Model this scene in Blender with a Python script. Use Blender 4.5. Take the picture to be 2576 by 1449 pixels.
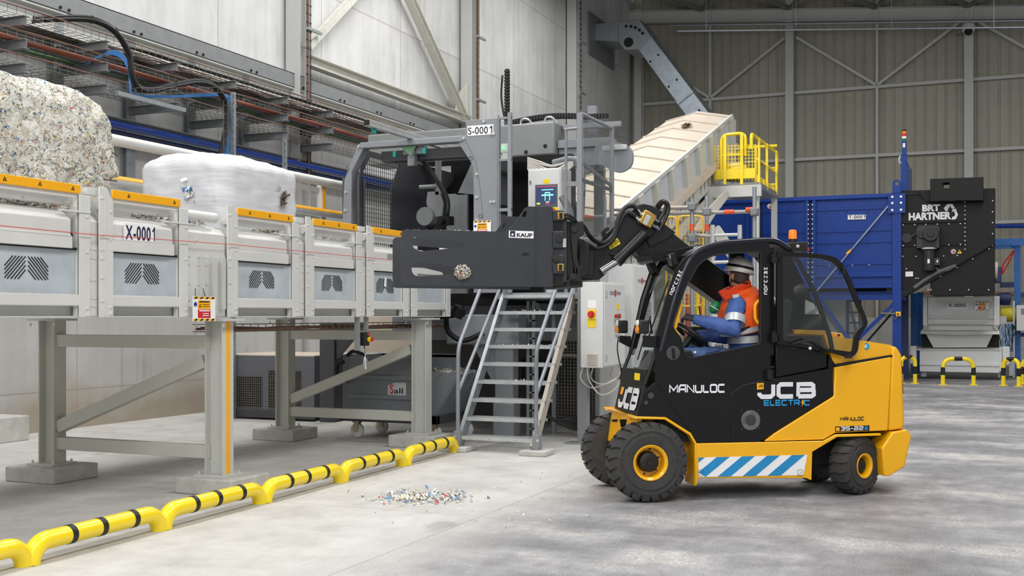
import bpy, bmesh, math, random
from mathutils import Vector, Matrix
from mathutils.geometry import tessellate_polygon
random.seed(7)
for o in list(bpy.data.objects): bpy.data.objects.remove(o)
SC = bpy.context.scene; COL = SC.collection
V = Vector; PI = math.pi

# ---------------------------------------------------------------- camera
# hall axes: X along the end wall, Y along the conveyor, Z up; camera stands at x = y = 0
W_, FPX, CX, HY, EYE = 2576.0, 2847.0, 1288.0, 795.0, 1.6
YAW = math.atan2(2500-CX, FPX); CC, SS = math.cos(YAW), math.sin(YAW)
cam = bpy.data.cameras.new('camera'); co = bpy.data.objects.new('camera', cam); COL.objects.link(co)
co.location = (0, 0, EYE); co.rotation_euler = (PI/2, 0, YAW)
cam.sensor_width = 36; cam.lens = 36*FPX/W_; cam.shift_y = (HY-724.5)/W_; cam.clip_end = 200
SC.camera = co
# ---------------------------------------------------------------- light
w = bpy.data.worlds.new('hall_ambient'); SC.world = w; w.use_nodes = True  # even ambient fill entering through the open sides of the hall
bg = w.node_tree.nodes['Background']; bg.inputs[0].default_value = (.93, .96, 1, 1); bg.inputs[1].default_value = .62
def area(loc, sx, sy, power, rot=(0,0,0), col=(1,.993,.98), spread=PI):
    l = bpy.data.lights.new('hall_lamp_or_fill', 'AREA'); l.shape = 'RECTANGLE'; l.size = sx; l.size_y = sy
    l.energy = power; l.color = col; l.spread = spread
    o = bpy.data.objects.new('hall_lamp_or_fill', l); COL.objects.link(o); o.location = loc; o.rotation_euler = rot; return o
for x in (-8.2, 1.5):
    for y in (1, 10, 19, 28):
        area((x, y, 11.2), 3.2, 5.5, {28:330}.get(y, 620))
area((-1, -7, 8.5), 14, 4, 1150, rot=(math.radians(58), 0, math.radians(8)))      # broad fill added behind the camera to brighten faces toward it
vs = SC.view_settings; vs.view_transform = 'Standard'; vs.look = 'None'; vs.gamma = 1; vs.use_curve_mapping = False; vs.exposure = 0.0

# ---------------------------------------------------------------- measuring: a sight line met with a real plane of the hall
def ray(px, py):
    a = (px-CX)/FPX; return V((a*CC-SS, a*SS+CC, (HY-py)/FPX))
EY = V((0, 0, EYE))
def PX(px, py, x): d = ray(px, py); return EY + d*(x/d.x)
def PY(px, py, y): d = ray(px, py); return EY + d*(y/d.y)
def PZ(px, py, z=0.0): d = ray(px, py); return EY + d*((z-EYE)/d.z)
FO = V((-2.6974, 9.3629, 0)); FU = V((.83565, .54920, 0)); FV = V((-.54920, .83565, 0))   # forklift: wheel contact, rearwards, across
def PF(px, py, v):                                                  # in the forklift's own axes
    d = ray(px, py); t = (v + FO.dot(FV))/d.dot(FV); p = EY + d*t - FO
    return V((p.dot(FU), v, p.z))

# ---------------------------------------------------------------- materials
MATS = {}
def srgb(r, g, b):
    f = lambda c: (c/255/12.92) if c/255 <= .04045 else ((c/255+.055)/1.055)**2.4
    return (f(r), f(g), f(b), 1)
class N:
    def __init__(s, name):
        s.m = bpy.data.materials.new(name); s.m.use_nodes = True; s.t = s.m.node_tree
        s.b = s.t.nodes['Principled BSDF']
    def n(s, typ, **kw):
        n = s.t.nodes.new(typ)
        for k, v in kw.items(): setattr(n, k, v)
        return n
    def l(s, a, b): s.t.links.new(a, b)
    def val(s, node, i, v): node.inputs[i].default_value = v
    def coord(s, scale=(1,1,1)):
        tc = s.n('ShaderNodeTexCoord'); mp = s.n('ShaderNodeMapping'); mp.inputs['Scale'].default_value = scale
        s.l(tc.outputs['Object'], mp.inputs[0]); return mp.outputs[0]
    def noise(s, vec, scale, detail=4, rough=.55):
        n = s.n('ShaderNodeTexNoise'); n.inputs['Scale'].default_value = scale; n.inputs['Detail'].default_value = detail
        n.inputs['Roughness'].default_value = rough; s.l(vec, n.inputs['Vector']); return n.outputs['Fac']
    def ramp(s, fac, *stops):
        r = s.n('ShaderNodeValToRGB'); e = r.color_ramp.elements
        while len(e) < len(stops): e.new(.5)
        for k, (p, c) in enumerate(stops): e[k].position = p; e[k].color = c
        s.l(fac, r.inputs[0]); return r.outputs[0]
    def mix(s, fac, a, b, mode='MIX'):
        m = s.n('ShaderNodeMix', data_type='RGBA', blend_type=mode)
        for v, i in ((fac, 0), (a, 6), (b, 7)):
            if hasattr(v, 'is_linked'): s.l(v, m.inputs[i])
            else: m.inputs[i].default_value = v
        return m.outputs[2]
    def math(s, op, a, b=0.0):
        m = s.n('ShaderNodeMath', operation=op)
        for v, i in ((a, 0), (b, 1)):
            if hasattr(v, 'is_linked'): s.l(v, m.inputs[i])
            else: m.inputs[i].default_value = v
        return m.outputs[0]
    def bump(s, h, strength=.2, dist=.01):
        b = s.n('ShaderNodeBump'); b.inputs['Strength'].default_value = strength; b.inputs['Distance'].default_value = dist
        s.l(h, b.inputs['Height']); s.l(b.outputs[0], s.b.inputs['Normal'])
G0, G1 = (0,0,0,1), (1,1,1,1)
def mat(name, rgb, rough=.5, metal=0.0, var=.10, scale=6.0, spec=.5, emit=None, alpha=1.0, bump=0.0, coat=0.0):
    if name in MATS: return MATS[name]
    k = N(name); c = srgb(*rgb); k.b.inputs['Roughness'].default_value = rough; k.b.inputs['Metallic'].default_value = metal
    k.b.inputs['Specular IOR Level'].default_value = spec; k.b.inputs['Coat Weight'].default_value = coat
    vec = k.coord(); f = k.noise(vec, scale, 5, .6)
    lo = tuple(q*(1-var) for q in c[:3])+(1,); hi = tuple(min(1, q*(1+var)) for q in c[:3])+(1,)
    k.l(k.ramp(f, (.3, lo), (.7, hi)), k.b.inputs['Base Color'])
    if bump: k.bump(k.noise(vec, scale*12, 3), bump, .004)
    if emit: k.b.inputs['Emission Color'].default_value = srgb(*rgb); k.b.inputs['Emission Strength'].default_value = emit
    MATS[name] = k.m; return k.m
def glass(name, tint=(225,240,235), rough=.0, amount=.12, refl=1.0):      # thin pane: mostly clear, reflecting at a glance
    if name in MATS: return MATS[name]
    k = N(name); t = k.t; t.nodes.remove(k.b); out = [n for n in t.nodes if n.type == 'OUTPUT_MATERIAL'][0]
    tr = k.n('ShaderNodeBsdfTransparent'); tr.inputs[0].default_value = srgb(*tint)
    gl = k.n('ShaderNodeBsdfGlossy'); gl.inputs['Roughness'].default_value = rough
    fr = k.n('ShaderNodeFresnel'); fr.inputs[0].default_value = 1.5
    f = k.math('ADD', k.math('MULTIPLY', fr.outputs[0], refl), amount)
    mx = k.n('ShaderNodeMixShader'); k.l(f, mx.inputs[0]); k.l(tr.outputs[0], mx.inputs[1]); k.l(gl.outputs[0], mx.inputs[2]); k.l(mx.outputs[0], out.inputs[0])
    MATS[name] = k.m; return k.m

M_WHITE = mat('painted_light_grey_steel', (214,214,210), .42, var=.05, scale=2.5)
M_WHITE2 = mat('painted_pale_grey_steel', (198,199,194), .45, var=.05, scale=2)
M_FRAME = mat('beige_grey_steel', (196,196,187), .5, var=.06, scale=2)
M_GALV = mat('galvanised_steel', (158,164,168), .42, .55, var=.14, scale=9)
M_PANEL = mat('brushed_grey_panel', (190,199,205), .4, .1, var=.13, scale=3.5)
M_DSTEEL = mat('mid_grey_steel', (128,131,133), .5, .2, var=.08)
M_WRAP = mat('slate_grey_paint', (134,137,142), .45, var=.05, scale=2)
M_WRAPD = mat('dark_slate_paint', (66,67,71), .5, var=.08, scale=2)
M_BLACKM = mat('black_machine_paint', (13,13,13), .5, spec=.3, var=.2, scale=5)
M_FBLACK = mat('black_forklift_paint', (13,13,15), .36, spec=.4, var=.12, scale=3)
M_CLAMP = mat('charcoal_clamp_steel', (48,50,55), .45, var=.12, scale=4)
M_GREASE = mat('greasy_black_steel', (27,26,25), .55, var=.35, scale=14)
M_JCB = mat('warm_yellow_paint', (246,180,12), .32, var=.03, scale=2, coat=.3)
M_SAFE = mat('safety_yellow_paint', (250,220,28), .3, var=.04, scale=3, coat=.3)
M_ORANGE = mat('amber_warning_strip', (253,178,10), .4, var=.04)
M_BLUE = mat('deep_blue_paint', (4,56,142), .45, spec=.35, var=.09, scale=1.5)
M_NAVY = mat('navy_steel', (20,40,88), .5, var=.1)
M_BLUE2 = mat('bright_blue_pipe_paint', (20,62,150), .25, var=.05)
M_RUBBER = mat('dusty_black_rubber', (58,57,56), .75, var=.25, scale=18, bump=.15)
M_RUBBERD = mat('dark_rubber', (30,30,30), .7, var=.2, scale=12)
M_HOSE = mat('black_hose', (22,22,23), .5, var=.15)
M_CHROME = mat('polished_chrome', (225,228,232), .12, 1.0, var=.03)
M_BRASS = mat('brassy_zinc_block', (196,160,84), .35, .8, var=.1)
M_CONC = mat('rough_grey_concrete', (188,187,181), .85, var=.16, scale=7, bump=.25)
M_BOX = mat('cabinet_light_grey_paint', (216,217,216), .5, var=.03, scale=2)
M_WTXT = mat('white_lettering', (232,233,238), .5, var=.02)
M_BTXT = mat('black_lettering', (18,18,22), .5, var=.05)
M_NTXT = mat('navy_lettering', (20,26,66), .5, var=.05)
M_CTXT = mat('bright_blue_lettering', (36,160,224), .5, var=.03)
M_LABEL = mat('white_label_plate', (243,243,243), .45, var=.02)
M_RED = mat('signal_red', (205,36,34), .45, var=.06)
M_YEL = mat('label_yellow', (248,216,26), .5, var=.03)
M_GREEN = mat('signal_green', (24,120,70), .45, var=.06)
M_TEAL = mat('teal_plastic', (20,150,140), .45, var=.06)
M_CREAM = mat('dusty_cream_cover', (204,190,173), .7, var=.07, scale=2.2)
M_BOLT = mat('zinc_bolt', (205,207,205), .35, .5, var=.06)
M_DARK = mat('black_part_and_shade', (12,12,12), .7, var=.1)  # near black for real dark parts and for painted shade
M_WIRE = mat('zinc_wire', (128,124,116), .45, .5, var=.2, scale=14)
M_WIREW = mat('pale_wire', (196,198,196), .45, .3, var=.08)
M_WIREB = mat('black_wire', (30,31,33), .5, var=.1)
M_CABLEO = mat('orange_red_cable', (196,92,62), .5, var=.15)
M_CABLEB = mat('blue_cable', (58,128,196), .4, var=.1)
M_CABLEG = mat('green_cable', (88,132,72), .5, var=.15)
M_CABLEW = mat('pale_grey_cable', (200,196,186), .5, var=.1)
M_ROOFST = mat('grey_roof_steel', (120,118,110), .55, var=.06, scale=1)
M_COLST = mat('grey_column_steel', (190,190,187), .55, var=.05, scale=1)
G_CLEAR = glass('clear_guard_sheet', (246,247,247), .02, .02, .3)
G_CAB = glass('cab_glass', (236,243,240), .0, .02, 1.0)

# ---------------------------------------------------------------- mesh builder
MW = {}
EACH = set('bolt cover_rib joint_flange hinge arm_bracket slide_pad pivot_bolt wheel_bolt boom_bolt plug disc_screw carriage_pin hose_fitting stiffener stop_button label_plate yellow_label lock beam_hole roller gusset_plate coupler orange_band standard push_button panel_rib type_plate cross_rib pad_slot frame_recess grab_handle work_lamp lamp_bracket rear_pillar screen_frame hanger sensor arm slot vent_slot notice_mark carriage_cheek cable loose_cable floor_cable cable_nest press_slot'.split())
Z = V((0,0,1))
def basis(d, up=None):
    d = d.normalized(); up = up or Z
    if abs(d.dot(up)) > .999: up = V((0,1,0)) if abs(d.y) < .9 else V((1,0,0))
    s = d.cross(up).normalized(); return s, s.cross(d).normalized()
class MB:
    def __init__(s): s.v = []; s.f = []
    def add(s, vs, fs):
        n = len(s.v); s.v += [V(p) for p in vs]; s.f += [tuple(i+n for i in f) for f in fs]; return s
    def box(s, a, b):
        x0,y0,z0 = a; x1,y1,z1 = b
        return s.add([(x0,y0,z0),(x1,y0,z0),(x1,y1,z0),(x0,y1,z0),(x0,y0,z1),(x1,y0,z1),(x1,y1,z1),(x0,y1,z1)],
              [(0,3,2,1),(4,5,6,7),(0,1,5,4),(1,2,6,5),(2,3,7,6),(3,0,4,7)])
    def cbox(s, c, sx, sy, sz): return s.box((c[0]-sx/2,c[1]-sy/2,c[2]-sz/2),(c[0]+sx/2,c[1]+sy/2,c[2]+sz/2))
    def obox(s, c, ex, ey, ez):
        c = V(c); ex, ey, ez = V(ex), V(ey), V(ez)
        q = [c+ex*i+ey*j+ez*k for k in (-1,1) for i, j in ((-1,-1),(1,-1),(1,1),(-1,1))]
        return s.add(q, [(0,3,2,1),(4,5,6,7),(0,1,5,4),(1,2,6,5),(2,3,7,6),(3,0,4,7)])
    def bar(s, p, q, w, h, up=None):
        p, q = V(p), V(q); d = q-p; a, b = basis(d, up); return s.obox((p+q)/2, a*w/2, b*h/2, d/2)
    def section(s, p, q, pts, up=None):
        p, q = V(p), V(q); a, b = basis(q-p, up); n = len(pts)
        vs = [p+a*x+b*y for x, y in pts]+[q+a*x+b*y for x, y in pts]
        return s.add(vs, [tuple(range(n))[::-1], tuple(range(n, 2*n))]+[(i,(i+1)%n,(i+1)%n+n,i+n) for i in range(n)])
    def ibeam(s, p, q, h, w, t=.012, up=None):                      # h along up, w across
        H, W, T = h/2, w/2, t/2
        return s.section(p, q, [(-W,-H),(W,-H),(W,-H+t),(T,-H+t),(T,H-t),(W,H-t),(W,H),(-W,H),(-W,H-t),(-T,H-t),(-T,-H+t),(-W,-H+t)], up)
    def angle(s, p, q, a, b, t=.01, up=None): return s.section(p, q, [(0,0),(a,0),(a,t),(t,t),(t,b),(0,b)], up)
    def chan(s, p, q, h, w, t=.01, up=None):
        H = h/2; return s.section(p, q, [(0,-H),(w,-H),(w,-H+t),(t,-H+t),(t,H-t),(w,H-t),(w,H),(0,H)], up)
    def prism(s, poly, ext, holes=()):
        ext = V(ext); loops = [[V(p) for p in poly]]+[[V(p) for p in h] for h in holes]
        flat = [p for l in loops for p in l]; n = len(flat)
        tris = tessellate_polygon(loops) if (holes or len(poly) > 4) else [tuple(range(len(poly)))]
        fs = [tuple(t) for t in tris]+[tuple(i+n for i in reversed(t)) for t in tris]; k = 0
        for l in loops:
            m = len(l); fs += [(k+i, k+(i+1)%m, k+(i+1)%m+n, k+i+n) for i in range(m)]; k += m
        return s.add(flat+[p+ext for p in flat], fs)
    def tube(s, pts, r, n=10, closed=False, caps=True):
        pts = [V(p) for p in pts]; m = len(pts); rs = r if isinstance(r, (list, tuple)) else [r]*m; ring = []; pa = None
        for i, p in enumerate(pts):
            a = pts[i-1] if (i or closed) else p; b = pts[(i+1) % m] if (i < m-1 or closed) else p
            d = ((b-p).normalized()+(p-a).normalized())
            if d.length < 1e-6: d = b-a
            d.normalize()
            if pa is None: sx, sy = basis(d)
            else:
                sx = pa-d*pa.dot(d)
                sx = sx.normalized() if sx.length > 1e-5 else basis(d)[0]
                sy = sx.cross(d)
            pa = sx
            ring.append([p+(sx*math.cos(2*PI*k/n)+sy*math.sin(2*PI*k/n))*rs[i] for k in range(n)])
        vs = [q for rg in ring for q in rg]; fs = []
        for i in range(m if closed else m-1):
            j = (i+1) % m
            fs += [(i*n+k, i*n+(k+1)%n, j*n+(k+1)%n, j*n+k) for k in range(n)]
        if caps and not closed: fs += [tuple(range(n))[::-1], tuple(range((m-1)*n, m*n))]
        return s.add(vs, fs)
    def cyl(s, p, q, r, r2=None, n=20): return s.tube([p, q], [r, r if r2 is None else r2], n)
    def lathe(s, c, ax, prof, n=28, closed=False):                 # prof: (radius, distance along axis)
        c, ax = V(c), V(ax).normalized(); a, b = basis(ax); m = len(prof)
        vs = [c+ax*h+(a*math.cos(2*PI*k/n)+b*math.sin(2*PI*k/n))*max(r, 1e-4) for r, h in prof for k in range(n)]
        fs = []
        for i in range(m if closed else m-1):
            j = (i+1) % m; fs += [(i*n+k, i*n+(k+1)%n, j*n+(k+1)%n, j*n+k) for k in range(n)]
        if not closed and prof[0][0] < .002: fs += [tuple(range(n))[::-1]]
        if not closed and prof[-1][0] < .002: fs += [tuple(range((m-1)*n, m*n))]
        return s.add(vs, fs)
    def ball(s, c, rx, ry=None, rz=None, n=14, m=8):
        ry = ry or rx; rz = rz or rx; c = V(c); vs = []; fs = []
        for i in range(m+1):
            t = PI*i/m
            for k in range(n): vs.append(c+V((rx*math.sin(t)*math.cos(2*PI*k/n), ry*math.sin(t)*math.sin(2*PI*k/n), rz*math.cos(t))))
        for i in range(m): fs += [(i*n+k, i*n+(k+1)%n, (i+1)*n+(k+1)%n, (i+1)*n+k) for k in range(n)]
        return s.add(vs, fs)
    def pieces(s):                                                  # one builder for every loose piece
        p = list(range(len(s.v)))
        def root(i):
            while p[i] != i: p[i] = p[p[i]]; i = p[i]
            return i
        for f in s.f:
            a = root(f[0])
            for i in f[1:]: p[root(i)] = a
        out = {}
        for f in s.f: out.setdefault(root(f[0]), []).append(f)
        res = []
        for fs in out.values():
            ids = sorted({i for f in fs for i in f}); k = {i: j for j, i in enumerate(ids)}
            q = MB(); q.v = [s.v[i] for i in ids]; q.f = [tuple(k[i] for i in f) for f in fs]; res.append(q)
        return res
    def build(s, name, m, parent=None, **kw):
        if name in EACH and parent is not None:
            for q in s.pieces(): o = q.build1(name, m, parent, **kw)
            return o
        return s.build1(name, m, parent, **kw)
    def build1(s, name, m, parent=None, bevel=0.0, smooth=True, local=False, label=None, sub=0, solid=0, seg=2):
        me = bpy.data.meshes.new(name)
        if parent is not None: mw = Matrix() if local else MW[parent].inverted()
        elif local: mw = Matrix()
        else:
            xs = [p.x for p in s.v]; ys = [p.y for p in s.v]; zs = [p.z for p in s.v]
            og = V(((min(xs)+max(xs))/2, (min(ys)+max(ys))/2, min(zs))); mw = Matrix.Translation(-og)
        me.from_pydata([mw @ p for p in s.v], [], s.f)
        bm = bmesh.new(); bm.from_mesh(me); 
        bmesh.ops.recalc_face_normals(bm, faces=bm.faces); bm.to_mesh(me); bm.free()
        if smooth:
            me.polygons.foreach_set('use_smooth', [True]*len(me.polygons)); me.set_sharp_from_angle(angle=math.radians(38))
        me.materials.append(m); o = bpy.data.objects.new(name, me); COL.objects.link(o)
        if parent is not None: o.parent = parent; MW[o] = MW[parent]
        elif not local: o.location = og; MW[o] = Matrix.Translation(og)
        else: MW[o] = Matrix()
        if bevel:
            b = o.modifiers.new('bevel', 'BEVEL'); b.width = bevel; b.segments = seg; b.limit_method = 'ANGLE'; b.angle_limit = math.radians(40)
        if sub: q = o.modifiers.new('sub', 'SUBSURF'); q.levels = sub; q.render_levels = sub
        if label: o['label'] = label
        return o
def thing(name, label, cat, loc=(0,0,0), rotz=0.0, group=None):
    o = bpy.data.objects.new(name, None); COL.objects.link(o); o.location = loc; o.rotation_euler = (0,0,rotz); o.empty_display_size = .2
    MW[o] = Matrix.Translation(V(loc)) @ Matrix.Rotation(rotz, 4, 'Z'); o['label'] = label; o['category'] = cat
    if group: o['group'] = group
    return o
def tag(o, label, cat, group=None, kind=None):
    o['label'] = label; o['category'] = cat
    if group: o['group'] = group
    if kind: o['kind'] = kind
    return o
def struct(o): o['kind'] = 'structure'; return o
def relabel(root, label): root['label'] = label
def dup(root, loc, rotz=None, label=None):
    r = root.copy(); COL.objects.link(r); r.location = loc
    if rotz is not None: r.rotation_euler = (0,0,rotz)
    if label: r['label'] = label
    MW[r] = Matrix.Translation(V(loc)) @ Matrix.Rotation(r.rotation_euler.z, 4, 'Z')
    for ch in list(root.children):
        c = ch.copy(); COL.objects.link(c); c.parent = r
        for g in list(ch.children):
            d = g.copy(); COL.objects.link(d); d.parent = c
    return r
ONE = [(0,.56),(.10,.60),(.20,.73),(.31,.73),(.31,0),(.19,0),(.19,.54),(.11,.49),(0,.46)]
def glyphs(s, cu_kw):                                               # flat outlines of a word, vertices and faces
    def raw(t):
        cu = bpy.data.curves.new('txt', 'FONT'); cu.body = t; cu.resolution_u = 4; cu.offset = cu_kw.get('bold', 0)
        to = bpy.data.objects.new('txt', cu); COL.objects.link(to); bpy.context.view_layer.update()
        me = to.evaluated_get(bpy.context.evaluated_depsgraph_get()).to_mesh()
        r = ([p.co.copy() for p in me.vertices], [tuple(p.vertices) for p in me.polygons]); to.to_mesh_clear()
        bpy.data.objects.remove(to); bpy.data.curves.remove(cu); return r
    if '1' not in s: return raw(s)
    vs, fs, x = [], [], 0.0
    for ch in s:
        if ch == '1':
            v_ = [V((a, c, 0)) for a, c in ONE]; f_ = [tuple(t) for t in tessellate_polygon([v_])]; ad = .12
        else: v_, f_ = raw(ch); ad = 0
        lo = min(p.x for p in v_); hi = max(p.x for p in v_); n = len(vs)
        vs += [p+V((x-lo+ad, 0, 0)) for p in v_]; fs += [tuple(i+n for i in f) for f in f_]; x += hi-lo+ad+.075
    return vs, fs
STK = {'M': (1.25, [[(0,0),(0,1),(.5,.3),(1,1),(1,0)]]), 'A': (1, [[(0,0),(0,.72),(.22,1),(1,1),(1,0)], [(0,.42),(1,.42)]]), 'N': (1.05, [[(0,0),(0,1),(1,0),(1,1)]]),
 'U': (1, [[(0,1),(0,.14),(.14,0),(.86,0),(1,.14),(1,1)]]), 'L': (.85, [[(0,1),(0,.14),(.14,0),(1,0)]]), 'O': (1, [[(.14,0),(.86,0),(1,.14),(1,.86),(.86,1),(.14,1),(0,.86),(0,.14),(.14,0)]]),
 'C': (1, [[(1,1),(.16,1),(0,.84),(0,.16),(.16,0),(1,0)]]), 'J': (.95, [[(1,1),(1,.2),(.82,0),(.18,0),(0,.2),(0,.34)]]), 'B': (1.08, [[(0,0),(0,1),(.84,1),(.97,.88),(.97,.64),(.84,.52),(0,.52)], [(.84,.52),(1,.40),(1,.13),(.86,0),(0,0)]]),
 'E': (.95, [[(1,1),(0,1),(0,0),(1,0)], [(0,.5),(.95,.5)]]), 'T': (1, [[(0,1),(1,1)], [(.5,1),(.5,0)]]), 'R': (1, [[(0,0),(0,1),(.86,1),(1,.86),(1,.58),(.86,.44),(0,.44)], [(.5,.44),(1,0)]]),
 '3': (1, [[(0,1),(.86,1),(1,.86),(1,.62),(.86,.5),(.3,.5)], [(.86,.5),(1,.38),(1,.14),(.86,0),(0,0)]]), '5': (1, [[(1,1),(0,1),(0,.56),(.86,.56),(1,.44),(1,.14),(.86,0),(0,0)]]), '2': (1, [[(0,1),(.86,1),(1,.86),(1,.62),(.86,.5),(.14,.5),(0,.38),(0,0),(1,0)]]), '-': (.6, [[(.1,.48),(.9,.48)]])}
def stroke_text(s, org, xd, up, h, width, m, parent=None, tk=.2, name='lettering', local=False, depth=.002, gap=.30):   # squared heavy lettering
    xd, up, org = V(xd).normalized(), V(up).normalized(), V(org); nr = xd.cross(up)
    tot = sum(STK[c][0] for c in s)+gap*(len(s)-1)+tk; kx = width/tot; b = MB(); x = tk/2
    Q_ = lambda p, x0, w_: V((x0+p[0]*w_, tk/2+p[1]*(1-tk), 0))
    for c in s:
        w_, pls = STK[c]
        for li, pl in enumerate(pls):
            pts = [Q_(p, x, w_) for p in pl]; n = len(pts); cl = (pts[0]-pts[-1]).length < 1e-6
            if cl: pts = pts[:-1]; n -= 1
            L, R = [], []
            for i, p in enumerate(pts):
                a = pts[i-1] if (i or cl) else None; d = pts[(i+1) % n] if (i < n-1 or cl) else None
                t1 = (p-a).normalized() if a is not None else None; t2 = (d-p).normalized() if d is not None else None
                if t1 is None: t1 = t2; p = p-t2*(tk/2 if not cl and abs(t2.x)+abs(t2.y) < 1.01 and 0 else 0)
                if t2 is None: t2 = t1
                n1, n2 = V((-t1.y,t1.x,0)), V((-t2.y,t2.x,0)); mm = n1+n2; mm = mm.normalized() if mm.length > 1e-6 else n1
                f = min(1.25, 1/max(.2, mm.dot(n1))); L.append(p+mm*(tk/2*f)); R.append(p-mm*(tk/2*f))
            k0 = len(b.v); b.v += [org+xd*(q.x*kx)+up*(q.y*h)+nr*(depth+li*.00025) for q in L+R]
            b.f += [(k0+i, k0+(i+1) % n, k0+n+(i+1) % n, k0+n+i) for i in range(n if cl else n-1)]
        x += w_+gap
    return b.build(name, m, parent, smooth=False, local=local)
def text(s, org, xd, up, height, m, parent=None, width=None, name='lettering', bold=.0, local=False, depth=.002, shear=0, center=False):
    vs, fs = glyphs(s, {'bold': bold})
    x0 = min(p.x for p in vs); x1 = max(p.x for p in vs); y0 = min(p.y for p in vs); y1 = max(p.y for p in vs)
    ky = height/(y1-y0); kx = (width/(x1-x0)) if width else ky
    xd = V(xd).normalized(); up = V(up).normalized(); nr = xd.cross(up); org = V(org)
    off = (x1-x0)*kx/2 if center else 0
    b = MB(); b.add([org+xd*((p.x-x0)*kx-off)+up*((p.y-y0)*ky)+nr*depth for p in vs], fs)
    return b.build(name, m, parent, smooth=False, local=local)
def arc(c, r, a0, a1, ex, ey, n=8):
    return [V(c)+V(ex)*(r*math.cos(a0+(a1-a0)*i/n))+V(ey)*(r*math.sin(a0+(a1-a0)*i/n)) for i in range(n+1)]
def fillet(pts, r, n=5, closed=True):                               # round the corners of a polyline
    pts = [V(p) for p in pts]; out = []; m = len(pts)
    for i, p in enumerate(pts):
        if not closed and i in (0, m-1): out.append(p); continue
        ri = r[i] if isinstance(r, (list, tuple)) else r
        a = pts[i-1]-p; b = pts[(i+1) % m]-p; d = min(ri, a.length*.48, b.length*.48)
        if d < 1e-4: out.append(p); continue
        q0 = p+a.normalized()*d; q1 = p+b.normalized()*d
        for k in range(n+1):
            t = k/n; out.append(q0*(1-t)**2+p*2*t*(1-t)+q1*t*t)
    return out
def spline(pts, n=6):                                               # smooth curve through points
    pts = [V(p) for p in pts]; q = [pts[0]*2-pts[1]]+pts+[pts[-1]*2-pts[-2]]; out = []
    for i in range(1, len(q)-2):
        for k in range(n):
            t = k/n; a, b, c, d = q[i-1], q[i], q[i+1], q[i+2]
            out.append(.5*((2*b)+(c-a)*t+(2*a-5*b+4*c-d)*t*t+(3*b-a-3*c+d)*t**3))
    return out+[pts[-1]]
XA, YA = V((1,0,0)), V((0,1,0))
def bolts(b, pts, nrm, r=.014, h=.012):
    for p in pts: b.cyl(V(p)-V(nrm)*.002, V(p)+V(nrm)*h, r, r*.8, 6)
def warn_sign(parent, org, xd, up, wd, ht, local=False, name='warning_notice'):    # striped notice: yellow and red panels on white
    xd, up = V(xd).normalized(), V(up).normalized(); nr = xd.cross(up); org = V(org)
    P = lambda x, y, k=1: org+xd*(x*wd)+up*(y*ht)+nr*(.001*k)
    a = MB().prism([P(0,0,0),P(1,0,0),P(1,1,0),P(0,1,0)], nr*.003).build(name, M_LABEL, parent, local=local)
    pr = a
    def q(m, *rs):
        b = MB()
        for x0,y0,x1,y1,sk in rs: b.add([P(x0,y0,4),P(x1,y0,4),P(x1+sk,y1,4),P(x0+sk,y1,4)], [(0,1,2,3)])
        b.build('notice_panel', m, pr, local=local, smooth=False)
    q(M_ORANGE, (.03,.90,.97,.985,0), (.03,.015,.97,.10,0), (.22,.5,.78,.84,0))
    q(M_RED, (.22,.13,.78,.48,0))
    b = MB()
    for y0, y1 in ((.90,.985),(.015,.10)):
        for i in range(4): b.add([P(.05+i*.25,y0,5),P(.15+i*.25,y0,5),P(.22+i*.25,y1,5),P(.12+i*.25,y1,5)], [(0,1,2,3)])
    b.add([P(.28,.76,5),P(.72,.76,5),P(.72,.81,5),P(.28,.81,5)], [(0,1,2,3)])
    for y in (.66,.58): b.add([P(.42,y,5),P(.72,y,5),P(.72,y+.02,5),P(.42,y+.02,5)], [(0,1,2,3)])
    b.prism([P(.25,.56,4),P(.39,.56,4),P(.32,.71,4)], nr*.001, [[P(.28,.58,4),P(.32,.66,4),P(.36,.58,4)]])
    b.build('notice_mark', M_BTXT, pr, local=local, smooth=False)
    b = MB().add([P(.28,.40,5),P(.74,.40,5),P(.74,.45,5),P(.28,.45,5)], [(0,1,2,3)])
    for y in (.29,.21): b.add([P(.42,y,5),P(.70,y,5),P(.70,y+.03,5),P(.42,y+.03,5)], [(0,1,2,3)])
    b.build('notice_lines', M_LABEL, pr, local=local, smooth=False)
    b = MB()
    for cy in (.68,):
        b.add([P(.11+.07*math.cos(t*PI/8)*1, cy+.07*wd/ht*math.sin(t*PI/8),5) for t in range(16)], [tuple(range(16))])
    b.build('notice_symbol', M_BLUE2, pr, local=local, smooth=False)
    return a
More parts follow.
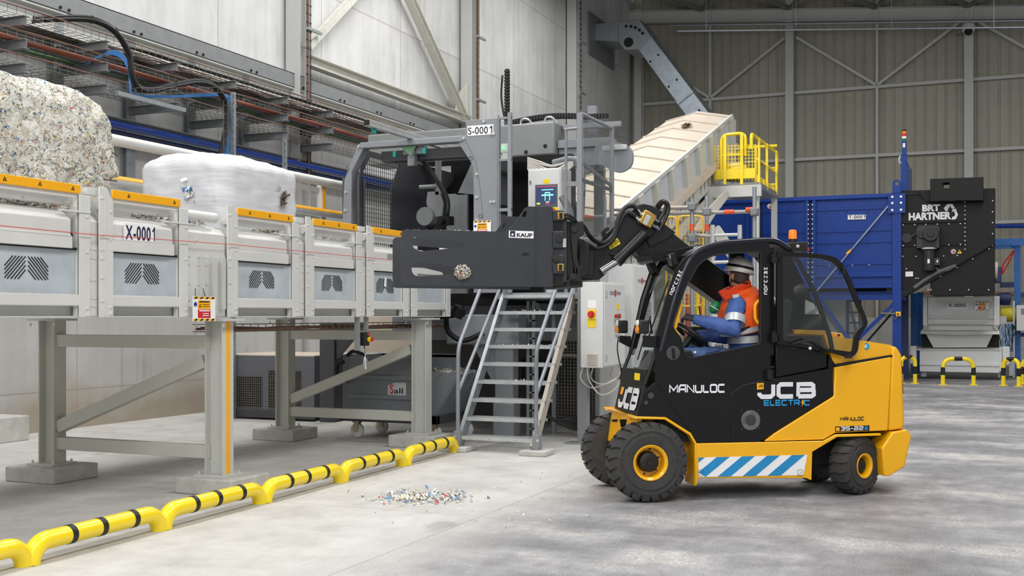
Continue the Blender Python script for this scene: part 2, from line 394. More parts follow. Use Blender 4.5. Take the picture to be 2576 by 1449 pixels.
# ================================================================ the hall
def floor_mat():
    k = N('worn_hall_floor'); vec = k.coord(); st = k.coord((.8,1.25,1))
    big = k.noise(vec, .35, 6, .6); mid = k.noise(vec, 1.6, 8, .65); fine = k.noise(vec, 38, 5, .7); grain = k.noise(vec, 130, 2, .5)
    streak = k.noise(st, .9, 7, .62)
    clean = k.ramp(k.math('ADD', k.math('MULTIPLY', mid, .6), k.math('MULTIPLY', big, .4)), (.32, srgb(170,168,163)), (.52, srgb(192,190,186)), (.72, srgb(208,206,202)))
    dirty = k.ramp(k.math('ADD', k.math('MULTIPLY', streak, .65), k.math('MULTIPLY', big, .35)), (.36, srgb(92,92,97)), (.46, srgb(120,120,125)), (.54, srgb(146,146,149)), (.64, srgb(180,178,175)))
    scuff = k.noise(k.coord((1.6,.5,1)), 4.5, 9, .68); blot = k.noise(vec, 3.2, 9, .7)
    mot = k.math('ADD', k.math('MULTIPLY', scuff, .5), k.math('MULTIPLY', blot, .5))
    dirty = k.mix(.75, dirty, k.ramp(mot, (.34, (.42,.42,.43,1)), (.5, (.9,.9,.9,1)), (.62, (1.25,1.24,1.22,1))), 'MULTIPLY')
    clean = k.mix(.5, clean, k.ramp(mot, (.34, (.72,.71,.69,1)), (.55, G1)), 'MULTIPLY')
    sp = k.n('ShaderNodeSeparateXYZ'); k.l(vec, sp.inputs[0])
    wob = k.math('MULTIPLY', k.math('SUBTRACT', mid, .5), 1.1)
    edge = k.math('ADD', k.math('ADD', sp.outputs[0], 3.55), wob)
    f = k.ramp(k.math('ADD', k.math('MULTIPLY', edge, .9), .5), (.0, G0), (1, G1))
    c = k.mix(f, clean, dirty)
    dust = k.ramp(k.math('MULTIPLY', k.ramp(fine, (.5, G0), (.62, G1)), k.ramp(streak, (.5, G0), (.68, G1))), (0, G0), (1, G1))
    dust = k.math('MULTIPLY', k.math('MULTIPLY', dust, .85), f)
    dark = k.math('MULTIPLY', k.math('MULTIPLY', k.ramp(k.noise(vec, 55, 4, .7), (.52, G0), (.66, G1)), .4), f)
    c = k.mix(dark, c, srgb(84,84,88))
    c = k.mix(dust, c, srgb(222,218,208))
    c = k.mix(k.math('MULTIPLY', k.ramp(grain, (.45, G0), (.72, G1)), .38), c, srgb(235,232,226))
    spots = k.ramp(k.noise(vec, 1.1, 2, .4), (.70, G0), (.74, G1))
    c = k.mix(k.math('MULTIPLY', spots, .35), c, srgb(110,108,104))
    # joints between slabs
    br = k.n('ShaderNodeTexBrick'); br.offset = 0; br.inputs['Scale'].default_value = 1
    for i, v in (('Mortar Size', .006), ('Brick Width', 6.0), ('Row Height', 6.0)): br.inputs[i].default_value = v
    mp = k.n('ShaderNodeMapping'); mp.inputs['Location'].default_value = (3.77, -2.2, 0); k.l(vec, mp.inputs[0]); k.l(mp.outputs[0], br.inputs['Vector'])
    c = k.mix(k.math('MULTIPLY', br.outputs['Fac'], .55), c, srgb(120,116,110))
    k.l(c, k.b.inputs['Base Color'])
    k.l(k.ramp(streak, (.3, (.5,.5,.5,1)), (.7, (.8,.8,.8,1))), k.b.inputs['Roughness'])
    k.b.inputs['Specular IOR Level'].default_value = .35
    k.bump(k.math('ADD', fine, k.math('MULTIPLY', mot, 2)), .2, .006)
    return k.m
def wall_mat(name, base, axis, dirt=True):
    k = N(name); vec = k.coord(); sp = k.n('ShaderNodeSeparateXYZ'); k.l(vec, sp.inputs[0])
    u = sp.outputs[axis]; cb = k.n('ShaderNodeCombineXYZ'); k.l(u, cb.inputs[0]); k.l(sp.outputs[2], cb.inputs[1])
    mp = k.n('ShaderNodeMapping'); mp.inputs['Location'].default_value = (-2.86, -.55, 0); k.l(cb.outputs[0], mp.inputs[0])
    br = k.n('ShaderNodeTexBrick'); br.offset = 0; br.inputs['Scale'].default_value = 1; br.inputs['Bias'].default_value = 0
    for i, v in (('Mortar Size', .012), ('Brick Width', 3.2), ('Row Height', 2.45), ('Mortar Smooth', .0)): br.inputs[i].default_value = v
    br.inputs['Color1'].default_value = (.88,.88,.88,1); br.inputs['Color2'].default_value = (1,1,1,1); br.inputs['Mortar'].default_value = (.62,.60,.57,1)
    k.l(mp.outputs[0], br.inputs['Vector'])
    stv = k.coord((3,3,.25)); n1 = k.noise(stv, 1.3, 7, .65); n2 = k.noise(vec, .8, 6, .6); n3 = k.noise(vec, 9, 5, .6)
    r, g, b = base; q = lambda f: srgb(r*f, g*f, b*f)
    c = k.ramp(k.math('ADD', k.math('MULTIPLY', n1, .45), k.math('MULTIPLY', n2, .55)), (.3, q(.86)), (.5, q(.97)), (.7, q(1.05)))
    c = k.mix(1.0, c, br.outputs['Color'], 'MULTIPLY')
    c = k.mix(k.math('MULTIPLY', k.ramp(n3, (.62, G0), (.8, G1)), .3), c, q(.75))
    if dirt:   # splashed ochre grime along the foot of the wall, drip stains above
        h = k.math('ADD', k.math('MULTIPLY', sp.outputs[2], -1.1), k.math('ADD', .75, k.math('MULTIPLY', k.math('SUBTRACT', n2, .5), 1.9)))
        c = k.mix(k.math('MULTIPLY', k.ramp(h, (0, G0), (.6, G1)), .8), c, srgb(158,136,104))
        low = k.ramp(k.math('SUBTRACT', sp.outputs[2], 3.4), (0, G1), (.9, G0))  # lower wall darkened in the colour for the weaker light down there
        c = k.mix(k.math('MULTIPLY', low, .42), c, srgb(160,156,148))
        dr = k.ramp(k.math('MULTIPLY', k.noise(k.coord((7,7,.18)), 1.2, 4, .5), k.noise(vec, .5, 3)), (.36, G0), (.46, G1))
        c = k.mix(k.math('MULTIPLY', dr, .35), c, srgb(120,100,80))
    k.l(c, k.b.inputs['Base Color']); k.b.inputs['Roughness'].default_value = .72; k.b.inputs['Specular IOR Level'].default_value = .3
    k.bump(k.math('ADD', n3, br.outputs['Fac']), .12, .01)
    return k.m
def clad_mat():
    k = N('olive_grey_wall_cladding'); vec = k.coord(); n = k.noise(vec, .5, 5, .55); n2 = k.noise(k.coord((6,6,.3)), 1.2, 5)
    k.l(k.ramp(k.math('ADD', k.math('MULTIPLY', n, .6), k.math('MULTIPLY', n2, .4)), (.3, srgb(146,143,128)), (.7, srgb(168,165,150))), k.b.inputs['Base Color'])
    k.b.inputs['Roughness'].default_value = .5; return k.m
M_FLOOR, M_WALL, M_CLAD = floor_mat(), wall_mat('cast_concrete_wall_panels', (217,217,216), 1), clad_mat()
M_PLINTH = wall_mat('pale_concrete_plinth_wall', (205,203,198), 0, False)
WX, WY = -12.07, 39.5
struct(MB().box((WX-1, -12, -.3), (26, WY+1, 0)).build('floor', M_FLOOR, local=True))
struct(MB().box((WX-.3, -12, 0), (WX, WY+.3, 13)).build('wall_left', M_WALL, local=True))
b = MB(); prof = []; x = WX-.2                                        # trapezoidal cladding ribs
while x < 26:
    prof += [(x, 0), (x+.235, 0), (x+.25, .035), (x+.29, .035), (x+.305, 0)]; x += .32
vs = []; fs = []
for i, (px, d) in enumerate(prof): vs += [(px, WY-d, 1.5), (px, WY-d, 13.2)]
fs = [(2*i, 2*i+2, 2*i+3, 2*i+1) for i in range(len(prof)-1)]; b.add(vs, fs)
struct(b.build('wall_back', M_CLAD, smooth=False, local=True))
struct(MB().box((WX, WY-.06, 0), (26, WY+.2, 1.55)).build('trim_1', M_PLINTH, local=True))
b = MB(); y = -12.0; prof = []
while y < WY+.3: prof += [(y, 0), (y+.16, 0), (y+.2, .1), (y+.4, .1), (y+.44, 0)]; y += .44
for i, (py, d) in enumerate(prof): b.v += [V((WX-.3, py, 13.45-d)), V((26, py, 9.9-d))]
b.f = [(2*i, 2*i+1, 2*i+3, 2*i+2) for i in range(len(prof)-1)]
b.add([(WX-.3,-12,13.6),(26,-12,10.05),(26,WY+.3,10.05),(WX-.3,WY+.3,13.6)], [(0,1,2,3)])
struct(b.build('ceiling', mat('dark_roof_deck', (86,84,78), .6, var=.08), smooth=False, local=True))

ntrim = [1]
def trim(b, m, **kw):
    ntrim[0] += 1; return struct(b.build('trim_%d' % ntrim[0], m, **kw))
# ---- end wall frame: columns, girts, braces, eaves beam
for x in (-12.0+.25, -6.4, -.74, 4.95, 10.6):
    trim(MB().ibeam((x, WY-.25, 0), (x, WY-.25, 12.6), .3, .27, .018, YA), M_COLST)
for z in (9.22, 6.94, 4.6):
    trim(MB().bar((WX+.1, WY-.12, z), (20, WY-.12, z), .12, .10), M_COLST)
for xa in (-12.0, -6.4, -.74, 4.95):
    xm = xa+2.83
    for x0, x1 in ((xa+.2, xm), (xa+5.4, xm)):
        trim(MB().bar((x0, WY-.22, 11.1), (x1, WY-.22, 9.25), .05, .09), M_COLST)
    trim(MB().bar((xm, WY-.16, 1.5), (xm, WY-.16, 12.2), .09, .07), M_COLST)
RS = lambda x: 11.83-.092*(x+6.4)                                  # the roof falls gently to the right
b = MB().ibeam((WX, WY-.35, RS(WX)), (20, WY-.35, RS(20)), .42, .26, .02)
for x in (-6.4, -.74, 4.95):
    for dx in (-.42, -.27, .27, .42):
        for dz in (-.12, 0, .12): b.cyl((x+dx, WY-.36, RS(x+dx)+dz), (x+dx, WY-.40, RS(x+dx)+dz), .03, None, 8)
trim(b, M_COLST)
# ---- roof girders near the end wall: chords, diagonals
for y in (36.2, 28.5):
    trim(MB().ibeam((WX, y, RS(WX)+.75), (20, y, RS(20)+.75), .3, .2, .015), M_ROOFST)
for xa in (-9.4, -6.4, -3.6, -.74, 2.2, 4.95):
    trim(MB().bar((xa, WY-.4, RS(xa)+.22), (xa-2.2, 36.2, RS(xa-2.2)+.68), .16, .12), M_ROOFST); trim(MB().bar((xa, WY-.4, RS(xa)+.22), (xa+1.6, 36.2, RS(xa+1.6)+.68), .10, .10), M_ROOFST)
for i, (y, z, r) in enumerate(((33.6, 11.15, .045), (37.9, 11.25, .05), (34.2, 10.18, .03))):
    zz = lambda x: z-.088*(x+6.4); p = MB().tube([(-11.4+i*1.2, y, zz(-11.4+i*1.2)), (15, y, zz(15))], r, 10)
    for k in range(9): x = -9.5+i*.7+k*2.7; p.cyl((x, y, zz(x)), (x, y, RS(x)+.9), .008, None, 6)
    tag(p.build('sprinkler_pipe', M_GALV), ['long grey pipe under the roof, highest of the three', 'grey pipe running in front of the eaves beam', 'thin grey pipe below the eaves beam, lowest of the three'][i], 'pipe')
# ---- left wall frame
for i, y in enumerate((17.75, 25.2, 32.7)):
    trim(MB().ibeam((WX+.2, y, 0), (WX+.2, y, 12.8), .34, .30, .018, YA), M_COLST)
    # each column carries a ladder of cables on its face
    t = thing('cable_ladder', ['narrow wire cable run climbing the first wall column', 'wire cable run with brown cables climbing the second wall column', 'pale wire cable run climbing the far wall column'][i], 'cable tray', (WX+.45, y-.05, 4), group='cable runs up the wall columns')
    X0 = WX+.42; b = MB()
    for dy in (-.03, .09): b.bar((X0, y+dy, 4.2), (X0, y+dy, 12.5), .012, .012)
    z = 4.3
    while z < 12.4: b.bar((X0, y-.05, z), (X0, y+.11, z), .01, .03); z += .16
    b.build('wire_ladder', M_WIREB, t)
    if i < 2:
        b = MB()
        for dy in (0, .03, .06)[:2+i]: b.tube(spline([(X0+.01, y+dy+.01*math.sin(q+dy*30), 4.2+q*.9) for q in range(10)], 3), .012, 6)
        b.build('cable', mat('brown_cable', (120,86,68), .5), t)
    b = MB()
    for q in range(3): b.bar((X0+.02, y-.06, 6.9+q*1.55), (X0+.02, y+.42, 6.9+q*1.55), .05, .05)
    b.build('arm', M_GALV, t)
# horizontal wall beam and low beam
trim(MB().chan((WX+.02, -4, 5.93), (WX+.02, 25.0, 5.93), .27, .22, .016).box((WX+.16,-4,5.80),(WX+.24,25,6.06)), mat('grey_wall_channel', (128,130,132), .5))
trim(MB().ibeam((WX+.14, -4, 5.60), (WX+.14, 25.0, 5.60), .38, .2, .016), M_WHITE2)
trim(MB().ibeam((WX+.2, -4, 4.33), (WX+.2, 25.0, 4.33), .32, .3, .016), mat('zinc_grey_beam', (152,155,158), .5, .2))
b = MB()
for k in range(16):
    y = 9.0+k*1.45
    for q in (0, .16): b.cyl((WX+.24, y+q, 5.85), (WX+.26, y+q, 5.85), .022, None, 8)
trim(b, M_DARK)
# rafter tie: two pale channels with a tube between, and the two braces
trim(MB().ibeam((WX+.25, 18.0, 6.38), (WX+.25, 25.0, 6.38), .2, .2, .014), mat('pale_beam_paint', (196,196,186), .5))
trim(MB().bar((WX+.25, 17.9, 6.58), (WX+.25, 21.6, 9.6), .11, .13).bar((WX+.36, 17.9, 6.60), (WX+.36, 21.6, 9.62), .02, .13), mat('pale_beam_paint', (196,196,186)))
trim(MB().ibeam((WX+.25, 20.6, 9.7), (WX+.25, 24.85, 6.35), .16, .2, .014), mat('pale_beam_paint', (196,196,186)))
trim(MB().prism([(WX+.25,24.2,6.35),(WX+.25,25.0,6.35),(WX+.25,25.0,7.3),(WX+.25,24.55,7.0)], (.02,0,0)), mat('pale_beam_paint', (196,196,186)))
# ================================================================ cable racks on the left wall
RY = [7.77, 9.17, 10.57, 11.97, 13.40, 14.80, 16.23, 17.65]          # bracket spacing along the wall
rel = ['nearest the camera', 'nearest the loose bale', 'left of the black cable loop', 'beside the black cable loop', 'right of the black cable loop', 'behind the cable drop', 'right of the cable drop', 'nearest the grey machine']
TIP = -11.05; LV = [5.21, 4.92, 4.62]
for i, y in enumerate(RY):
    t = thing('cable_bracket', 'grey wall post with three cantilever arms under cable trays, '+rel[i], 'bracket', (WX+.08, y, 3.4), group='brackets that carry the cable trays')
    MB().ibeam((WX+.1, y, 3.6), (WX+.1, y, 5.75), .1, .18, .01, XA).build('post', M_GALV, t)
    for z in LV: MB().ibeam((WX+.15, y, z+.06), (TIP, y, z+.06), .12, .09, .009).build('arm', M_DSTEEL, t)
def tray(name, z, y0, y1, x0, x1, label):
    t = thing('wire_tray', label, 'cable tray', ((x0+x1)/2, (y0+y1)/2, z), group='wire mesh trays along the left wall')
    b = MB(); n = 7
    for k in range(n+1):
        x = x0+(x1-x0)*k/n; b.bar((x, y0, z), (x, y1, z), .006, .006)
    for x in (x0, x1): b.bar((x, y0, z+.05), (x, y1, z+.05), .006, .006); b.bar((x, y0, z+.1), (x, y1, z+.1), .010, .010)
    y = y0
    while y < y1:
        b.bar((x0, y, z), (x1, y, z), .005, .005)
        for x in (x0, x1): b.bar((x, y, z), (x, y, z+.1), .005, .005)
        y += .14
    b.build('mesh_basket', M_WIRE, t, smooth=False)
    b = MB()                                                        # earth wire clipped along the rim
    b.tube([(x1+.012, y0+(y1-y0)*k/40, z+.1+.004*math.sin(k*2.1)) for k in range(41)], .008, 6); b.build('earth_wire', mat('brown_cable', (120,86,68)), t)
    return t
tz = [z+.125 for z in LV]
tray('wire_tray', tz[0], 2.5, 20.6, -11.75, -11.12, 'topmost of three wire mesh trays on the concrete wall, holding grey cables')
tray('wire_tray', tz[1], 2.5, 20.6, -11.75, -11.12, 'wire mesh tray on the concrete wall holding orange cables')
tray('wire_tray', tz[2], 2.5, 20.6, -11.75, -11.12, 'lowest of three wire mesh trays on the concrete wall, nearly empty')
def bundle(x, z, y0, y1, n, wd, r, m, label, lay=2):
    t = thing('cable_bundle', label, 'cables', (x, (y0+y1)/2, z), group='cable bundles in the wall trays'); b = MB()
    for k in range(n):
        px = x+wd*((k % (n//lay+1))/(n//lay+1)-.5); pz = z+r*(1+1.7*(k//(n//lay+1)))
        ph = random.random()*6
        b.tube([(px+.012*math.sin(q*1.3+ph), y0+(y1-y0)*q/22, pz+.008*math.sin(q*1.9+ph*2)) for q in range(23)], r, 6)
    b.build('cable', m, t); return t
bundle(-11.25, tz[1]+.006, 2.6, 20.5, 10, .20, .011, M_CABLEO, 'orange red cables along the front of the middle tray')
bundle(-11.45, tz[1]+.006, 2.6, 20.5, 8, .14, .010, mat('slate_blue_cable', (70,92,108), .5), 'slate blue cables in the middle of the middle tray')
bundle(-11.62, tz[1]+.006, 2.6, 20.5, 8, .14, .010, M_CABLEG, 'green cables at the back of the middle tray')
bundle(-11.55, tz[0]+.006, 2.6, 20.5, 12, .26, .012, mat('dark_grey_cable', (78,78,76), .5), 'dark grey cables at the back of the top tray')
bundle(-11.32, tz[0]+.006, 12.0, 20.5, 8, .22, .012, M_CABLEW, 'pale grey cables at the front of the top tray')
bundle(-11.16, tz[0]+.02, 12.4, 20.5, 2, .03, .022, M_HOSE, 'thick black cable on the rim of the top tray', 1)
# black cables that loop down from the top tray, run along an outrigger tray and drop
P = [(-11.3, 10.9, 5.36), (-11.2, 11.2, 5.44), (-11.05, 11.65, 5.52), (-11.0, 12.03, 5.45), (-10.97, 12.26, 5.2), (-10.95, 12.30, 4.92), (-10.95, 12.42, 4.76), (-10.95, 12.7, 4.76), (-10.95, 13.2, 4.93), (-10.95, 13.72, 5.08), (-10.93, 14.1, 5.06), (-10.92, 14.32, 4.88), (-10.92, 14.36, 4.6), (-10.92, 14.28, 4.3), (-10.92, 14.18, 4.0)]
b = MB()
for dx, dz in ((0,0), (.045,.01), (.02,.045)): b.tube(spline([(x+dx, y, z+dz) for x, y, z in P], 6), .024, 8)
for q in (2, 3, 4, 5, 8, 10, 12): b.ball(V(P[q])+V((.02,0,.02)), .055, .012, .055, 10, 6)
t = thing('cable_loop', 'thick black cables looping down from the top tray and dropping behind the wrapped bale', 'cables', (-10.95, 12.4, 4)); b.build('cable', M_HOSE, t)
b = MB()
for k in range(5):
    d = k*.018
    b.tube(spline([(-11.3, 11.85, 5.02), (-11.15, 12.05, 5.17+d*.4), (-11.05, 12.22, 5.15+d), (-11.02, 12.34+d, 4.98), (-11.0, 12.34+d*.3, 4.8), (-11.0, 12.45, 4.66+d*.3), (-11.0, 13.3, 4.80+d*.3), (-11.0, 14.15, 4.97+d*.5), (-10.95, 14.38+d*2.6, 4.98), (-10.93, 14.42+d*2.6, 4.6), (-10.93, 14.33+d*2.6, 4.1)], 5), .012, 7)
t = thing('cable_loop', 'bright blue cables beside the black loop, dropping behind the wrapped bale', 'cables', (-11, 12.5, 4.1)); b.build('cable', M_CABLEB, t)
t = thing('outrigger_tray', 'short wire tray slanting out below the black cable loop', 'cable tray', (-10.9, 13.3, 4.7))
b = MB(); a, c = V((-10.86, 12.3, 4.66)), V((-10.86, 14.2, 5.02))
for dx in (0, -.14):
    for dz in (0, .08): b.bar(a+V((dx,0,dz)), c+V((dx,0,dz)), .005, .005)
for k in range(17):
    p = a.lerp(c, k/16); b.bar(p, p+V((0,0,.08)), .004, .004); b.bar(p, p+V((-.14,0,0)), .004, .004)
b.build('mesh_basket', M_WIRE, t, smooth=False)
b = MB()
for dy in (0, .1):
    for k in range(2): b.bar((-10.84+.1*k, 14.2+dy, 4.0), (-10.84+.1*k, 14.2+dy, 4.9), .005, .005)
for k in range(7): b.bar((-10.84, 14.2, 4.05+k*.13), (-10.84, 14.3, 4.05+k*.13), .004, .004)
b.build('drop_basket', M_WIRE, t, smooth=False)
def slotted(x, y, z0, z1, label):
    t = thing('strut_post', label, 'post', (x, y, z0))
    MB().chan((x, y, z0), (x, y, z1), .06, .06, .008, XA).build('channel', M_GALV, t)
    b = MB()
    for k in range(int((z1-z0)/.11)): b.cbox((x+.031, y-.005, z0+.06+k*.11), .002, .014, .05)
    b.build('slot', M_DARK, t)
slotted(-10.88, 14.46, 0, 5.08, 'slotted steel post behind the wrapped bale, carrying the cable drop')
slotted(-10.88, 15.85, 0, 4.56, 'short slotted steel post right of the cable drop')
tag(MB().bar((-10.93, 12.0, 4.62), (-10.93, 13.4, 4.62), .06, .06).build('strut_rail', M_GALV), 'galvanised rail bridging two bracket tips below the cable loop', 'rail')
# pipes along the wall
b = MB().tube([(-11.62, -2, 4.36), (-11.62, 24.6, 4.36)], .052, 16)
tag(b.build('air_pipe', M_BLUE2), 'glossy deep blue pipe running along the concrete wall', 'pipe')
tag(MB().tube([(-11.7, -2, 4.27), (-11.7, 24.6, 4.27)], .022, 12).build('drain_pipe', M_NAVY), 'thin navy pipe just below the blue pipe', 'pipe')
# ================================================================ outfeed conveyor X-0001
CV = thing('roller_conveyor', 'long raised pale grey conveyor carrying bales toward the grey wrapping machine', 'conveyor', (-7.45, 9, 1.59))
FX, BX = -6.4, -8.52
modules = [(3.1, 4.9), (5.1, 6.62), (6.98, 7.77), (8.59, 9.46), (9.85, 10.69), (11.05, 11.75)]
def conv_side(s, xf):                                               # s: +1 for the face toward the camera
    d = -s
    for k, (y0, y1) in enumerate(modules+[(12.1, 12.9)]):
        MB().box((xf+d*.03 if s < 0 else xf-.05, y0-.02, 1.76), (xf+d*.05 if s < 0 else xf-.03, y1+.02, 2.12)).build('vent_panel', M_PANEL, CV)
        P_ = lambda x, z: V((xf+d*x, y0-.04, z))
        MB().prism([P_(0,2.11), P_(-.015,2.11), P_(-.015,2.20), P_(0,2.21), P_(.005,2.215), P_(.005,2.325), P_(.05,2.37), P_(.13,2.41), P_(.24,2.425), P_(.24,2.40), P_(.06,2.30), P_(.06,2.11)], (0, y1-y0+(.08 if k == 6 or s < 0 else -.03), 0)).build('side_fairing', M_WHITE, CV, bevel=.004)
        MB().box((min(xf, xf+d*.07), y0-.02, 1.675), (max(xf, xf+d*.07), y1+.02, 1.765)).build('lower_ledge', M_WHITE, CV, bevel=.008)
    b = MB().chan((xf+d*.09, 3, 1.64), (xf+d*.09, 13.0, 1.64), .10, s*.07, .01); b.build('lower_beam', M_WHITE2, CV)
conv_side(1, FX); conv_side(-1, BX)
for y0, y1 in modules: MB().box((FX-.03, y0, 2.10), (FX-.012, y1, 2.118)).build('painted_gap_shade', M_DARK, CV)  # dark strip standing in for the shade line along each panel top
# slotted arrow vents in the front panels
for y0, y1 in modules[1:]:
    ym = (y0+y1)/2-.02 if y1-y0 < 1 else y1-.47; zt, b = 2.03, MB(); X = FX-.029
    for sgn in (-1, 1):
        for k in range(8):
            yy = ym+sgn*(.012+.029*(4-k if k < 5 else 0)); z_ = zt-(0 if k < 5 else (k-4)*.032)
            p = V((X, yy, z_)); e = V((0, sgn*.707, -.707)); q = p+e*(min(.2-abs(yy-ym), z_-1.865)/.707)
            b.bar(p, q, .006, .008, XA)
    b.build('vent_slot', M_DARK, CV)
# uprights
ups = [(4.93, 0), (5.06, 1), (6.68, 0), (6.90, 1), (7.83, 0), (8.5, 1), (9.52, 0), (9.77, 1), (10.74, 0), (10.98, 1), (11.81, 0), (12.02, 1), (12.95, 0)]
for y, kind in ups:
    b = MB()
    if kind == 0:                                                   # left-hand upright: flat face and a web that turns back with a gusset
        b.box((FX-.012, y-.055, 1.59), (FX+.012, y+.055, 2.52)); pass
        b.prism([(FX, y-.055, 1.59), (FX, y-.055, 2.55), (FX-.05, y-.055, 2.60), (FX-.09, y-.055, 2.60), (FX-.10, y-.055, 2.41), (FX-.23, y-.055, 2.41), (FX-.06, y-.055, 2.22), (FX-.06, y-.055, 1.59)], (0, .012, 0))
        b.box((FX-.02, y-.24, 2.385), (FX+.02, y+.05, 2.398))
        bolts(b, [(FX+.012, y+.02, 2.36), (FX+.012, y+.02, 2.09), (FX+.012, y+.02, 1.66), (FX+.012, y+.02, 1.61)], XA)
    else:                                                           # right-hand upright: L section with a clipped top corner
        b.prism([(FX+.012, y-.07, 1.59), (FX+.012, y+.08, 1.59), (FX+.012, y+.08, 2.49), (FX+.012, y+.01, 2.605), (FX+.012, y-.07, 2.605)], (-.014, 0, 0))
        b.box((FX-.18, y+.066, 1.6), (FX, y+.08, 2.50)); b.bar((FX+.014, y-.01, 1.6), (FX+.014, y-.01, 2.55), .02, .004, XA)
        bolts(b, [(FX+.012, y-.045, z) for z in (1.72, 1.9, 2.05, 2.12, 2.23, 2.52)]+[(FX+.012, y+.05, z) for z in (1.62, 1.67, 2.2, 2.42)], XA)
    b.build('upright', M_WHITE, CV, bevel=.003)
    for_back = MB().box((BX-.06, y-.05, 1.59), (BX+.02, y+.05, 2.6)); for_back.build('upright', M_WHITE, CV)
# connection plates between the paired uprights
for y0, y1 in ((4.98, 5.02), (6.73, 6.84), (7.89, 8.43), (9.57, 9.71), (10.79, 10.92), (11.86, 11.96)):
    b = MB().box((FX-.035, y0, 1.60), (FX-.015, y1, 2.15)).box((FX-.06, y0, 2.15), (FX-.02, y1, 2.33)).prism([(FX-.02,y0,2.33),(FX-.07,y0,2.38),(FX-.24,y0,2.42),(FX-.24,y0,2.40),(FX-.03,y0,2.31)], (0,y1-y0,0))
    
    if y1-y0 < .3: b.box((FX-.07, y0, 2.535), (FX-.02, y1, 2.59)).box((FX-.14, y0, 2.43), (FX-.06, y1, 2.50))
    n = max(1, int((y1-y0)/.12)); bolts(b, [(FX-.015, y0+.035+(y1-y0-.07)*i/n, z) for i in range(n+1) for z in (1.68, 1.74, 1.88, 2.05, 2.12)], XA, .011)
    b.build('joint_plate', M_WHITE, CV, bevel=.002)
b = MB()
for y, w_ in ((8.05, .04), (8.2, .05), (8.33, .05)): b.prism([V((FX-.02,y,1.66)),V((FX+.03,y,1.66)),V((FX+.03,y+w_,1.66)),V((FX+.02,y+w_,1.66)),V((FX+.02,y+.01,1.66)),V((FX-.02,y+.01,1.66))],(0,0,.46))
b.build('stiffener', M_WHITE2, CV)
# bumper tubes and amber strips
for y0, y1 in modules[1:]+[(3.1, 4.9)]:
    b = MB().box((FX-.03, y0+.02, 2.50), (FX-.012, y1, 2.60)); b.build('rail_backing', M_WHITE, CV)
    m = MB().box((FX-.012, y0+.0, 2.53), (FX+.006, y1+.02, 2.598)); m.build('amber_strip', M_ORANGE, CV, bevel=.004)
    b = MB(); n = max(2, int((y1-y0)/.27))
    for i in range(n):
        y = y0+.18+(y1-y0-.24)*i/max(1, n-1); P_ = lambda a, c: V((FX+.0065, y+a, 2.55+c))
        b.prism([P_(-.018,0), P_(.018,0), P_(0,.032)], (.001,0,0), [[P_(-.008,.006), P_(0,.02), P_(.008,.006)]])
    b.build('warning_mark', M_BTXT, CV)
for y0, y1 in modules[1:]+[(7.9, 8.42), (3.1, 4.9)]:
    MB().tube([(FX-.10, y0-.06, 2.487), (FX-.10, y1-.04, 2.487)], .047, 18).build('bumper_tube', M_WHITE, CV)
# far side tubes with the amber hazard jacket
MB().tube([(-8.55, 3.0, 3.46), (-8.55, 13.9, 3.46), (-8.55, 13.96, 3.46), (-8.55, 14.0, 3.46)], [.06,.06,.05,.02], 18).build('guide_tube', M_WHITE, CV)
MB().tube([(-8.55, 3.0, 3.03), (-8.55, 13.94, 3.03), (-8.55, 14.0, 3.03)], [.055,.055,.02], 16).build('guide_tube', M_WHITE, CV)
b = MB()
for i in range(7):
    a0, a1 = PI*.05+i*PI*.72/7, PI*.05+(i+1)*PI*.72/7
    q = lambda a, y: V((-8.55+.058*math.cos(a), y, 3.03+.058*math.sin(a)))
    b.add([q(a0,3), q(a1,3), q(a1,13.9), q(a0,13.9)], [(0,1,2,3)])
b.build('amber_jacket', M_ORANGE, CV)
for y in (6.2, 8.6, 11.2, 12.2, 13.5):
    b = MB().box((-8.68, y-.05, 1.6), (-8.60, y+.05, 3.46)); b.build('far_post', M_WHITE, CV)
    if y > 11: MB().box((-8.60, y-.03, 3.1), (-8.588, y+.03, 3.38)).build('amber_strip', M_ORANGE, CV)
b = MB()
for z in (3.36, 2.95): b.box((-8.70, 11.2, z-.03), (-8.64, 13.5, z+.03))
b.build('cross_rail', M_WHITE, CV)
# belt and rollers
MB().box((BX+.1, 3, 2.16), (FX-.2, 13.0, 2.22)).build('belt', M_DSTEEL, CV)
MB().box((BX+.05, 3, 1.66), (FX-.12, 13.0, 1.70)).build('under_tray', M_FRAME, CV)
MB().prism([V((FX-.02,11.34,1.94)),V((FX-.02,11.39,1.93)),V((FX-.02,11.40,2.03)),V((FX-.02,11.36,2.05))],(.002,0,0)).build('paper_tag', M_LABEL, CV)
a = MB().box((FX+.006, 7.10, 2.205), (FX+.009, 7.475, 2.345)).build('number_plate', M_LABEL, CV)
text('X-0001', (FX+.0095, 7.118, 2.215), YA, Z, .118, M_NTXT, a, .345, bold=.02)
text('SOLID', (FX+.006, 11.40, 2.27), YA, Z, .03, M_BTXT, CV, .09, bold=.01, name='maker_lettering')
b = MB().prism(fillet([(FX+.006,11.385,2.257),(FX+.006,11.51,2.257),(FX+.006,11.51,2.313),(FX+.006,11.385,2.313)], .025), (.001,0,0), [fillet([(FX+.006,11.39,2.262),(FX+.006,11.505,2.262),(FX+.006,11.505,2.308),(FX+.006,11.39,2.308)], .022)])
b.build('maker_outline', M_BTXT, CV)
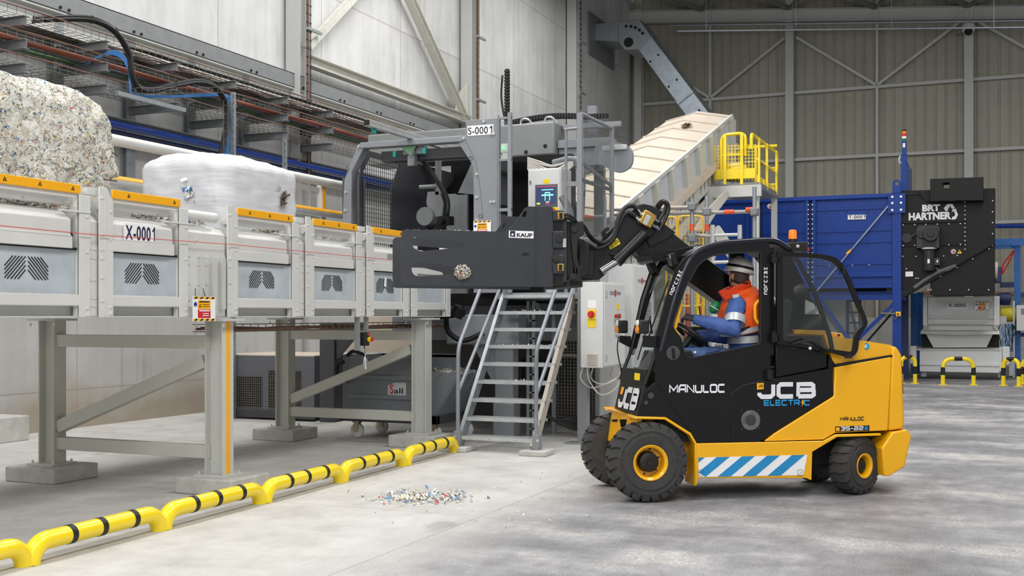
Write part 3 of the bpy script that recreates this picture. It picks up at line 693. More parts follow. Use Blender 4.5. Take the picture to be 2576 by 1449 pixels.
# pull cord
b = MB().tube([(FX+.035, 3, 2.245), (FX+.035, 6.7, 2.225), (FX+.035, 8.5, 2.25), (FX+.035, 10.98, 2.245), (FX+.035, 13, 2.25)], .0032, 6)
tag(b.build('pull_cord', M_RED), 'thin red safety cord strung along the conveyor side', 'cord')
b = MB()
for y in (7.95, 10.02): b.tube(arc((FX+.035, y, 2.245), .018, 0, 2*PI, YA, Z, 12), .004, 6)
b.build('cord_eyelet', M_BOLT, CV)
sg = thing('warning_sign', 'white warning card with yellow and red panels hung on the conveyor side', 'sign', (-6.34, 8.03, 1.53))
warn_sign(sg, (-6.345, 7.885, 1.555), V((.06,1,0)), Z, .285, .215)
b = MB().tube([(-6.36, 7.94, 1.76), (-6.35, 7.93, 1.84)], .003, 5).tube([(-6.36, 8.08, 1.76), (-6.35, 8.03, 1.84)], .003, 5)
b.build('tie', M_HOSE, sg)

# ---- support trestles and their concrete pads
def trestle(y, label, strip):
    t = thing('support_trestle', label, 'support frame', (-7.45, y, 0), group='trestles under the raised conveyor')
    for x in (-6.5, -8.5):
        MB().ibeam((x, y, .15), (x, y, 1.56), .2, .16, .014, XA).cbox((x, y, .155), .32, .32, .02).cbox((x, y, 1.565), .36, .3, .022).build('post', M_FRAME if x < -7 else M_WHITE2, t, bevel=.002)
        if strip and x > -7:
            MB().box((x+.0995, y-.028, .17), (x+.1025, y+.026, 1.55)).build('amber_strip', M_ORANGE, t)
    MB().box((-8.42, y-.05, 1.30), (-6.58, y+.05, 1.42)).build('cross_beam', M_FRAME, t, bevel=.004)
    MB().box((-8.42, y-.05, .30), (-6.58, y+.05, .42)).build('cross_beam', M_FRAME, t, bevel=.004)
    MB().bar((-8.40, y, .52), (-6.64, y, 1.19), .10, .12).build('diagonal_brace', M_FRAME, t, bevel=.004)
    bb = MB(); bolts(bb, [(x+dx, y+dy, .165) for x in (-6.5,-8.5) for dx in (-.13,.13) for dy in (-.12,.12)], Z, .013, .03); bolts(bb, [(x+dx, y-.13, 1.53) for x in (-6.5,-8.5) for dx in (-.15,.15)], -Z, .013, .03)
    bb.build('bolt', M_BOLT, t)
trestle(8.45, 'steel trestle under the conveyor with an amber strip on its front post', True)
trestle(12.42, 'steel trestle under the conveyor near the stairs and wheeled skip', False)
def pad(x, y, sx, sy, h, label): tag(MB().cbox((x, y, h/2), sx, sy, h).build('concrete_pad', M_CONC, bevel=.012), label, 'concrete pad', 'concrete pads under steel feet')
pad(-6.5, 8.5, .62, .58, .145, 'concrete pad under the amber striped conveyor post')
pad(-8.5, 8.45, .62, .58, .145, 'concrete pad under the shaded far post left of centre')
pad(-6.5, 12.42, .62, .58, .145, 'concrete pad under the white post beside the wheeled skip')
pad(-8.5, 12.42, .62, .58, .145, 'concrete pad under the post in front of the vented grey box')
pad(-6.5, 4.6, .62, .58, .145, 'concrete pad just behind the yellow barrier nearest the camera')
pad(-11.7, 10.75, .5, .5, .32, 'small concrete block standing against the concrete wall')
MB().ibeam((-6.5, 4.4, .15), (-6.5, 4.4, 1.56), .2, .16, .014, XA).build('post', M_WHITE2, CV)
# ---- slender wire tray hung under the conveyor
t = thing('under_tray', 'wire tray with brown cables hung under the conveyor', 'cable tray', (-7.1, 11, 1.45))
b = MB()
for dx in (0, .15, .3):
    for dz in ((0, .07) if dx != .15 else (0,)): b.bar((-7.0+dx, 8.7, 1.45+dz), (-7.0+dx, 14.2, 1.45+dz), .007, .007)
for k in range(45):
    y = 8.7+k*.125; b.bar((-7.0, y, 1.45), (-6.7, y, 1.45), .006, .006); b.bar((-6.7, y, 1.45), (-6.7, y, 1.52), .006, .006)
b.build('mesh_basket', M_WIRE, t, smooth=False)
b = MB()
for k in range(5): b.tube([(-6.95+.05*k, 8.7+q*.55, 1.475+.012*math.sin(q*1.7+k)) for q in range(11)], .015, 6)
b.build('cable', mat('brown_cable', (120,86,68)), t)
t = thing('pendant_control', 'small black pendant box with red stop button hanging under the conveyor', 'switch', (-6.42, 10.95, 1.1))
MB().box((-6.46, 10.87, 1.27), (-6.40, 10.98, 1.42)).build('housing', M_HOSE, t, bevel=.005)
MB().cyl((-6.40, 10.96, 1.34), (-6.365, 10.96, 1.34), .026).build('collar', M_YEL, t)
MB().cyl((-6.37, 10.96, 1.34), (-6.345, 10.96, 1.34), .022).build('stop_button', M_RED, t)
MB().box((-6.399, 10.93, 1.385), (-6.395, 10.98, 1.415)).build('tag', M_RED, t)
MB().bar((-6.45, 10.80, 1.22), (-6.45, 10.80, 1.62), .05, .04).bar((-6.45, 10.99, 1.3), (-6.45, 10.99, 1.62), .04, .04).build('hanger', M_GALV, t)
MB().tube([(-6.42, 10.90, 1.27), (-6.42, 10.91, 1.18)], .008, 6).lathe((-6.42, 10.92, 1.17), (0,.05,-1), [(.005,0),(.022,.04),(.026,.09),(.012,.16)], 14).build('hook', M_CHROME, t)

# ================================================================ bales
def lumpy(a, b, r, seg, amp, freq, seed):                          # rounded, dented block
    from mathutils import noise as NZ
    a, b = V(a), V(b); c = (a+b)/2; h = (b-a)/2; bm = bmesh.new(); bmesh.ops.create_cube(bm, size=2)
    bmesh.ops.subdivide_edges(bm, edges=bm.edges, cuts=seg, use_grid_fill=True); vs = []
    for v in bm.verts:
        p = V((v.co.x*h.x, v.co.y*h.y, v.co.z*h.z)); q = V([max(-h[i]+r[i], min(h[i]-r[i], p[i])) for i in range(3)]); d = p-q
        if d.length > 1e-6: d = V((d.x/r[0], d.y/r[1], d.z/r[2])); d.normalize(); p = q+V((d.x*r[0], d.y*r[1], d.z*r[2]))
        n = (p-V((0,0,0))).normalized(); w = p+c
        p += n*(amp*NZ.noise(w*freq+V((seed,)*3))+amp*.5*NZ.noise(w*freq*3.1)+amp*.35*NZ.noise(w*freq*9))
        v.co = p+c
    m = MB(); bm.verts.index_update(); m.v = [v.co.copy() for v in bm.verts]; m.f = [tuple(v.index for v in f.verts) for f in bm.faces]; bm.free(); return m
def shred_mat():
    k = N('baled_shredded_plastic'); vec = k.coord(); wv = k.n('ShaderNodeVectorMath', operation='ADD')
    nn = k.n('ShaderNodeTexNoise'); nn.inputs['Scale'].default_value = 9; k.l(vec, nn.inputs['Vector']); sc = k.n('ShaderNodeVectorMath', operation='SCALE'); sc.inputs['Scale'].default_value = .10
    k.l(nn.outputs['Color'], sc.inputs[0]); k.l(vec, wv.inputs[0]); k.l(sc.outputs[0], wv.inputs[1])
    def vor(scale):
        v = k.n('ShaderNodeTexVoronoi'); v.inputs['Scale'].default_value = scale; v.inputs['Randomness'].default_value = 1; k.l(wv.outputs[0], v.inputs['Vector'])
        s = k.n('ShaderNodeSeparateColor'); k.l(v.outputs['Color'], s.inputs[0]); return v.outputs['Distance'], s.outputs[0], s.outputs[1]
    def flat(fac, *st):
        r = k.n('ShaderNodeValToRGB'); r.color_ramp.interpolation = 'CONSTANT'; e = r.color_ramp.elements
        while len(e) < len(st): e.new(.5)
        for i, (p, c) in enumerate(st): e[i].position = p; e[i].color = c
        k.l(fac, r.inputs[0]); return r.outputs[0]
    d1, a1, b1 = vor(46); d2, a2, b2 = vor(95); d3, a3, b3 = vor(22)
    c1 = flat(a1, (0, srgb(240,239,230)), (.22, srgb(226,224,212)), (.36, srgb(206,203,190)), (.50, srgb(246,245,240)), (.66, srgb(196,190,172)), (.76, srgb(222,212,176)), (.84, srgb(150,150,148)), (.90, srgb(110,150,190)), (.925, srgb(60,92,150)), (.945, srgb(196,110,96)), (.96, srgb(224,190,70)), (.975, srgb(120,150,110)))
    c2 = flat(a2, (0, srgb(232,231,224)), (.35, srgb(205,202,190)), (.6, srgb(160,156,142)), (.78, srgb(120,118,112)), (.88, srgb(70,110,170)), (.91, srgb(214,196,120)), (.95, srgb(50,54,70)), (.97, srgb(180,70,60)))
    c3 = flat(a3, (0, srgb(236,234,224)), (.5, srgb(244,243,236)), (.8, srgb(216,212,196)))
    c = k.mix(k.ramp(b2, (.45, G0), (.5, G1)), c1, c2); c = k.mix(k.ramp(b3, (.62, G0), (.66, G1)), c, c3)
    gap = k.ramp(d1, (.0, G1), (.55, (.62,.6,.56,1))); c = k.mix(.45, c, gap, 'MULTIPLY')
    k.l(c, k.b.inputs['Base Color']); k.b.inputs['Roughness'].default_value = .6; k.b.inputs['Specular IOR Level'].default_value = .25
    k.bump(k.math('ADD', k.math('MULTIPLY', d1, -1.0), k.math('MULTIPLY', d2, -.5)), .5, .015)
    return k.m
M_SHRED = shred_mat()
SCRAPM = [mat('scrap_white', (238,238,232), .6), mat('scrap_grey', (176,174,164), .6), mat('scrap_cream', (222,208,168), .6), mat('scrap_blue', (70,132,196), .5), mat('scrap_brown', (128,110,92), .6), mat('scrap_red', (196,70,60), .5)]
def scraps(n, fn, size, b):                                        # loose bent flakes
    for _ in range(n):
        p, nr = fn(); s = size*random.uniform(.4, 1.3); d = V((random.uniform(-1,1), random.uniform(-1,1), random.uniform(-1,1)))
        e1 = d.cross(nr); e1 = e1.normalized() if e1.length > .01 else XA; e2 = (nr.cross(e1)+nr*random.uniform(-.2,.9)).normalized()
        b.add([p-e1*s*.5, p+e1*s*.5, p+e1*s*.5+e2*s*random.uniform(.5,1.8), p-e1*s*.45+e2*s*random.uniform(.5,1.8)+nr*s*.4], [(0,1,2,3)])
        for i in range(4): b.v[-4+i] = b.v[-4+i]
BM = lumpy((-8.3, 5.2, 2.23), (-6.66, 7.36, 3.44), (.22,.38,.30), 46, .055, 3.2, 3)
BL = thing('loose_bale', 'unwrapped mottled bale of shredded plastic on the conveyor', 'bale', (-7.5, 6.2, 2.22))
for p in BM.v:                                                      # bulge near the top right, pinched below
    t_ = (p.y-6.6)/.6
    if p.y > 6.6: p.y += .10*max(0, math.sin((p.z-2.2)*2.6))-.09*(p.z < 2.75)
BM.build('bale_body', M_SHRED, BL)
fl = list(BM.f); pool = [MB() for _ in SCRAPM]
for k in range(len(SCRAPM)):
    def fn():
        f = random.choice(fl); a = BM.v[f[0]]; nr = (BM.v[f[1]]-a).cross(BM.v[f[2]]-a); return a.lerp(BM.v[f[2]], random.random()), -nr.normalized() if nr.length > 1e-9 and nr.dot(a-V((-7.5,6.2,2.8))) < 0 else (nr.normalized() if nr.length > 1e-9 else Z)
    scraps((2200, 1400, 700, 220, 420, 110)[k], fn, .010, pool[k]); o = pool[k].build('shred', SCRAPM[k], BL, smooth=False); o['kind'] = 'stuff'
b = MB().tube(spline([(-6.75, 7.0, 3.0), (-6.70, 7.2, 2.98), (-6.66, 7.33, 2.92)], 4), .006, 6).tube(spline([(-6.78, 7.05, 2.75), (-6.7, 7.18, 2.72), (-6.64, 7.30, 2.71)], 4), .006, 6)
b.build('baling_wire', mat('rusty_wire', (96,66,50), .7), BL)

def film_mat():
    k = N('white_stretch_film'); vec = k.coord((1,1,7)); n = k.noise(vec, 2.4, 6, .6); w_ = k.noise(k.coord((1.2,1.2,15)), 2.0, 4, .6)
    k.l(k.ramp(n, (.3, srgb(206,206,210)), (.7, srgb(222,222,226))), k.b.inputs['Base Color']); k.b.inputs['Roughness'].default_value = .28
    k.bump(k.math('ADD', n, k.math('MULTIPLY', w_, .6)), .26, .03); k.b.inputs['Specular IOR Level'].default_value = .5; return k.m
WB = thing('wrapped_bale', 'white film wrapped bale sitting on the middle of the conveyor', 'bale', (-7.6, 9.5, 2.22))
BM = lumpy((-7.81, 8.80, 2.23), (-6.72, 10.15, 3.17), (.34,.18,.14), 26, .03, 2.4, 9)
for p in BM.v:
    d = math.hypot((p.x+7.4)/.75, (p.y-9.4)/.75)
    if p.z > 3.0: p.z += .07*max(0, 1-d)
BM.build('film_wrap', film_mat(), WB)
b = MB()
def tear(c, nr, n, r):
    c, nr = V(c), V(nr)
    for _ in range(n):
        t1 = nr.cross(Z).normalized(); o = t1*random.gauss(0, r)+Z*random.gauss(0, r*1.5)
        scraps(1, lambda: (c+o, nr), .03, b)
tear((-6.70, 9.76, 2.80), (1,0,0), 60, .022); o1 = b; b.build('tear', mat('scrap_brown', (128,110,92)), WB, smooth=False)
b = MB(); tear((-7.12, 8.79, 2.80), (0,-1,0), 26, .03); b.build('tear', SCRAPM[0], WB, smooth=False)
b = MB(); tear((-7.12, 8.79, 2.80), (0,-1,0), 10, .03); b.build('tear', SCRAPM[3], WB, smooth=False)
b = MB(); tear((-6.70, 9.76, 2.80), (1,0,0), 25, .022); b.build('tear', SCRAPM[1], WB, smooth=False)
# shredded litter caught along the conveyor edge
b6 = [MB() for _ in SCRAPM]
for y0, y1, n in ((7.45, 7.78, 240), (7.9, 8.35, 260), (9.25, 9.47, 190), (5.6, 6.6, 420), (6.72, 6.85, 60), (10.45, 10.68, 20)):
    for k, wgt in enumerate((.34, .27, .13, .05, .17, .04)):
        scraps(int(n*wgt), lambda: (V((FX-.2+random.gauss(0,.05), random.uniform(y0, y1), 2.425+abs(random.gauss(0,.022)))), Z), .02, b6[k])
lt = thing('conveyor_litter', 'loose shredded scraps lying along the top edge of the conveyor', 'litter', (-6.6, 8, 2.42)); lt['kind'] = 'stuff'
for k, q in enumerate(b6): q.build('scrap', SCRAPM[k], lt, smooth=False)['kind'] = 'stuff'

# ================================================================ yellow floor barriers
def barrier(label):
    t = thing('floor_barrier', label, 'barrier', (-5.85, 6, 0), group='yellow floor barriers beside the conveyor')
    L, r, h = 1.26, .062, .135; x = -5.85; y0 = 6-L/2; y1 = 6+L/2
    P_ = [(x, y0, 0)]+arc((x, y0+.13, .0), .13, PI, PI/2, YA, Z, 6)
    pts = [V((x, y0, -.0))]+[V((x, y0+.14-.14*math.cos(a), h*math.sin(a))) for a in [i*PI/14 for i in range(1, 8)]]+[V((x, y1-.14+.14*math.sin(a), h*math.cos(a))) for a in [i*PI/14 for i in range(0, 8)]]
    MB().tube(pts, r, 22).build('pipe', M_SAFE, t)
    for f in (.27, .5, .76):
        y = y0+L*f; MB().tube([(x, y-.024, h), (x, y+.024, h)], r+.003, 32).build('black_band', M_HOSE, t)
    return t
names = ['yellow pipe barrier nearest the camera, cut off by the picture edge', 'yellow pipe barrier second from the camera, shown whole', 'yellow pipe barrier in front of the amber striped post', 'yellow pipe barrier just beyond the amber striped post', 'yellow pipe barrier second from the stairs', 'yellow pipe barrier ending at the stair foot']
t0 = barrier(names[1]); t0.location = (-5.72, 6.115, 0); t0.rotation_euler.z = .029; MW[t0] = Matrix.Translation(t0.location)
for i, y in ((0, 4.82), (2, 7.42), (3, 8.74), (4, 10.03), (5, 11.36)):
    dup(t0, (-5.70-.025*(i), y, 0), .029, names[i])
# ================================================================ wrapping machine S-0001
WM = thing('wrapping_machine', 'large slate grey bale wrapping machine with open portal and clear guards', 'machine', (-7, 14.8, 0))
PYs = 13.4; q = lambda *pts: [V((x, PYs, z)) for x, z in pts]
left_leg = q((-8.24,1.9),(-8.24,3.0),(-8.21,3.47),(-7.99,3.95),(-7.72,3.965),(-7.72,3.90),(-7.90,3.89),(-8.09,3.58),(-8.10,2.9),(-8.10,1.9))
MB().prism(left_leg, (0,.16,0)).build('portal_leg', M_WRAP, WM, bevel=.008)
MB().box((-7.95, PYs-.02, 3.885), (-6.40, PYs+.14, 3.965)).build('portal_beam', M_WRAP, WM, bevel=.01)
col = q((-6.36,4.165),(-5.91,4.165),(-5.91,1.9),(-6.25,1.9),(-6.25,3.55),(-6.46,3.86),(-6.46,3.965),(-6.37,3.965))
MB().prism(col, (0,.12,0)).build('portal_column', M_WRAP, WM, bevel=.006)
b = MB(); P_ = lambda x, z: V((x, PYs-.003, z))
for p in ((-6.39,3.93),(-6.45,3.92),(-7.88,3.92),(-7.98,3.91),(-6.10,4.13),(-6.0,3.96),(-5.955,3.96),(-6.2,3.45),(-6.2,3.15),(-6.2,2.85),(-6.0,3.08),(-5.955,3.08),(-8.18,3.3),(-8.19,3.05)): b.cyl(P_(*p)+V((0,.003,0)), P_(*p)-V((0,.016,0)), .022, .018, 8)
b.build('bolt', M_BOLT, WM)
b = MB()                                                            # fold line and lightening holes
for a, c in ((( -6.38,3.93),(-6.22,3.62)),((-6.22,3.62),(-6.16,3.3)),((-6.16,3.3),(-6.07,2.5))): b.bar(V((a[0],PYs-.001,a[1])), V((c[0],PYs-.001,c[1])), .004, .003)
for x, z in ((-6.29,3.66),(-6.15,2.9),(-8.16,3.62)): b.tube(arc((x,PYs-.001,z), .025, 0, 2*PI, XA, Z, 16), .004, 5)
b.build('fold_line', M_WRAPD, WM)
a = MB().box((-6.335, PYs-.006, 3.955), (-5.965, PYs, 4.085)).build('number_plate', M_LABEL, WM)
text('S-0001', (-6.325, PYs-.0065, 3.97), XA, Z, .098, M_BTXT, a, .345, bold=.008)
warn_sign(WM, (-6.245, PYs-.012, 2.62), XA, Z, .25, .22)
# tunnel walls
xw = -8.0; wq = lambda *pts: [V((xw, y, z)) for y, z in pts]
MB().prism(wq((13.45,1.9),(13.45,3.5),(13.68,3.9),(16.4,3.9),(16.4,1.9)), (-.03,0,0), [wq((13.52,2.3),(13.52,3.55),(13.75,3.82),(14.62,3.82),(14.36,3.45),(14.36,2.3))]).build('tunnel_wall', M_WRAPD, WM)
b = MB()
for k in range(18):
    y = 13.55+k*.06; z1 = 3.55+max(0, (y-13.52))*1.17; z1 = min(z1, 3.82); y_ = y
    if y > 14.36: b.bar((xw, y, 3.45+(y-14.36)*1.42), (xw, y, 3.82), .006, .006)
    else: b.bar((xw, y, 2.3), (xw, y, z1), .006, .006)
for k in range(25):
    z = 2.32+k*.06; y0 = 13.52 if z < 3.55 else 13.52+(z-3.55)*.85; y1 = 14.36 if z < 3.45 else 14.36+(z-3.45)*.7
    b.bar((xw, y0, z), (xw, y1, z), .005, .005)
b.build('mesh_window', M_WIREB, WM, smooth=False)
MB().prism([V((xw,13.56,1.9)), V((-8.24,13.4,1.9)), V((-8.24,13.4,3.5)), V((xw,13.56,3.5))], (.02,.02,0)).build('entry_flare', M_WRAPD, WM)
MB().box((-8.05, 16.4, 1.5), (-5.95, 16.5, 4.3)).build('ring_plate', M_BLACKM, WM)
MB().box((-7.95, 13.6, 1.75), (-6.0, 16.4, 1.9)).build('bed', M_BLACKM, WM)
MB().lathe((-7.0, 16.25, 2.85), (0,-1,0), [(1.25,0),(1.25,.12),(1.12,.14),(1.02,.12),(1.02,0)], 48, True).build('wrapping_ring', M_BLACKM, WM)
MB().box((-7.44, 15.0, 1.9), (-7.29, 15.05, 3.40)).box((-7.29, 14.985, 1.9), (-7.10, 15.05, 3.38)).build('side_shield', M_DSTEEL, WM, bevel=.004)
MB().prism([V((-7.30,15.1,3.42)),V((-7.08,15.1,3.85)),V((-6.98,15.1,3.85)),V((-7.0,15.1,3.38))], (0,.06,0)).build('deflector', M_DSTEEL, WM, bevel=.004)
MB().box((-7.06, 15.2, 1.9), (-6.9, 15.6, 3.25)).build('roller_guard', M_WRAPD, WM, bevel=.004)
# film carriage hanging in the tunnel
MB().lathe((-7.35, 14.35, 3.0), (0,-1,0), [(.0,0),(.10,0),(.13,.05),(.13,.22),(.0,.22)], 24).build('film_holder', M_DSTEEL, WM)
MB().prism([V((-7.34,14.2,3.35)),V((-7.17,14.2,3.35)),V((-7.1,14.2,3.18)),V((-7.12,14.2,3.0)),V((-7.3,14.2,2.98)),V((-7.36,14.2,3.2))], (0,.05,0)).box((-7.22,14.2,3.3),(-7.14,14.25,3.85)).build('film_arm', M_DSTEEL, WM, bevel=.004)
MB().cyl((-7.46,14.2,3.42), (-7.2,14.2,3.42), .03).build('roller', M_DSTEEL, WM)
b = MB()
for k in range(32):
    a_ = 2*PI*k/32; b.cbox((-7.42+.02, 14.4+.155*math.cos(a_), 3.0+.155*math.sin(a_)), .02, .02, .02)
b.lathe((-7.42, 14.4, 3.0), XA, [(.15,0),(.15,.02),(0,.02)], 32); b.build('toothed_wheel', M_BLACKM, WM)
hz = [(-7.32, 13.95, 3.95), (-7.25, 13.9, 3.75), (-7.1, 13.9, 3.55), (-7.0, 13.95, 3.38), (-6.93, 14.0, 3.2), (-6.93, 14.0, 3.02), (-7.0, 14.05, 2.9)]
b = MB().tube(spline(hz, 8), .032, 10)
pts = spline(hz, 8)
for k in range(0, len(pts)-1): b.cyl(pts[k], pts[k]+(pts[k+1]-pts[k]).normalized()*.012, .037, None, 10)
b.build('ribbed_hose', M_HOSE, WM)
MB().box((-7.0,13.9,2.85),(-6.85,14.05,2.97)).cyl((-6.95,13.8,2.9),(-6.95,14.1,2.9),.045).build('motor', M_BLACKM, WM)
MB().box((-7.75,13.62,3.72),(-6.3,13.8,3.86)).build('sensor_bridge', M_WRAPD, WM)
MB().box((-7.35,13.5,3.78),(-7.05,13.66,3.9)).box((-7.26,13.46,3.62),(-7.16,13.56,3.76)).cyl((-7.2,13.45,3.8),(-7.2,13.55,3.8),.05).build('sensor_mount', M_DSTEEL, WM, bevel=.004)
b = MB()
for x, z in ((-7.43,3.78),(-6.98,3.80)): b.box((x-.022,13.4,z-.04),(x+.022,13.44,z+.04))
b.box((-7.22,12.42,3.90),(-7.17,12.48,3.97)); b.build('sensor', M_TEAL, WM, bevel=.006)
MB().prism([V((-7.35,13.44,3.88)),V((-7.12,13.44,3.88)),V((-7.2,13.44,3.74))], (0,.01,0)).build('sensor_plate', mat('pale_green_plate', (110,150,120), .5), WM)
b = MB()
for dz in (0, .045): b.box((-7.22, 12.25, 3.965+dz), (-7.14, 15.3, 4.003+dz))
b.box((-7.215,12.25,3.99),(-7.145,15.3,4.03)); b.build('aluminium_rail', mat('satin_aluminium', (206,208,208), .35, .5), WM, bevel=.002)
MB().box((-7.2195,12.249,3.97),(-7.1405,12.252,4.045)).build('rail_end', M_DARK, WM)
# upper box beam, energy chain, mast
MB().box((-8.9, 15.2, 3.92), (-5.81, 15.75, 4.40)).build('box_beam', mat('grey_green_paint', (128,131,130), .45, var=.04), WM, bevel=.03, seg=3)
b = MB()
for x, z in ((-6.25,3.98),(-5.95,4.05)): b.cyl((x,15.2,z),(x,15.195,z),.03)
b.build('beam_hole', M_DARK, WM)
b = MB(); zz = lambda t: 4.50+.05*math.sin(PI*min(1, t*1.2))
for k in range(34):
    x = -6.62+k*.044; b.cbox((x, 15.62, zz(k/33)), .040, .12, .075)
b.build('energy_chain', M_HOSE, WM, bevel=.006)
b = MB().box((-6.915, 15.97, 4.3), (-6.865, 16.03, 5.40)); b.tube(spline([(-6.95,15.95,5.3),(-6.96,15.93,5.0),(-6.93,15.93,4.75),(-6.86,15.9,4.5),(-6.82,15.8,4.35)],6), .016, 8)
for k in range(22): b.cbox((-6.89, 15.99, 4.35+k*.048), .065, .08, .03)
b.build('mast_chain', M_HOSE, WM)
b = MB()
for x, y, z in ((-6.30,15.4,4.4),(-5.92,15.4,4.4)): b.tube(spline([(x-.12,y,z),(x-.10,y,z+.09),(x,y,z+.09),(x+.08,y,z)],4), .018, 8)
b.build('pipe_elbow', M_GALV, WM)
b = MB().box((-5.8, 15.3, 4.02), (-5.0, 15.6, 4.14)).box((-5.8,15.3,3.75),(-5.0,15.6,3.86)).box((-5.8,15.35,3.86),(-5.0,15.5,4.02)).bar((-5.78,15.5,4.35),(-4.9,15.5,4.35),.07,.07); b.build('side_beam', M_WRAP, WM, bevel=.006)
MB().box((-5.55,15.9,3.9),(-5.42,16.0,4.72)).box((-5.45,15.9,1.9),(-5.3,16.0,3.8)).build('rear_post', M_WRAP, WM)
b = MB().prism([V((x,15.0,z)) for x, z in ((-5.9,1.9),(-5.9,3.55),(-5.8,3.7),(-5.7,3.7),(-5.35,2.6),(-5.3,1.9))], (0,.05,0)).prism([V((x,14.7,z)) for x, z in ((-5.93,2.2),(-5.93,3.5),(-5.85,3.62),(-5.62,2.4))], (0,.04,0)); b.build('lever_plate', M_WRAPD, WM, bevel=.005)
b = MB()
for k in range(9): b.tube(spline([(-6.1, 14.9, 3.85-k*.02), (-5.9, 14.85, 3.78-k*.03), (-5.7, 14.9, 3.72-k*.03+.02*(k%2)), (-5.45, 15.0, 3.82-k*.012)], 5), .014, 6)
b.build('cable_nest', mat('pale_grey_cable', (200,196,186)), WM)
MB().box((-6.1,15.06,1.9),(-5.5,15.18,3.9)).build('dark_backing', M_BLACKM, WM)
# clear guards and their frames
def frame(pts, r=.022): return MB().tube(pts, r, 10)
b = MB().box((-5.90, 13.38, 1.9), (-5.885, 13.41, 4.2)).box((-5.76, 13.38, 1.9), (-5.71, 13.43, 4.22)).box((-5.9,13.39,4.14),(-5.71,13.42,4.17)).box((-5.9,13.39,3.60),(-5.71,13.42,3.63)).box((-5.9,13.39,2.95),(-5.71,13.42,2.99)); b.build('guard_frame', M_WRAP, WM, bevel=.003)
MB().box((-5.9, 13.40, 1.95), (-5.74, 13.406, 4.12)).build('clear_guard', G_CLEAR, WM)
b = MB().tube([(-5.02,13.55,1.9),(-5.02,13.55,3.98),(-4.82,13.55,3.985)], .024, 10)
b.box((-4.87,13.53,1.9),(-4.80,13.59,4.17)).box((-4.83,14.74,1.9),(-4.78,14.80,4.17)).tube([(-4.82,13.56,4.17),(-4.81,14.77,4.17)], .026, 10).tube([(-4.81,14.77,4.17),(-4.81,14.77,4.1)], .026, 8)
b.box((-5.02,13.54,3.25),(-4.81,13.57,3.31)).box((-4.82,13.56,3.30),(-4.80,14.77,3.35)).bar((-4.81,13.56,3.55),(-4.81,14.77,3.38),.02,.05).box((-4.82,13.56,2.25),(-4.80,14.77,2.30)).box((-4.82,14.45,2.3),(-4.79,14.50,3.2))
b.tube(spline([(-5.48,14.3,3.68),(-5.2,14.2,3.70),(-5.02,14.1,3.62),(-4.95,14.0,3.35),(-4.93,13.9,2.9)],5), .035, 10)
b.build('guard_frame', M_WRAP, WM, bevel=.003)
MB().box((-5.0,13.56,1.95),(-4.84,13.566,3.97)).build('clear_guard', G_CLEAR, WM)
MB().box((-4.80,13.6,1.95),(-4.794,14.75,4.12)).build('clear_guard', G_CLEAR, WM)
MB().prism(fillet([V((x,14.9,z)) for x, z in ((-5.1,3.75),(-5.1,4.0),(-4.75,4.0),(-4.55,3.9),(-4.55,3.65),(-4.75,3.55))], .15, 6), (0,.06,0)).build('belt_guard', M_WRAP, WM)
MB().box((-4.85,14.85,3.88),(-4.62,14.88,3.95)).build('guard_handle', M_WIREW, WM, bevel=.01)
b = MB().tube(spline([(-5.05,13.75,2.2),(-5.0,13.75,2.6),(-5.05,13.75,2.95),(-5.15,13.75,3.15)],5), [.05]*16, 10); b.build('flexible_hose', mat('grey_hose', (120,122,126), .5), WM)
# platform and dark machine body under it
MB().box((-5.95, 13.45, 1.82), (-4.7, 16.4, 1.90)).build('platform_deck', M_GALV, WM)
MB().box((-8.3, 14.9, 1.25), (-4.9, 16.4, 1.78)).build('base_frame', M_WRAP, WM, bevel=.01)
MB().box((-6.75,13.6,1.22),(-5.7,13.9,1.62)).build('drive_box', M_WRAP, WM, bevel=.02)
b = MB().cyl((-6.75,13.3,1.62),(-6.35,13.3,1.66),.07).cyl((-6.45,13.28,1.60),(-6.38,13.28,1.72),.09); b.tube(spline([(-6.6,13.3,1.6),(-6.58,13.32,1.4),(-6.4,13.4,1.28),(-6.15,13.5,1.38)],5), .035, 9); b.build('hydraulic_motor', M_BLACKM, WM)
MB().prism([V((x,13.75,z)) for x, z in ((-6.45,1.25),(-5.9,1.25),(-6.05,.75),(-6.15,.75))], (0,.05,0)).build('gusset', M_WRAP, WM)
MB().box((-6.08,13.70,.0),(-5.82,13.9,1.25)).box((-6.1,13.68,.0),(-5.8,13.92,.45)).build('leg', M_WRAP, WM, bevel=.012)
MB().box((-9.38,14.6,0),(-9.12,14.85,1.5)).prism([V((-9.12,14.65,.95)),V((-8.6,14.65,1.5)),V((-9.12,14.65,1.5))],(0,.1,0)).build('leg', M_WRAPD, WM, bevel=.01)
b = MB().box((-8.3,16.0,0.05),(-4.7,17.2,1.25)); b.build('press_body', mat('dark_press_body', (72,71,68), .6, var=.15), WM)
b = MB()
for k in range(22): b.box((-7.0+k*.09,15.985,.55),(-6.98+k*.09,15.999,.95))
b.build('press_slot', M_DARK, WM)
text('CORT', (-6.55,15.99,.42), XA, Z, .11, M_DARK, WM, .5, bold=.0, name='press_lettering')
b = MB()
for x in (-5.70,-5.62):
    b.chan((x,14.0,0),(x,14.0,1.8),.05,.04,.006)
for k in range(14): b.cbox((-5.66,13.98,.1+k*.12),.08,.01,.02)
b.build('cable_riser', M_GALV, WM)
b = MB()
for k in range(6): b.tube(spline([(-5.66+.01*k,14.05,1.2),(-5.62,14.0,.7),(-5.5+.02*k,13.95,.35-.02*k),(-5.1,14.0,.12+.03*k),(-4.7,14.1,.12+.03*k)],6), .02, 7)
b.build('floor_cable', M_HOSE, WM)
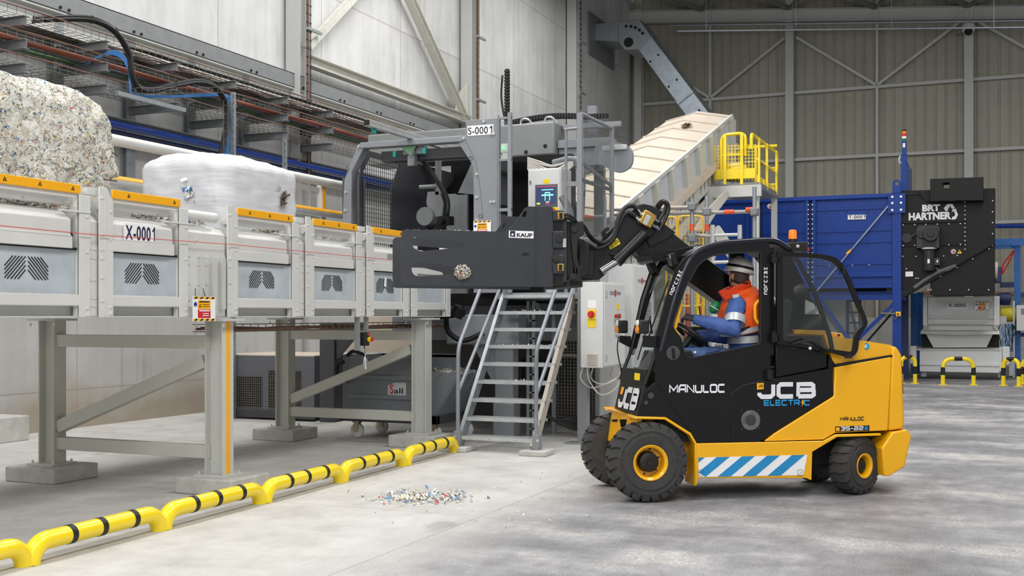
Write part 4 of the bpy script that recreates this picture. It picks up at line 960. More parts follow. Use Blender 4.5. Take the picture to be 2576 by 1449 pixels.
# ================================================================ control panel of the wrapper
t = thing('operator_console', 'light grey operator console with lit touch screen beside the wrapping machine', 'console', (-5.57, 14.4, 1.9))
MB().box((-5.81, 14.2, 2.35), (-5.33, 14.6, 3.59)).build('enclosure', M_BOX, t, bevel=.008)
MB().cyl((-5.57,14.4,1.9),(-5.57,14.4,2.36),.06).build('pedestal', M_BOX, t)
MB().box((-5.80, 14.185, 2.4), (-5.345, 14.199, 3.57)).build('door', M_BOX, t, bevel=.006)
sc = MB().box((-5.695, 14.172, 3.065), (-5.375, 14.186, 3.37)).build('touch_screen', mat('screen_bezel', (92,96,104), .4), t, bevel=.006)
MB().box((-5.675, 14.1705, 3.10), (-5.395, 14.172, 3.345)).build('display', mat('lit_screen', (44,58,86), .3, emit=.9), sc)
b = MB()
for x0, z0, w_, h_ in ((-5.60,3.29,.17,.012),(-5.60,3.215,.17,.02),(-5.555,3.15,.012,.11),(-5.49,3.15,.012,.11),(-5.55,3.25,.07,.015),(-5.54,3.13,.05,.01)): b.box((x0,14.1695,z0),(x0+w_,14.1703,z0+h_))
b.build('screen_graphic', mat('screen_cyan', (130,214,214), .4, emit=1.1), sc)
MB().box((-5.67,14.1695,3.335),(-5.40,14.1703,3.343)).box((-5.54,14.1695,3.105),(-5.49,14.1703,3.125)).build('screen_graphic', mat('screen_red', (214,60,86), .4, emit=.8), sc)
MB().box((-5.67,14.1695,3.105),(-5.62,14.1703,3.125)).build('screen_graphic', mat('screen_yellow', (230,220,60), .4, emit=.9), sc)
MB().box((-5.58, 14.182, 3.385), (-5.49, 14.186, 3.44)).box((-5.525,14.182,2.93),(-5.43,14.186,2.99)).build('yellow_label', M_YEL, t)
MB().cyl((-5.405,14.186,3.005),(-5.405,14.175,3.005),.055,None,24).build('stop_ring', M_YEL, t)
MB().cyl((-5.42,14.176,3.01),(-5.42,14.14,3.01),.026,.03).build('stop_button', M_RED, t)
MB().cyl((-5.475,14.186,3.005),(-5.475,14.165,3.005),.014).build('push_button', M_BLUE2, t)
MB().box((-5.78,14.18,3.38),(-5.755,14.186,3.43)).box((-5.44,14.17,2.82),(-5.40,14.186,2.90)).build('lock', M_DSTEEL, t)
MB().box((-5.68,14.183,2.99),(-5.60,14.186,3.055)).build('label_plate', M_LABEL, t)
b = MB()
for k in range(4): b.box((-5.675,14.182,3.0+k*.013),(-5.61,14.183,3.003+k*.013))
b.build('label_lines', M_DSTEEL, t)
# small cabinet with a green lamp seen behind the clear guard
t = thing('indicator_box', 'pale box with a lit green lamp behind the clear guard', 'box', (-6.12, 14.45, 3.75))
MB().box((-6.33, 14.4, 3.76), (-6.19, 14.5, 3.99)).build('housing', M_BOX, t, bevel=.005)
MB().ball((-6.27,14.39,3.93),.02).build('green_lamp', mat('lit_green_lamp', (60,230,90), .3, emit=6), t)
MB().ball((-6.29,14.39,3.86),.014).build('red_lamp', M_RED, t)
text('Wrap', (-6.26,14.398,3.86), XA, Z, .022, mat('dark_green_lettering', (40,110,70)), t, .065)

# ================================================================ steel stair
S = thing('steel_stair', 'steel open tread stair rising to the wrapping machine platform', 'stair', (-5.36, 12.8, 0))
y0, y1, z0, z1 = 12.12, 13.55, .06, 1.93; dirn = V((0, y1-y0, z1-z0)).normalized(); nup = V((0, -dirn.z, dirn.y))
M_TREAD = mat('bright_zinc_grating', (186,190,192), .45, .3, var=.12, scale=9)
M_STR = mat('dusty_galvanised_steel', (176,168,158), .6, .15, var=.1)
for x, sx in ((-5.87, 1), (-4.87, -1)):
    P_ = lambda t, o: V((x, y0, z0))+V((0, y1-y0, z1-z0))*t+nup*o
    MB().prism([P_(0,.07),P_(0,-.07),P_(1,-.07),P_(1,.07)], (.05*sx,0,0)).build('stringer', M_STR if x > -5.5 else M_GALV, S, bevel=.004)
    MB().box((x-.015,y0-.06,.06),(x+.065,y0+.06,.24)).build('foot', M_WRAP, S, bevel=.004)
    MB().tube(fillet([(x+.025,y0-.03,.13),(x+.025,y0-.02,1.23),(x+.025,y1-.35,2.45)], .12, 6, False), .024, 12).tube([(x+.025,y0,.72),(x+.025,y1-.12,2.05)], .022, 12).build('handrail', M_WRAP if False else mat('blue_grey_handrail', (142,147,155), .4, .3), S)
    bb = MB(); bolts(bb, [(x+.025-sx*.03, y0-.055, .17)], -YA, .02, .015); bb.build('bolt', M_BOLT, S)
for k in range(9):
    z = .17+k*.212; y = y0+.03+(z-z0)*(y1-y0)/(z1-z0)
    b = MB().box((-5.82,y-.125,z-.034),(-4.87,y-.105,z+.008)).box((-5.82,y+.105,z-.028),(-4.87,y+.12,z+.008))
    for i in range(30): b.box((-5.82+i*.0323,y-.12,z-.015),(-5.817+i*.0323,y+.12,z+.006))
    for i in range(6): b.box((-5.82,y-.09+i*.036,z-.004),(-4.87,y-.087+i*.036,z+.006))
    b.box((-5.82,y-.11,z-.022),(-4.87,y+.11,z-.02)) if False else None
    b.build('tread', M_TREAD, S, smooth=False)
b = MB(); 
for k in (3,5,7,8):
    z = .18+k*.212; y = y0+.03+(z-z0)*(y1-y0)/(z1-z0)
    for i in range(5): scraps(5, lambda: (V((random.uniform(-5.75,-4.95), y+random.uniform(-.12,.1), z+.003)), Z), .014, b)
o = b.build('stair_litter', SCRAPM[0], smooth=False); tag(o, 'pale paper scraps lying on the upper stair treads', 'litter', kind='stuff')
tag(MB().cbox((-5.86, 12.10, .03), .36, .30, .06).build('concrete_block', M_CONC, bevel=.01), 'concrete block under the left foot of the stair', 'concrete block')
tag(MB().cbox((-4.84, 12.10, .03), .32, .32, .06).build('concrete_block', M_CONC, bevel=.01), 'concrete block under the right foot of the stair', 'concrete block')

# ================================================================ guard fence behind the stair
t = thing('mesh_fence', 'wire mesh guard fence standing behind the steel stair', 'fence', (-5.3, 14.35, 0))
for x in (-5.48, -4.86): MB().box((x-.025,14.3,0),(x+.025,14.36,1.75)).build('post', M_WRAP, t)
b = MB()
for k in range(14): b.bar((-5.46+k*.044,14.33,.2),(-5.46+k*.044,14.33,1.7),.005,.005)
for k in range(34): b.bar((-5.46,14.33,.2+k*.044),(-4.88,14.33,.2+k*.044),.004,.004)
b.box((-5.46,14.32,.17),(-4.88,14.34,.21)).box((-5.46,14.32,1.05),(-4.88,14.34,1.09)); b.build('mesh_panel', M_WIRE, t, smooth=False)
tag(MB().box((-4.80,13.36,0),(-4.68,13.5,2.0)).box((-4.95,13.3,0),(-4.62,13.55,.015)).build('fence_post', M_WRAP, bevel=.005), 'grey steel post with a base plate holding the shorter wall cabinet', 'post')

# ================================================================ electrical cabinets
def crosswrap(par, x, yc, z, w_):                                    # lettering on a face that looks along +X
    h = w_*.10
    text('CROSS', (x, yc-w_/2, z), YA, Z, h, M_BTXT, par, w_*.42, name='lettering'); text('WRAP', (x, yc+w_*.1, z), YA, Z, h, M_BTXT, par, w_*.36, name='lettering')
    c = V((x+.002, yc, z+h/2)); P_ = lambda a, d: c+V((0, a*.34, d*.17))
    MB().prism([P_(-.08,-.22),P_(.06,-.25),P_(.09,-.05),P_(.02,-.02),P_(.09,.02),P_(.09,.2),P_(-.02,.28),P_(-.08,.24)], (.001,0,0), [[P_(-.03,-.02),P_(.0,.03),P_(.03,-.03),P_(.0,-.06)]]).build('red_emblem', M_RED, par)
t = thing('electrical_cabinet', 'shorter light grey electrical cabinet with a red main switch beside the stair', 'cabinet', (-4.57, 13.7, .95))
e = MB().box((-4.72,13.26,.96),(-4.43,14.14,2.02)).build('enclosure', M_BOX, t, bevel=.006)
d = MB().box((-4.43,13.285,.98),(-4.415,14.12,2.0)).build('door', M_BOX, t, bevel=.005)
crosswrap(d, -4.414, 13.72, 1.865, .46)
MB().box((-4.62,13.24,1.56),(-4.52,13.262,1.68)).build('switch_plate', M_YEL, t)
MB().cyl((-4.57,13.24,1.62),(-4.57,13.21,1.62),.043).box((-4.59,13.19,1.585),(-4.55,13.22,1.655)).build('main_switch', M_RED, t)
MB().box((-4.625,13.255,1.70),(-4.515,13.262,1.79)).build('label_plate', M_LABEL, t)
MB().box((-4.63,13.255,1.46),(-4.515,13.262,1.555)).build('yellow_label', M_YEL, t)
b = MB()
for k in range(8): b.box((-4.63,13.235,1.0+k*.017),(-4.50,13.262,1.009+k*.017))
b.box((-4.635,13.25,.99),(-4.495,13.262,1.145)); b.build('vent', mat('beige_vent', (214,208,196), .5), t, bevel=.001)
bb = MB()
for dy, dz, m_ in ((.05,1.60,0),(.12,1.60,1),(.2,1.60,0),(.05,1.52,2),(.17,1.52,2)):
    MB().cyl((-4.415,13.55+dy+.1,dz),(-4.39,13.55+dy+.1,dz),.022 if dy < .2 else .03).build('push_button', (M_RED, M_GREEN, M_HOSE)[m_], t)
MB().box((-4.415,13.77,1.68),(-4.411,13.88,1.76)).build('yellow_label', M_YEL, t)
MB().box((-4.415,13.72,1.36),(-4.39,13.84,1.47)).box((-4.415,13.33,1.83),(-4.4,13.37,1.93)).box((-4.415,13.33,1.05),(-4.4,13.37,1.12)).build('socket', mat('grey_socket', (190,190,192)), t, bevel=.004)
b = MB()
for k, (a_, m_) in enumerate((((-4.7,13.3),0),((-4.6,13.4),1),((-4.5,13.9),2))): b.tube(spline([(a_[0],a_[1],.97),(a_[0]-.03,a_[1],.82),(a_[0]+.08,a_[1]+.15,.70+.04*k),(-4.44,13.9+.05*k,.82),(-4.45,13.95,.97)],6), .009, 6)
b.tube(spline([(-4.65,13.3,.97),(-4.62,13.3,.8),(-4.5,13.4,.62),(-4.42,13.8,.70),(-4.42,13.9,.96)],6), .009, 6); b.build('loose_cable', M_CABLEW, t)
t = thing('electrical_cabinet', 'taller light grey electrical cabinet standing behind the one with the red switch', 'cabinet', (-4.6, 15.0, 0))
MB().box((-4.92,14.6,.05),(-4.46,15.6,2.30)).build('enclosure', M_BOX, t, bevel=.006)
d = MB().box((-4.46,14.62,.08),(-4.445,15.58,2.28)).build('door', M_BOX, t, bevel=.005)
crosswrap(d, -4.444, 15.0, 2.06, .40)
MB().box((-4.93,14.6,0),(-4.45,15.6,.05)).build('plinth', M_WRAPD, t)
b = MB()
for k in range(9): b.box((-4.444,15.12,1.55+k*.03),(-4.425,15.42,1.565+k*.03))
b.build('vent', mat('grey_socket', (190,190,192)), t)
b = MB()
for x, y in ((-4.85,14.7),(-4.5,14.9)): b.tube(arc((x,y,2.335),.03,0,2*PI,XA,Z,12), .01, 6)
b.build('lifting_eye', M_GALV, t)

# ================================================================ wheeled skip and hydraulic unit
t = thing('wheeled_skip', 'grey tipping skip on white castors below the conveyor', 'skip', (-7.0, 13.3, 0))
M_SKIP = mat('skip_grey_paint', (122,127,132), .5, var=.08, scale=2)
pr = [(-7.8,.32),(-7.8,1.08),(-7.76,1.08),(-7.76,.36),(-6.58,.36),(-6.24,.88),(-6.21,.86),(-6.52,.32)]
for y in (12.86, 13.66): MB().prism([V((x,y,z)) for x, z in ((-7.8,.32),(-7.8,1.08),(-6.62,1.08),(-6.60,.90),(-6.22,.87),(-6.54,.32))], (0,.012,0)).build('side_wall', M_SKIP, t)
MB().prism([V((x,12.87,z)) for x, z in pr], (0,.79,0)).build('hopper_shell', M_SKIP, t)
b = MB()
for z in (.55,.80): b.box((-7.8,12.835,z-.03),(-6.62,12.862,z+.03))
b.box((-7.83,12.83,1.04),(-6.60,12.865,1.09)).box((-7.83,13.66,1.04),(-6.60,13.7,1.09)).bar((-6.62,12.85,1.06),(-6.60,12.85,.88),.03,.05)
for y in (12.9,13.13,13.36,13.6): b.bar((-6.53,y,.34),(-6.21,y,.86),.03,.035,YA)
b.build('rib', M_SKIP, t, bevel=.006)
MB().box((-7.95,12.84,.22),(-6.5,12.92,.33)).box((-7.95,13.6,.22),(-6.5,13.68,.33)).box((-6.62,12.84,.22),(-6.5,13.68,.33)).build('chassis', M_WRAPD, t, bevel=.006)
for x, y in ((-7.72,12.93),(-6.6,12.98),(-7.72,13.58),(-6.45,13.62)):
    MB().lathe((x,y-.025,.095), YA, [(.0,.0),(.03,-.005),(.075,.0),(.095,.012),(.095,.04),(.075,.05),(.03,.055),(0,.05)], 24).build('castor', mat('white_nylon', (214,214,210), .45), t)
    MB().box((x-.03,y-.045,.08),(x+.03,y-.033,.22)).box((x-.03,y+.033,.08),(x+.03,y+.045,.22)).box((x-.05,y-.05,.2),(x+.05,y+.05,.22)).build('fork', mat('zinc_yellow_fork', (190,176,140), .4, .5), t)
lb = MB().prism([V((x,12.853,z)) for x, z in ((-7.22,.57),(-7.22,.70),(-7.12,.74),(-6.95,.74),(-6.95,.57))], (0,-.002,0)).build('maker_label', mat('pale_label', (196,198,200), .5), t)
text('S', (-7.185,12.848,.595), XA, Z, .12, M_RED, lb, .05, bold=.015); text('all', (-7.125,12.848,.60), XA, Z, .07, M_BTXT, lb, .13, bold=.01)
b = MB().tube(spline([(-7.85,12.8,1.0),(-7.95,12.8,.95),(-7.92,12.78,.78),(-7.78,12.8,.75)],5), .03, 8).tube(spline([(-7.8,12.8,1.08),(-7.7,12.8,1.14),(-7.55,12.82,1.1)],4), .025, 8); b.build('hydraulic_hose', M_HOSE, t)
b = MB(); scraps(420, lambda: (V((random.uniform(-6.75,-6.32), random.uniform(12.9,13.62), .84+random.uniform(-.02,.03))), Z), .05, b); tag(b.build('skip_litter', SCRAPM[1], smooth=False), 'shredded grey scraps filling the chute of the wheeled skip', 'litter', kind='stuff')
t = thing('hydraulic_unit', 'dark grey cabinet with square mesh vents standing under the conveyor', 'machine cabinet', (-10.3, 15.2, 0))
MB().box((-11.2,14.6,.10),(-9.47,16.0,.985)).build('housing', M_WRAPD if False else mat('unit_grey_paint', (96,98,104), .5, var=.05), t, bevel=.01)
MB().box((-11.2,14.6,.985),(-9.47,16.0,1.0)).build('dusty_lid', M_CREAM, t)
MB().box((-11.2,14.57,.03),(-9.45,14.62,.14)).build('skirt', M_WRAPD, t)
for x0, x1, z0_, z1_ in ((-10.88,-10.42,.19,.66),(-10.29,-9.71,.19,.76)):
    MB().box((x0,14.592,z0_),(x1,14.60,z1_)).build('vent_recess', M_DARK, t)
    b = MB(); n = int((x1-x0)/.035); m_ = int((z1_-z0_)/.035)
    for k in range(n+1): b.bar((x0+(x1-x0)*k/n,14.585,z0_),(x0+(x1-x0)*k/n,14.585,z1_),.006,.008)
    for k in range(m_+1): b.bar((x0,14.585,z0_+(z1_-z0_)*k/m_),(x1,14.585,z0_+(z1_-z0_)*k/m_),.006,.006)
    b.build('vent_mesh', M_WIRE, t, smooth=False)
tag(MB().prism([V((-10.2,16.6,1.0)),V((-8.4,16.6,1.0)),V((-8.0,16.6,1.75)),V((-9.8,16.6,1.75))],(0,.05,0)).build('lit_wall_panel', M_CREAM), 'pale slanted panel standing in for the lit wall behind the vented grey box', 'chute')  # slanted sheet added in place of the lit concrete wall
# ================================================================ inclined conveyor X-0002
IX = -5.6; A, B = PX(1560, 522, IX), PX(1838, 290, IX); A.x = B.x = IX
IC = thing('inclined_conveyor', 'dusty cream covered conveyor climbing toward the end wall', 'conveyor', (-6.4, 20, 0))
dI = (B-A).normalized(); nI = V((0, -dI.z, dI.y)); A = A-dI*.7; L = (B-A).length
XL = PY(1683, 301, B.y).x; MIDX = (XL+IX)/2-.05
P_ = lambda t, o, x=IX: V((x, A.y, A.z))+dI*(L*t)+nI*o
b = MB(); cs = [(XL,0),(XL+.35,.07),(MIDX,.15),(IX-.35,.07),(IX,0),(IX,-.04),(XL,-.04)]
b.add([P_(0,o,x) for x, o in cs]+[P_(1,o,x) for x, o in cs], [(0,1,2,3,4,5,6),(7,8,9,10,11,12,13)]+[(i,(i+1)%7,(i+1)%7+7,i+7) for i in range(7)])
b.build('cover', M_CREAM, IC, bevel=.004)
b = MB()
for k in range(10):
    t = .04+k*.103
    for (x0,o0),(x1,o1) in zip(cs[:4], cs[1:5]): b.bar(P_(t,o0+.012,x0), P_(t,o1+.008,x1), .03, .035, dI)
b.build('cover_rib', mat('rib_dusty', (196,186,172), .6), IC)
dP = (PX(1720, 449, IX)-P_(.55,0)).dot(nI); dP = -.62
MB().prism([P_(0,-.02), P_(1,-.02), P_(1,dP), P_(0,dP)], (-.05,0,0)).build('side_panel', M_PANEL if False else mat('pale_blue_grey_panel', (194,201,206), .45, .1, var=.06, scale=1.5), IC)
MB().prism([P_(0,-.02,XL), P_(1,-.02,XL), P_(1,dP,XL), P_(0,dP,XL)], (.05,0,0)).build('side_panel', M_WHITE2, IC)
for k in range(8):
    t = .16+k*.115; MB().prism([P_(t,-.03), P_(t+.028,-.03), P_(t+.028,dP), P_(t,dP)], (.09,0,0)).build('stiffener', M_FRAME, IC, bevel=.003)
MB().prism([P_(0,.02), P_(1,.02), P_(1,-.05), P_(0,-.05)], (.06,0,0)).build('edge_trim', M_WHITE2, IC)
MB().prism([P_(0,dP), P_(.98,dP), P_(.98,dP-.14), P_(0,dP-.14)], (.16,0,0)).build('dusty_ledge', M_CREAM, IC)
MB().prism([P_(0,dP-.14), P_(.93,dP-.14), P_(.93,dP-.52), P_(0,dP-.52)], (.02,0,0)).build('lower_beam', M_WHITE2, IC)
b = MB()
for k in range(22): b.add([P_(.10+k*.036,dP-.32)+dI*(.055*math.cos(a))+nI*(.11*math.sin(a))+dI*(.06*math.sin(a))+V((.022,0,0)) for a in [i*PI/7 for i in range(14)]], [tuple(range(14))]) if k % 5 != 4 else None
b.build('slot', M_DSTEEL, IC)
MB().prism([P_(.25,dP-.62), P_(.9,dP-.62), P_(.9,dP-.80), P_(.25,dP-.80)], (.1,0,0)).build('return_beam', M_WHITE2, IC)
MB().box((XL, A.y+1.2, 0), (XL+.18, A.y+1.4, 2.6)).box((IX-.18, A.y+1.2, 0), (IX, A.y+1.4, 2.4)).box((XL, 24, 0),(XL+.18,24.2,5.0)).box((IX-.2,22.5,0),(IX,22.7,4.3)).build('leg', M_WHITE2, IC)
MB().box((XL,B.y,B.z-1.5),(IX,B.y+.6,B.z-.02)).build('head_box', M_WHITE2, IC)
c0 = PX(1641, 484, IX+.002); text('X-0002', c0, dI, nI, .2, M_BTXT, IC, .62, bold=.0)
b = MB(); scraps(160, lambda: (P_(random.gauss(.80,.012), .12, random.uniform(XL+.9,IX-.6)), nI), .06, b); tag(b.build('cover_litter', SCRAPM[4], smooth=False), 'brown scraps caught on the cream conveyor cover', 'litter', kind='stuff')
b = MB()
for k in range(14): b.tube(spline([PX(1745+k*2,580,-5.2), PX(1775+k*2,535,-5.2), PX(1815+k*1.5,490,-5.2), PX(1840,475,-5.2)],4), .02, 6)
tag(b.build('cable_fan', M_CABLEW), 'pale cables fanning out below the yellow platform', 'cables')

# ================================================================ yellow maintenance platform
PYf = PX(1797, 365, IX+.1).y; fz = PY(1830, 462, PYf).z; xl, xr = PY(1800, 400, PYf).x, PY(1905, 400, PYf).x; yb = PX(1955, 380, xr).y
PF_ = thing('maintenance_platform', 'small raised platform with bright yellow railings below the conveyor head', 'platform', ((xl+xr)/2, PYf+1, 0))
R = lambda px, py: PY(px, py, PYf)
MB().box((xl-.1,PYf-.05,fz-.12),(xr+.05,yb,fz)).build('deck', M_DSTEEL, PF_); MB().box((xl-.15,PYf-.12,fz-.30),(xr+.1,PYf-.02,fz-.06)).build('fascia', M_WHITE2, PF_)
b = MB(); 
for k in range(13): b.bar(R(1798+k*8.6,366-.3*k), R(1798+k*8.6,453), .012, .012)
for k in range(11): b.bar(R(1798,368+k*8.4), R(1903,364+k*8.4), .010, .010)
b.build('mesh_gate', M_SAFE, PF_, smooth=False)
b = MB().tube(fillet([R(1815,452),R(1815,340),R(1875,334),R(1875,392)], .15, 5, False), .035, 8).bar(R(1825,465)-YA*.05,R(1825,338)-YA*.05,.06,.04).bar(R(1867,465)-YA*.05,R(1867,336)-YA*.05,.06,.04).bar(R(1818,390),R(1875,387),.03,.04)
b.bar(R(1800,440)-YA*.02,R(1900,436)-YA*.02,.016,.20)
S_ = lambda px, py: PX(px, py, xr)
b.tube(fillet([S_(1890,375),S_(1890,336),S_(1954,384),S_(1954,428)], .12, 5, False), .035, 8)
for px, y0_, y1_ in ((1905,348,465),(1925,362,478),(1949,380,490)): b.bar(S_(px,y0_)+XA*.04, S_(px,y1_)+XA*.04, .045, .07)
b.bar(S_(1905,400),S_(1950,432),.04,.05).bar(S_(1905,452),S_(1952,484),.02,.20)
b.tube([R(1882,390)+V((0,yb-PYf,0)), V((xr,yb,R(1882,390).z))], .03, 8).tube([R(1882,435)+V((0,yb-PYf,0)), V((xr,yb,R(1882,435).z))], .03, 8).tube([V((xl,yb,fz+1.1)),V((xr,yb,fz+1.1))], .035, 8).bar(V((xl+.4,yb,fz)),V((xl+.4,yb,fz+1.1)),.06,.06)
b.build('railing', M_SAFE, PF_)
m = MB().lathe(R(1838,430)+V((0,.25,0)), XA, [(0,-.25),(.16,-.25),(.2,-.1),(.2,.2),(.12,.3),(0,.3)], 18); m.build('gear_motor', M_SAFE, PF_)
MB().box((xr-.1,PYf+.05,0),(xr+.02,PYf+.17,fz-.1)).box((xr-.1,yb-.2,0),(xr+.02,yb-.08,fz-.1)).build('leg', M_WHITE2, PF_)
t = tag(MB().tube(arc((IX-.3, PYf+.8, fz-.55), .38, 0, 2*PI, YA, Z, 18), .05, 8).build('cable_coil', M_HOSE), 'coiled dark cable hanging below the yellow platform', 'cables')
b = MB()
for py0 in (0,): b.tube([PX(1545,372,XL-.3),PX(1566,388,XL-.3)], .035, 8).bar(PX(1549,374,XL-.3),PX(1549,410,XL-.3),.06,.06)
b.bar(PX(1549,410,XL-.3),PX(1549,410,XL-.3)+V((.5,0,-.1)),.06,.06); b.build('hand_railing', M_SAFE, IC)

# ================================================================ scaffold, ladder and yellow mesh barriers
YS = 17.0; Q = lambda px, py, dy=0: PY(px, py, YS+dy)
def pole(px0, py0, px1, py1, r=.03, m=None, dy=0): return MB().tube([Q(px0,py0,dy), Q(px1,py1,dy)], r, 10)
SF = thing('scaffold_frame', 'grey tube scaffold with orange marked couplers behind the forklift boom', 'scaffold', (-5, YS, 0))
for px, y0_, dy in ((1741,500,0),(1778,492,.6),(1898,470,0)):
    p = Q(px, y0_, dy); MB().tube([p, V((p.x,p.y,0))], .032, 10).build('standard', M_GALV, SF)
for a in ((1545,527,1752,521,0),(1545,540,1905,532,.06),(1655,652,1800,648,0),(1741,590,1800,596,.1)): pole(*a[:4], .03, None, a[4]).build('ledger', mat('weathered_tube', (170,165,156), .5, .3), SF)
b = MB()
for px, py in ((1741,520),(1778,533),(1898,533),(1741,600)): b.cbox(Q(px,py,-.05), .12, .12, .12)
b.build('coupler', M_DSTEEL, SF, bevel=.02)
b = MB()
for px, py, h in ((1741,572,1),(1778,573,1),(1834,533,0),(1888,527,0)):
    c = Q(px,py, 0 if px != 1778 else .6); b.tube([c-(Z*.05 if h else XA*.07), c+(Z*.05 if h else XA*.07)], .036, 10)
b.build('orange_band', mat('orange_band', (236,88,50), .5), SF)
LD = thing('ladder', 'aluminium ladder rising behind the forklift cab roof', 'ladder', (-4.6, YS, 0))
for px in (1793, 1861):
    p = Q(px, 566); MB().tube([p, V((p.x,p.y,0))], .035, 8).build('rail', M_WIREW, LD)
b = MB()
for k in range(10): b.tube([Q(1793,592+k*34), Q(1861,590+k*34)], .025, 8)
b.build('rung', M_WIREW, LD)
tag(MB().bar(Q(1798,575,.5), Q(1925,760,.5), .12, .16).build('stair_stringer', M_WHITE2), 'pale slanting beam seen through the cab window behind the ladder', 'beam')
def mesh_gate(px0, px1, py0, py1, dy, label):
    t = thing('mesh_barrier', label, 'barrier', Q((px0+px1)/2, 900, dy)*1, group='yellow mesh barriers by the scaffold'); b = MB(); nx = int((px1-px0)/9); nz = int((py1-py0)/11)
    for k in range(nx+1): b.bar(Q(px0+(px1-px0)*k/nx,py0,dy), Q(px0+(px1-px0)*k/nx,py1,dy), .008, .008)
    for k in range(nz+1): b.bar(Q(px0,py0+(py1-py0)*k/nz,dy), Q(px1,py0+(py1-py0)*k/nz,dy), .0065, .0065)
    b.build('mesh', mat('pale_yellow_mesh', (248,200,70), .45), t, smooth=False)
    b = MB()
    for px in (px0, px1): p = Q(px,py1,dy); b.bar((p.x,p.y,0), p, .04, .04)
    b.build('leg', mat('pale_yellow_mesh', (248,200,70)), t)
    MB().tube(fillet([Q(px0,py0,dy),Q(px1,py0,dy),Q(px1,py1,dy),Q(px0,py1,dy)], .1, 4), .016, 8, True).build('rim', mat('pale_yellow_mesh', (248,200,70)), t)
mesh_gate(1676, 1702, 545, 770, .7, 'narrow yellow mesh barrier left of the scaffold pole')
mesh_gate(1706, 1769, 543, 770, .75, 'wide yellow mesh barrier behind the scaffold poles')
b = MB()
for k in range(40): b.bar(PY(1690+k*6.2, 690, 21.5), PY(1690+k*6.2, 900, 21.5), .008, .008)
for k in range(34): b.bar(PY(1690, 690+k*6.2, 21.5), PY(1935, 690+k*6.2, 21.5), .0065, .0065)
for px in (1690, 1775, 1860, 1935): b.bar(PY(px,690,21.5), PY(px,900,21.5), .05,.05)
tag(b.build('mesh_fence', M_WIREW, smooth=False), 'pale wire fence seen through the forklift cab', 'fence')
b = MB().tube(fillet([PZ(1755,1010),PY(1755,735,PZ(1755,1010).y),PY(1772,735,PZ(1755,1010).y),PY(1772,1009,PZ(1755,1010).y)],.08,4,False), .035, 8); tag(b.build('hoop_guard', M_SAFE), 'yellow hoop seen through the forklift cab window', 'hoop guard')
b = MB()
for px, y_, r in ((1730,740,.05),(1760,755,.07)): p = PY(px,y_,21.2); b.tube([(p.x,p.y,0),p], r, 8)
tag(b.build('red_pipe', mat('faded_red_pipe', (186,96,76), .5)), 'faded red pipes seen low through the cab window', 'pipe')

# ================================================================ blue bunker T-0001
YB = 29.0; K = lambda px, py, d=0: PY(px, py, YB+d)
BK = thing('blue_bunker', 'deep blue bolted steel bunker on posts behind the forklift', 'bunker', (-4.5, 30, 0))
x0, x1 = K(1788,520).x, K(2255,484).x; zt, zb = K(2262,486).z, K(2262,722).z
xj = (K(2028,600).x+K(2052,600).x)/2; xj0 = K(1912,600).x
for a, c in ((x0, xj0-.02), (xj0+.06, xj-.1), (xj+.1, x1-.05)):
    MB().box((a, YB, zb), (c, YB+.06, zt-.05)).build('wall_panel', M_BLUE, BK, bevel=.004)
MB().box((x0, YB+.5, zb), (x0+.1, YB+6, zt-.05)).box((x0,YB+.05,zb),(x1,YB+.1,zt-.1)).box((x1-.06,YB,zb),(x1,YB+6,zt-.05)).box((x0,YB,zb),(x1,YB+6,zb+.05)).build('side_wall', M_NAVY, BK)
MB().box((x0, YB-.10, zt-.10), (x1+.1, YB+.1, zt)).build('top_rail', M_BLUE, BK, bevel=.01)
MB().box((x0, YB-.08, zb-.02), (x1, YB+.05, zb+.05)).box((xj,YB-.07,zb+.25),(x1-.05,YB,zb+.38)).build('bottom_rail', M_BLUE, BK, bevel=.008)
b = MB()
for z in (K(2248,523).z, K(2248,579).z, K(2248,608).z, K(2248,663).z): b.box((xj+.1,YB-.03,z-.012),(x1-.06,YB,z+.012)); [b.box((xj+.35+.5*k,YB-.045,z-.045),(xj+.38+.5*k,YB,z)) for k in range(3)]
for z in (K(2030,531).z, K(2030,585).z): b.box((xj0+.08,YB-.03,z-.012),(xj-.1,YB,z+.012)); [b.box((xj0+.3+.4*k,YB-.045,z-.045),(xj0+.33+.4*k,YB,z)) for k in range(2)]
b.build('panel_rib', M_BLUE, BK)
b = MB()
for x in (xj-.085, xj+.085): b.box((x-.04,YB-.09,zb),(x+.04,YB+.02,zt-.1))
b.box((x0+.9,YB-.05,zb),(x0+1.0,YB,zt-.3)); b.build('joint_flange', M_BLUE, BK, bevel=.006)
b = MB()
for x in (xj-.05, xj+.05):
    z = zb+.15
    while z < zt-.15: b.cyl((x,YB-.09,z),(x,YB-.11,z),.018,None,8); z += .12
for x in (xj+.45,xj+1.0,xj+1.4): b.cyl((x,YB,zb+.55),(x,YB-.02,zb+.55),.016,None,8)
b.build('bolt', M_BOLT, BK)
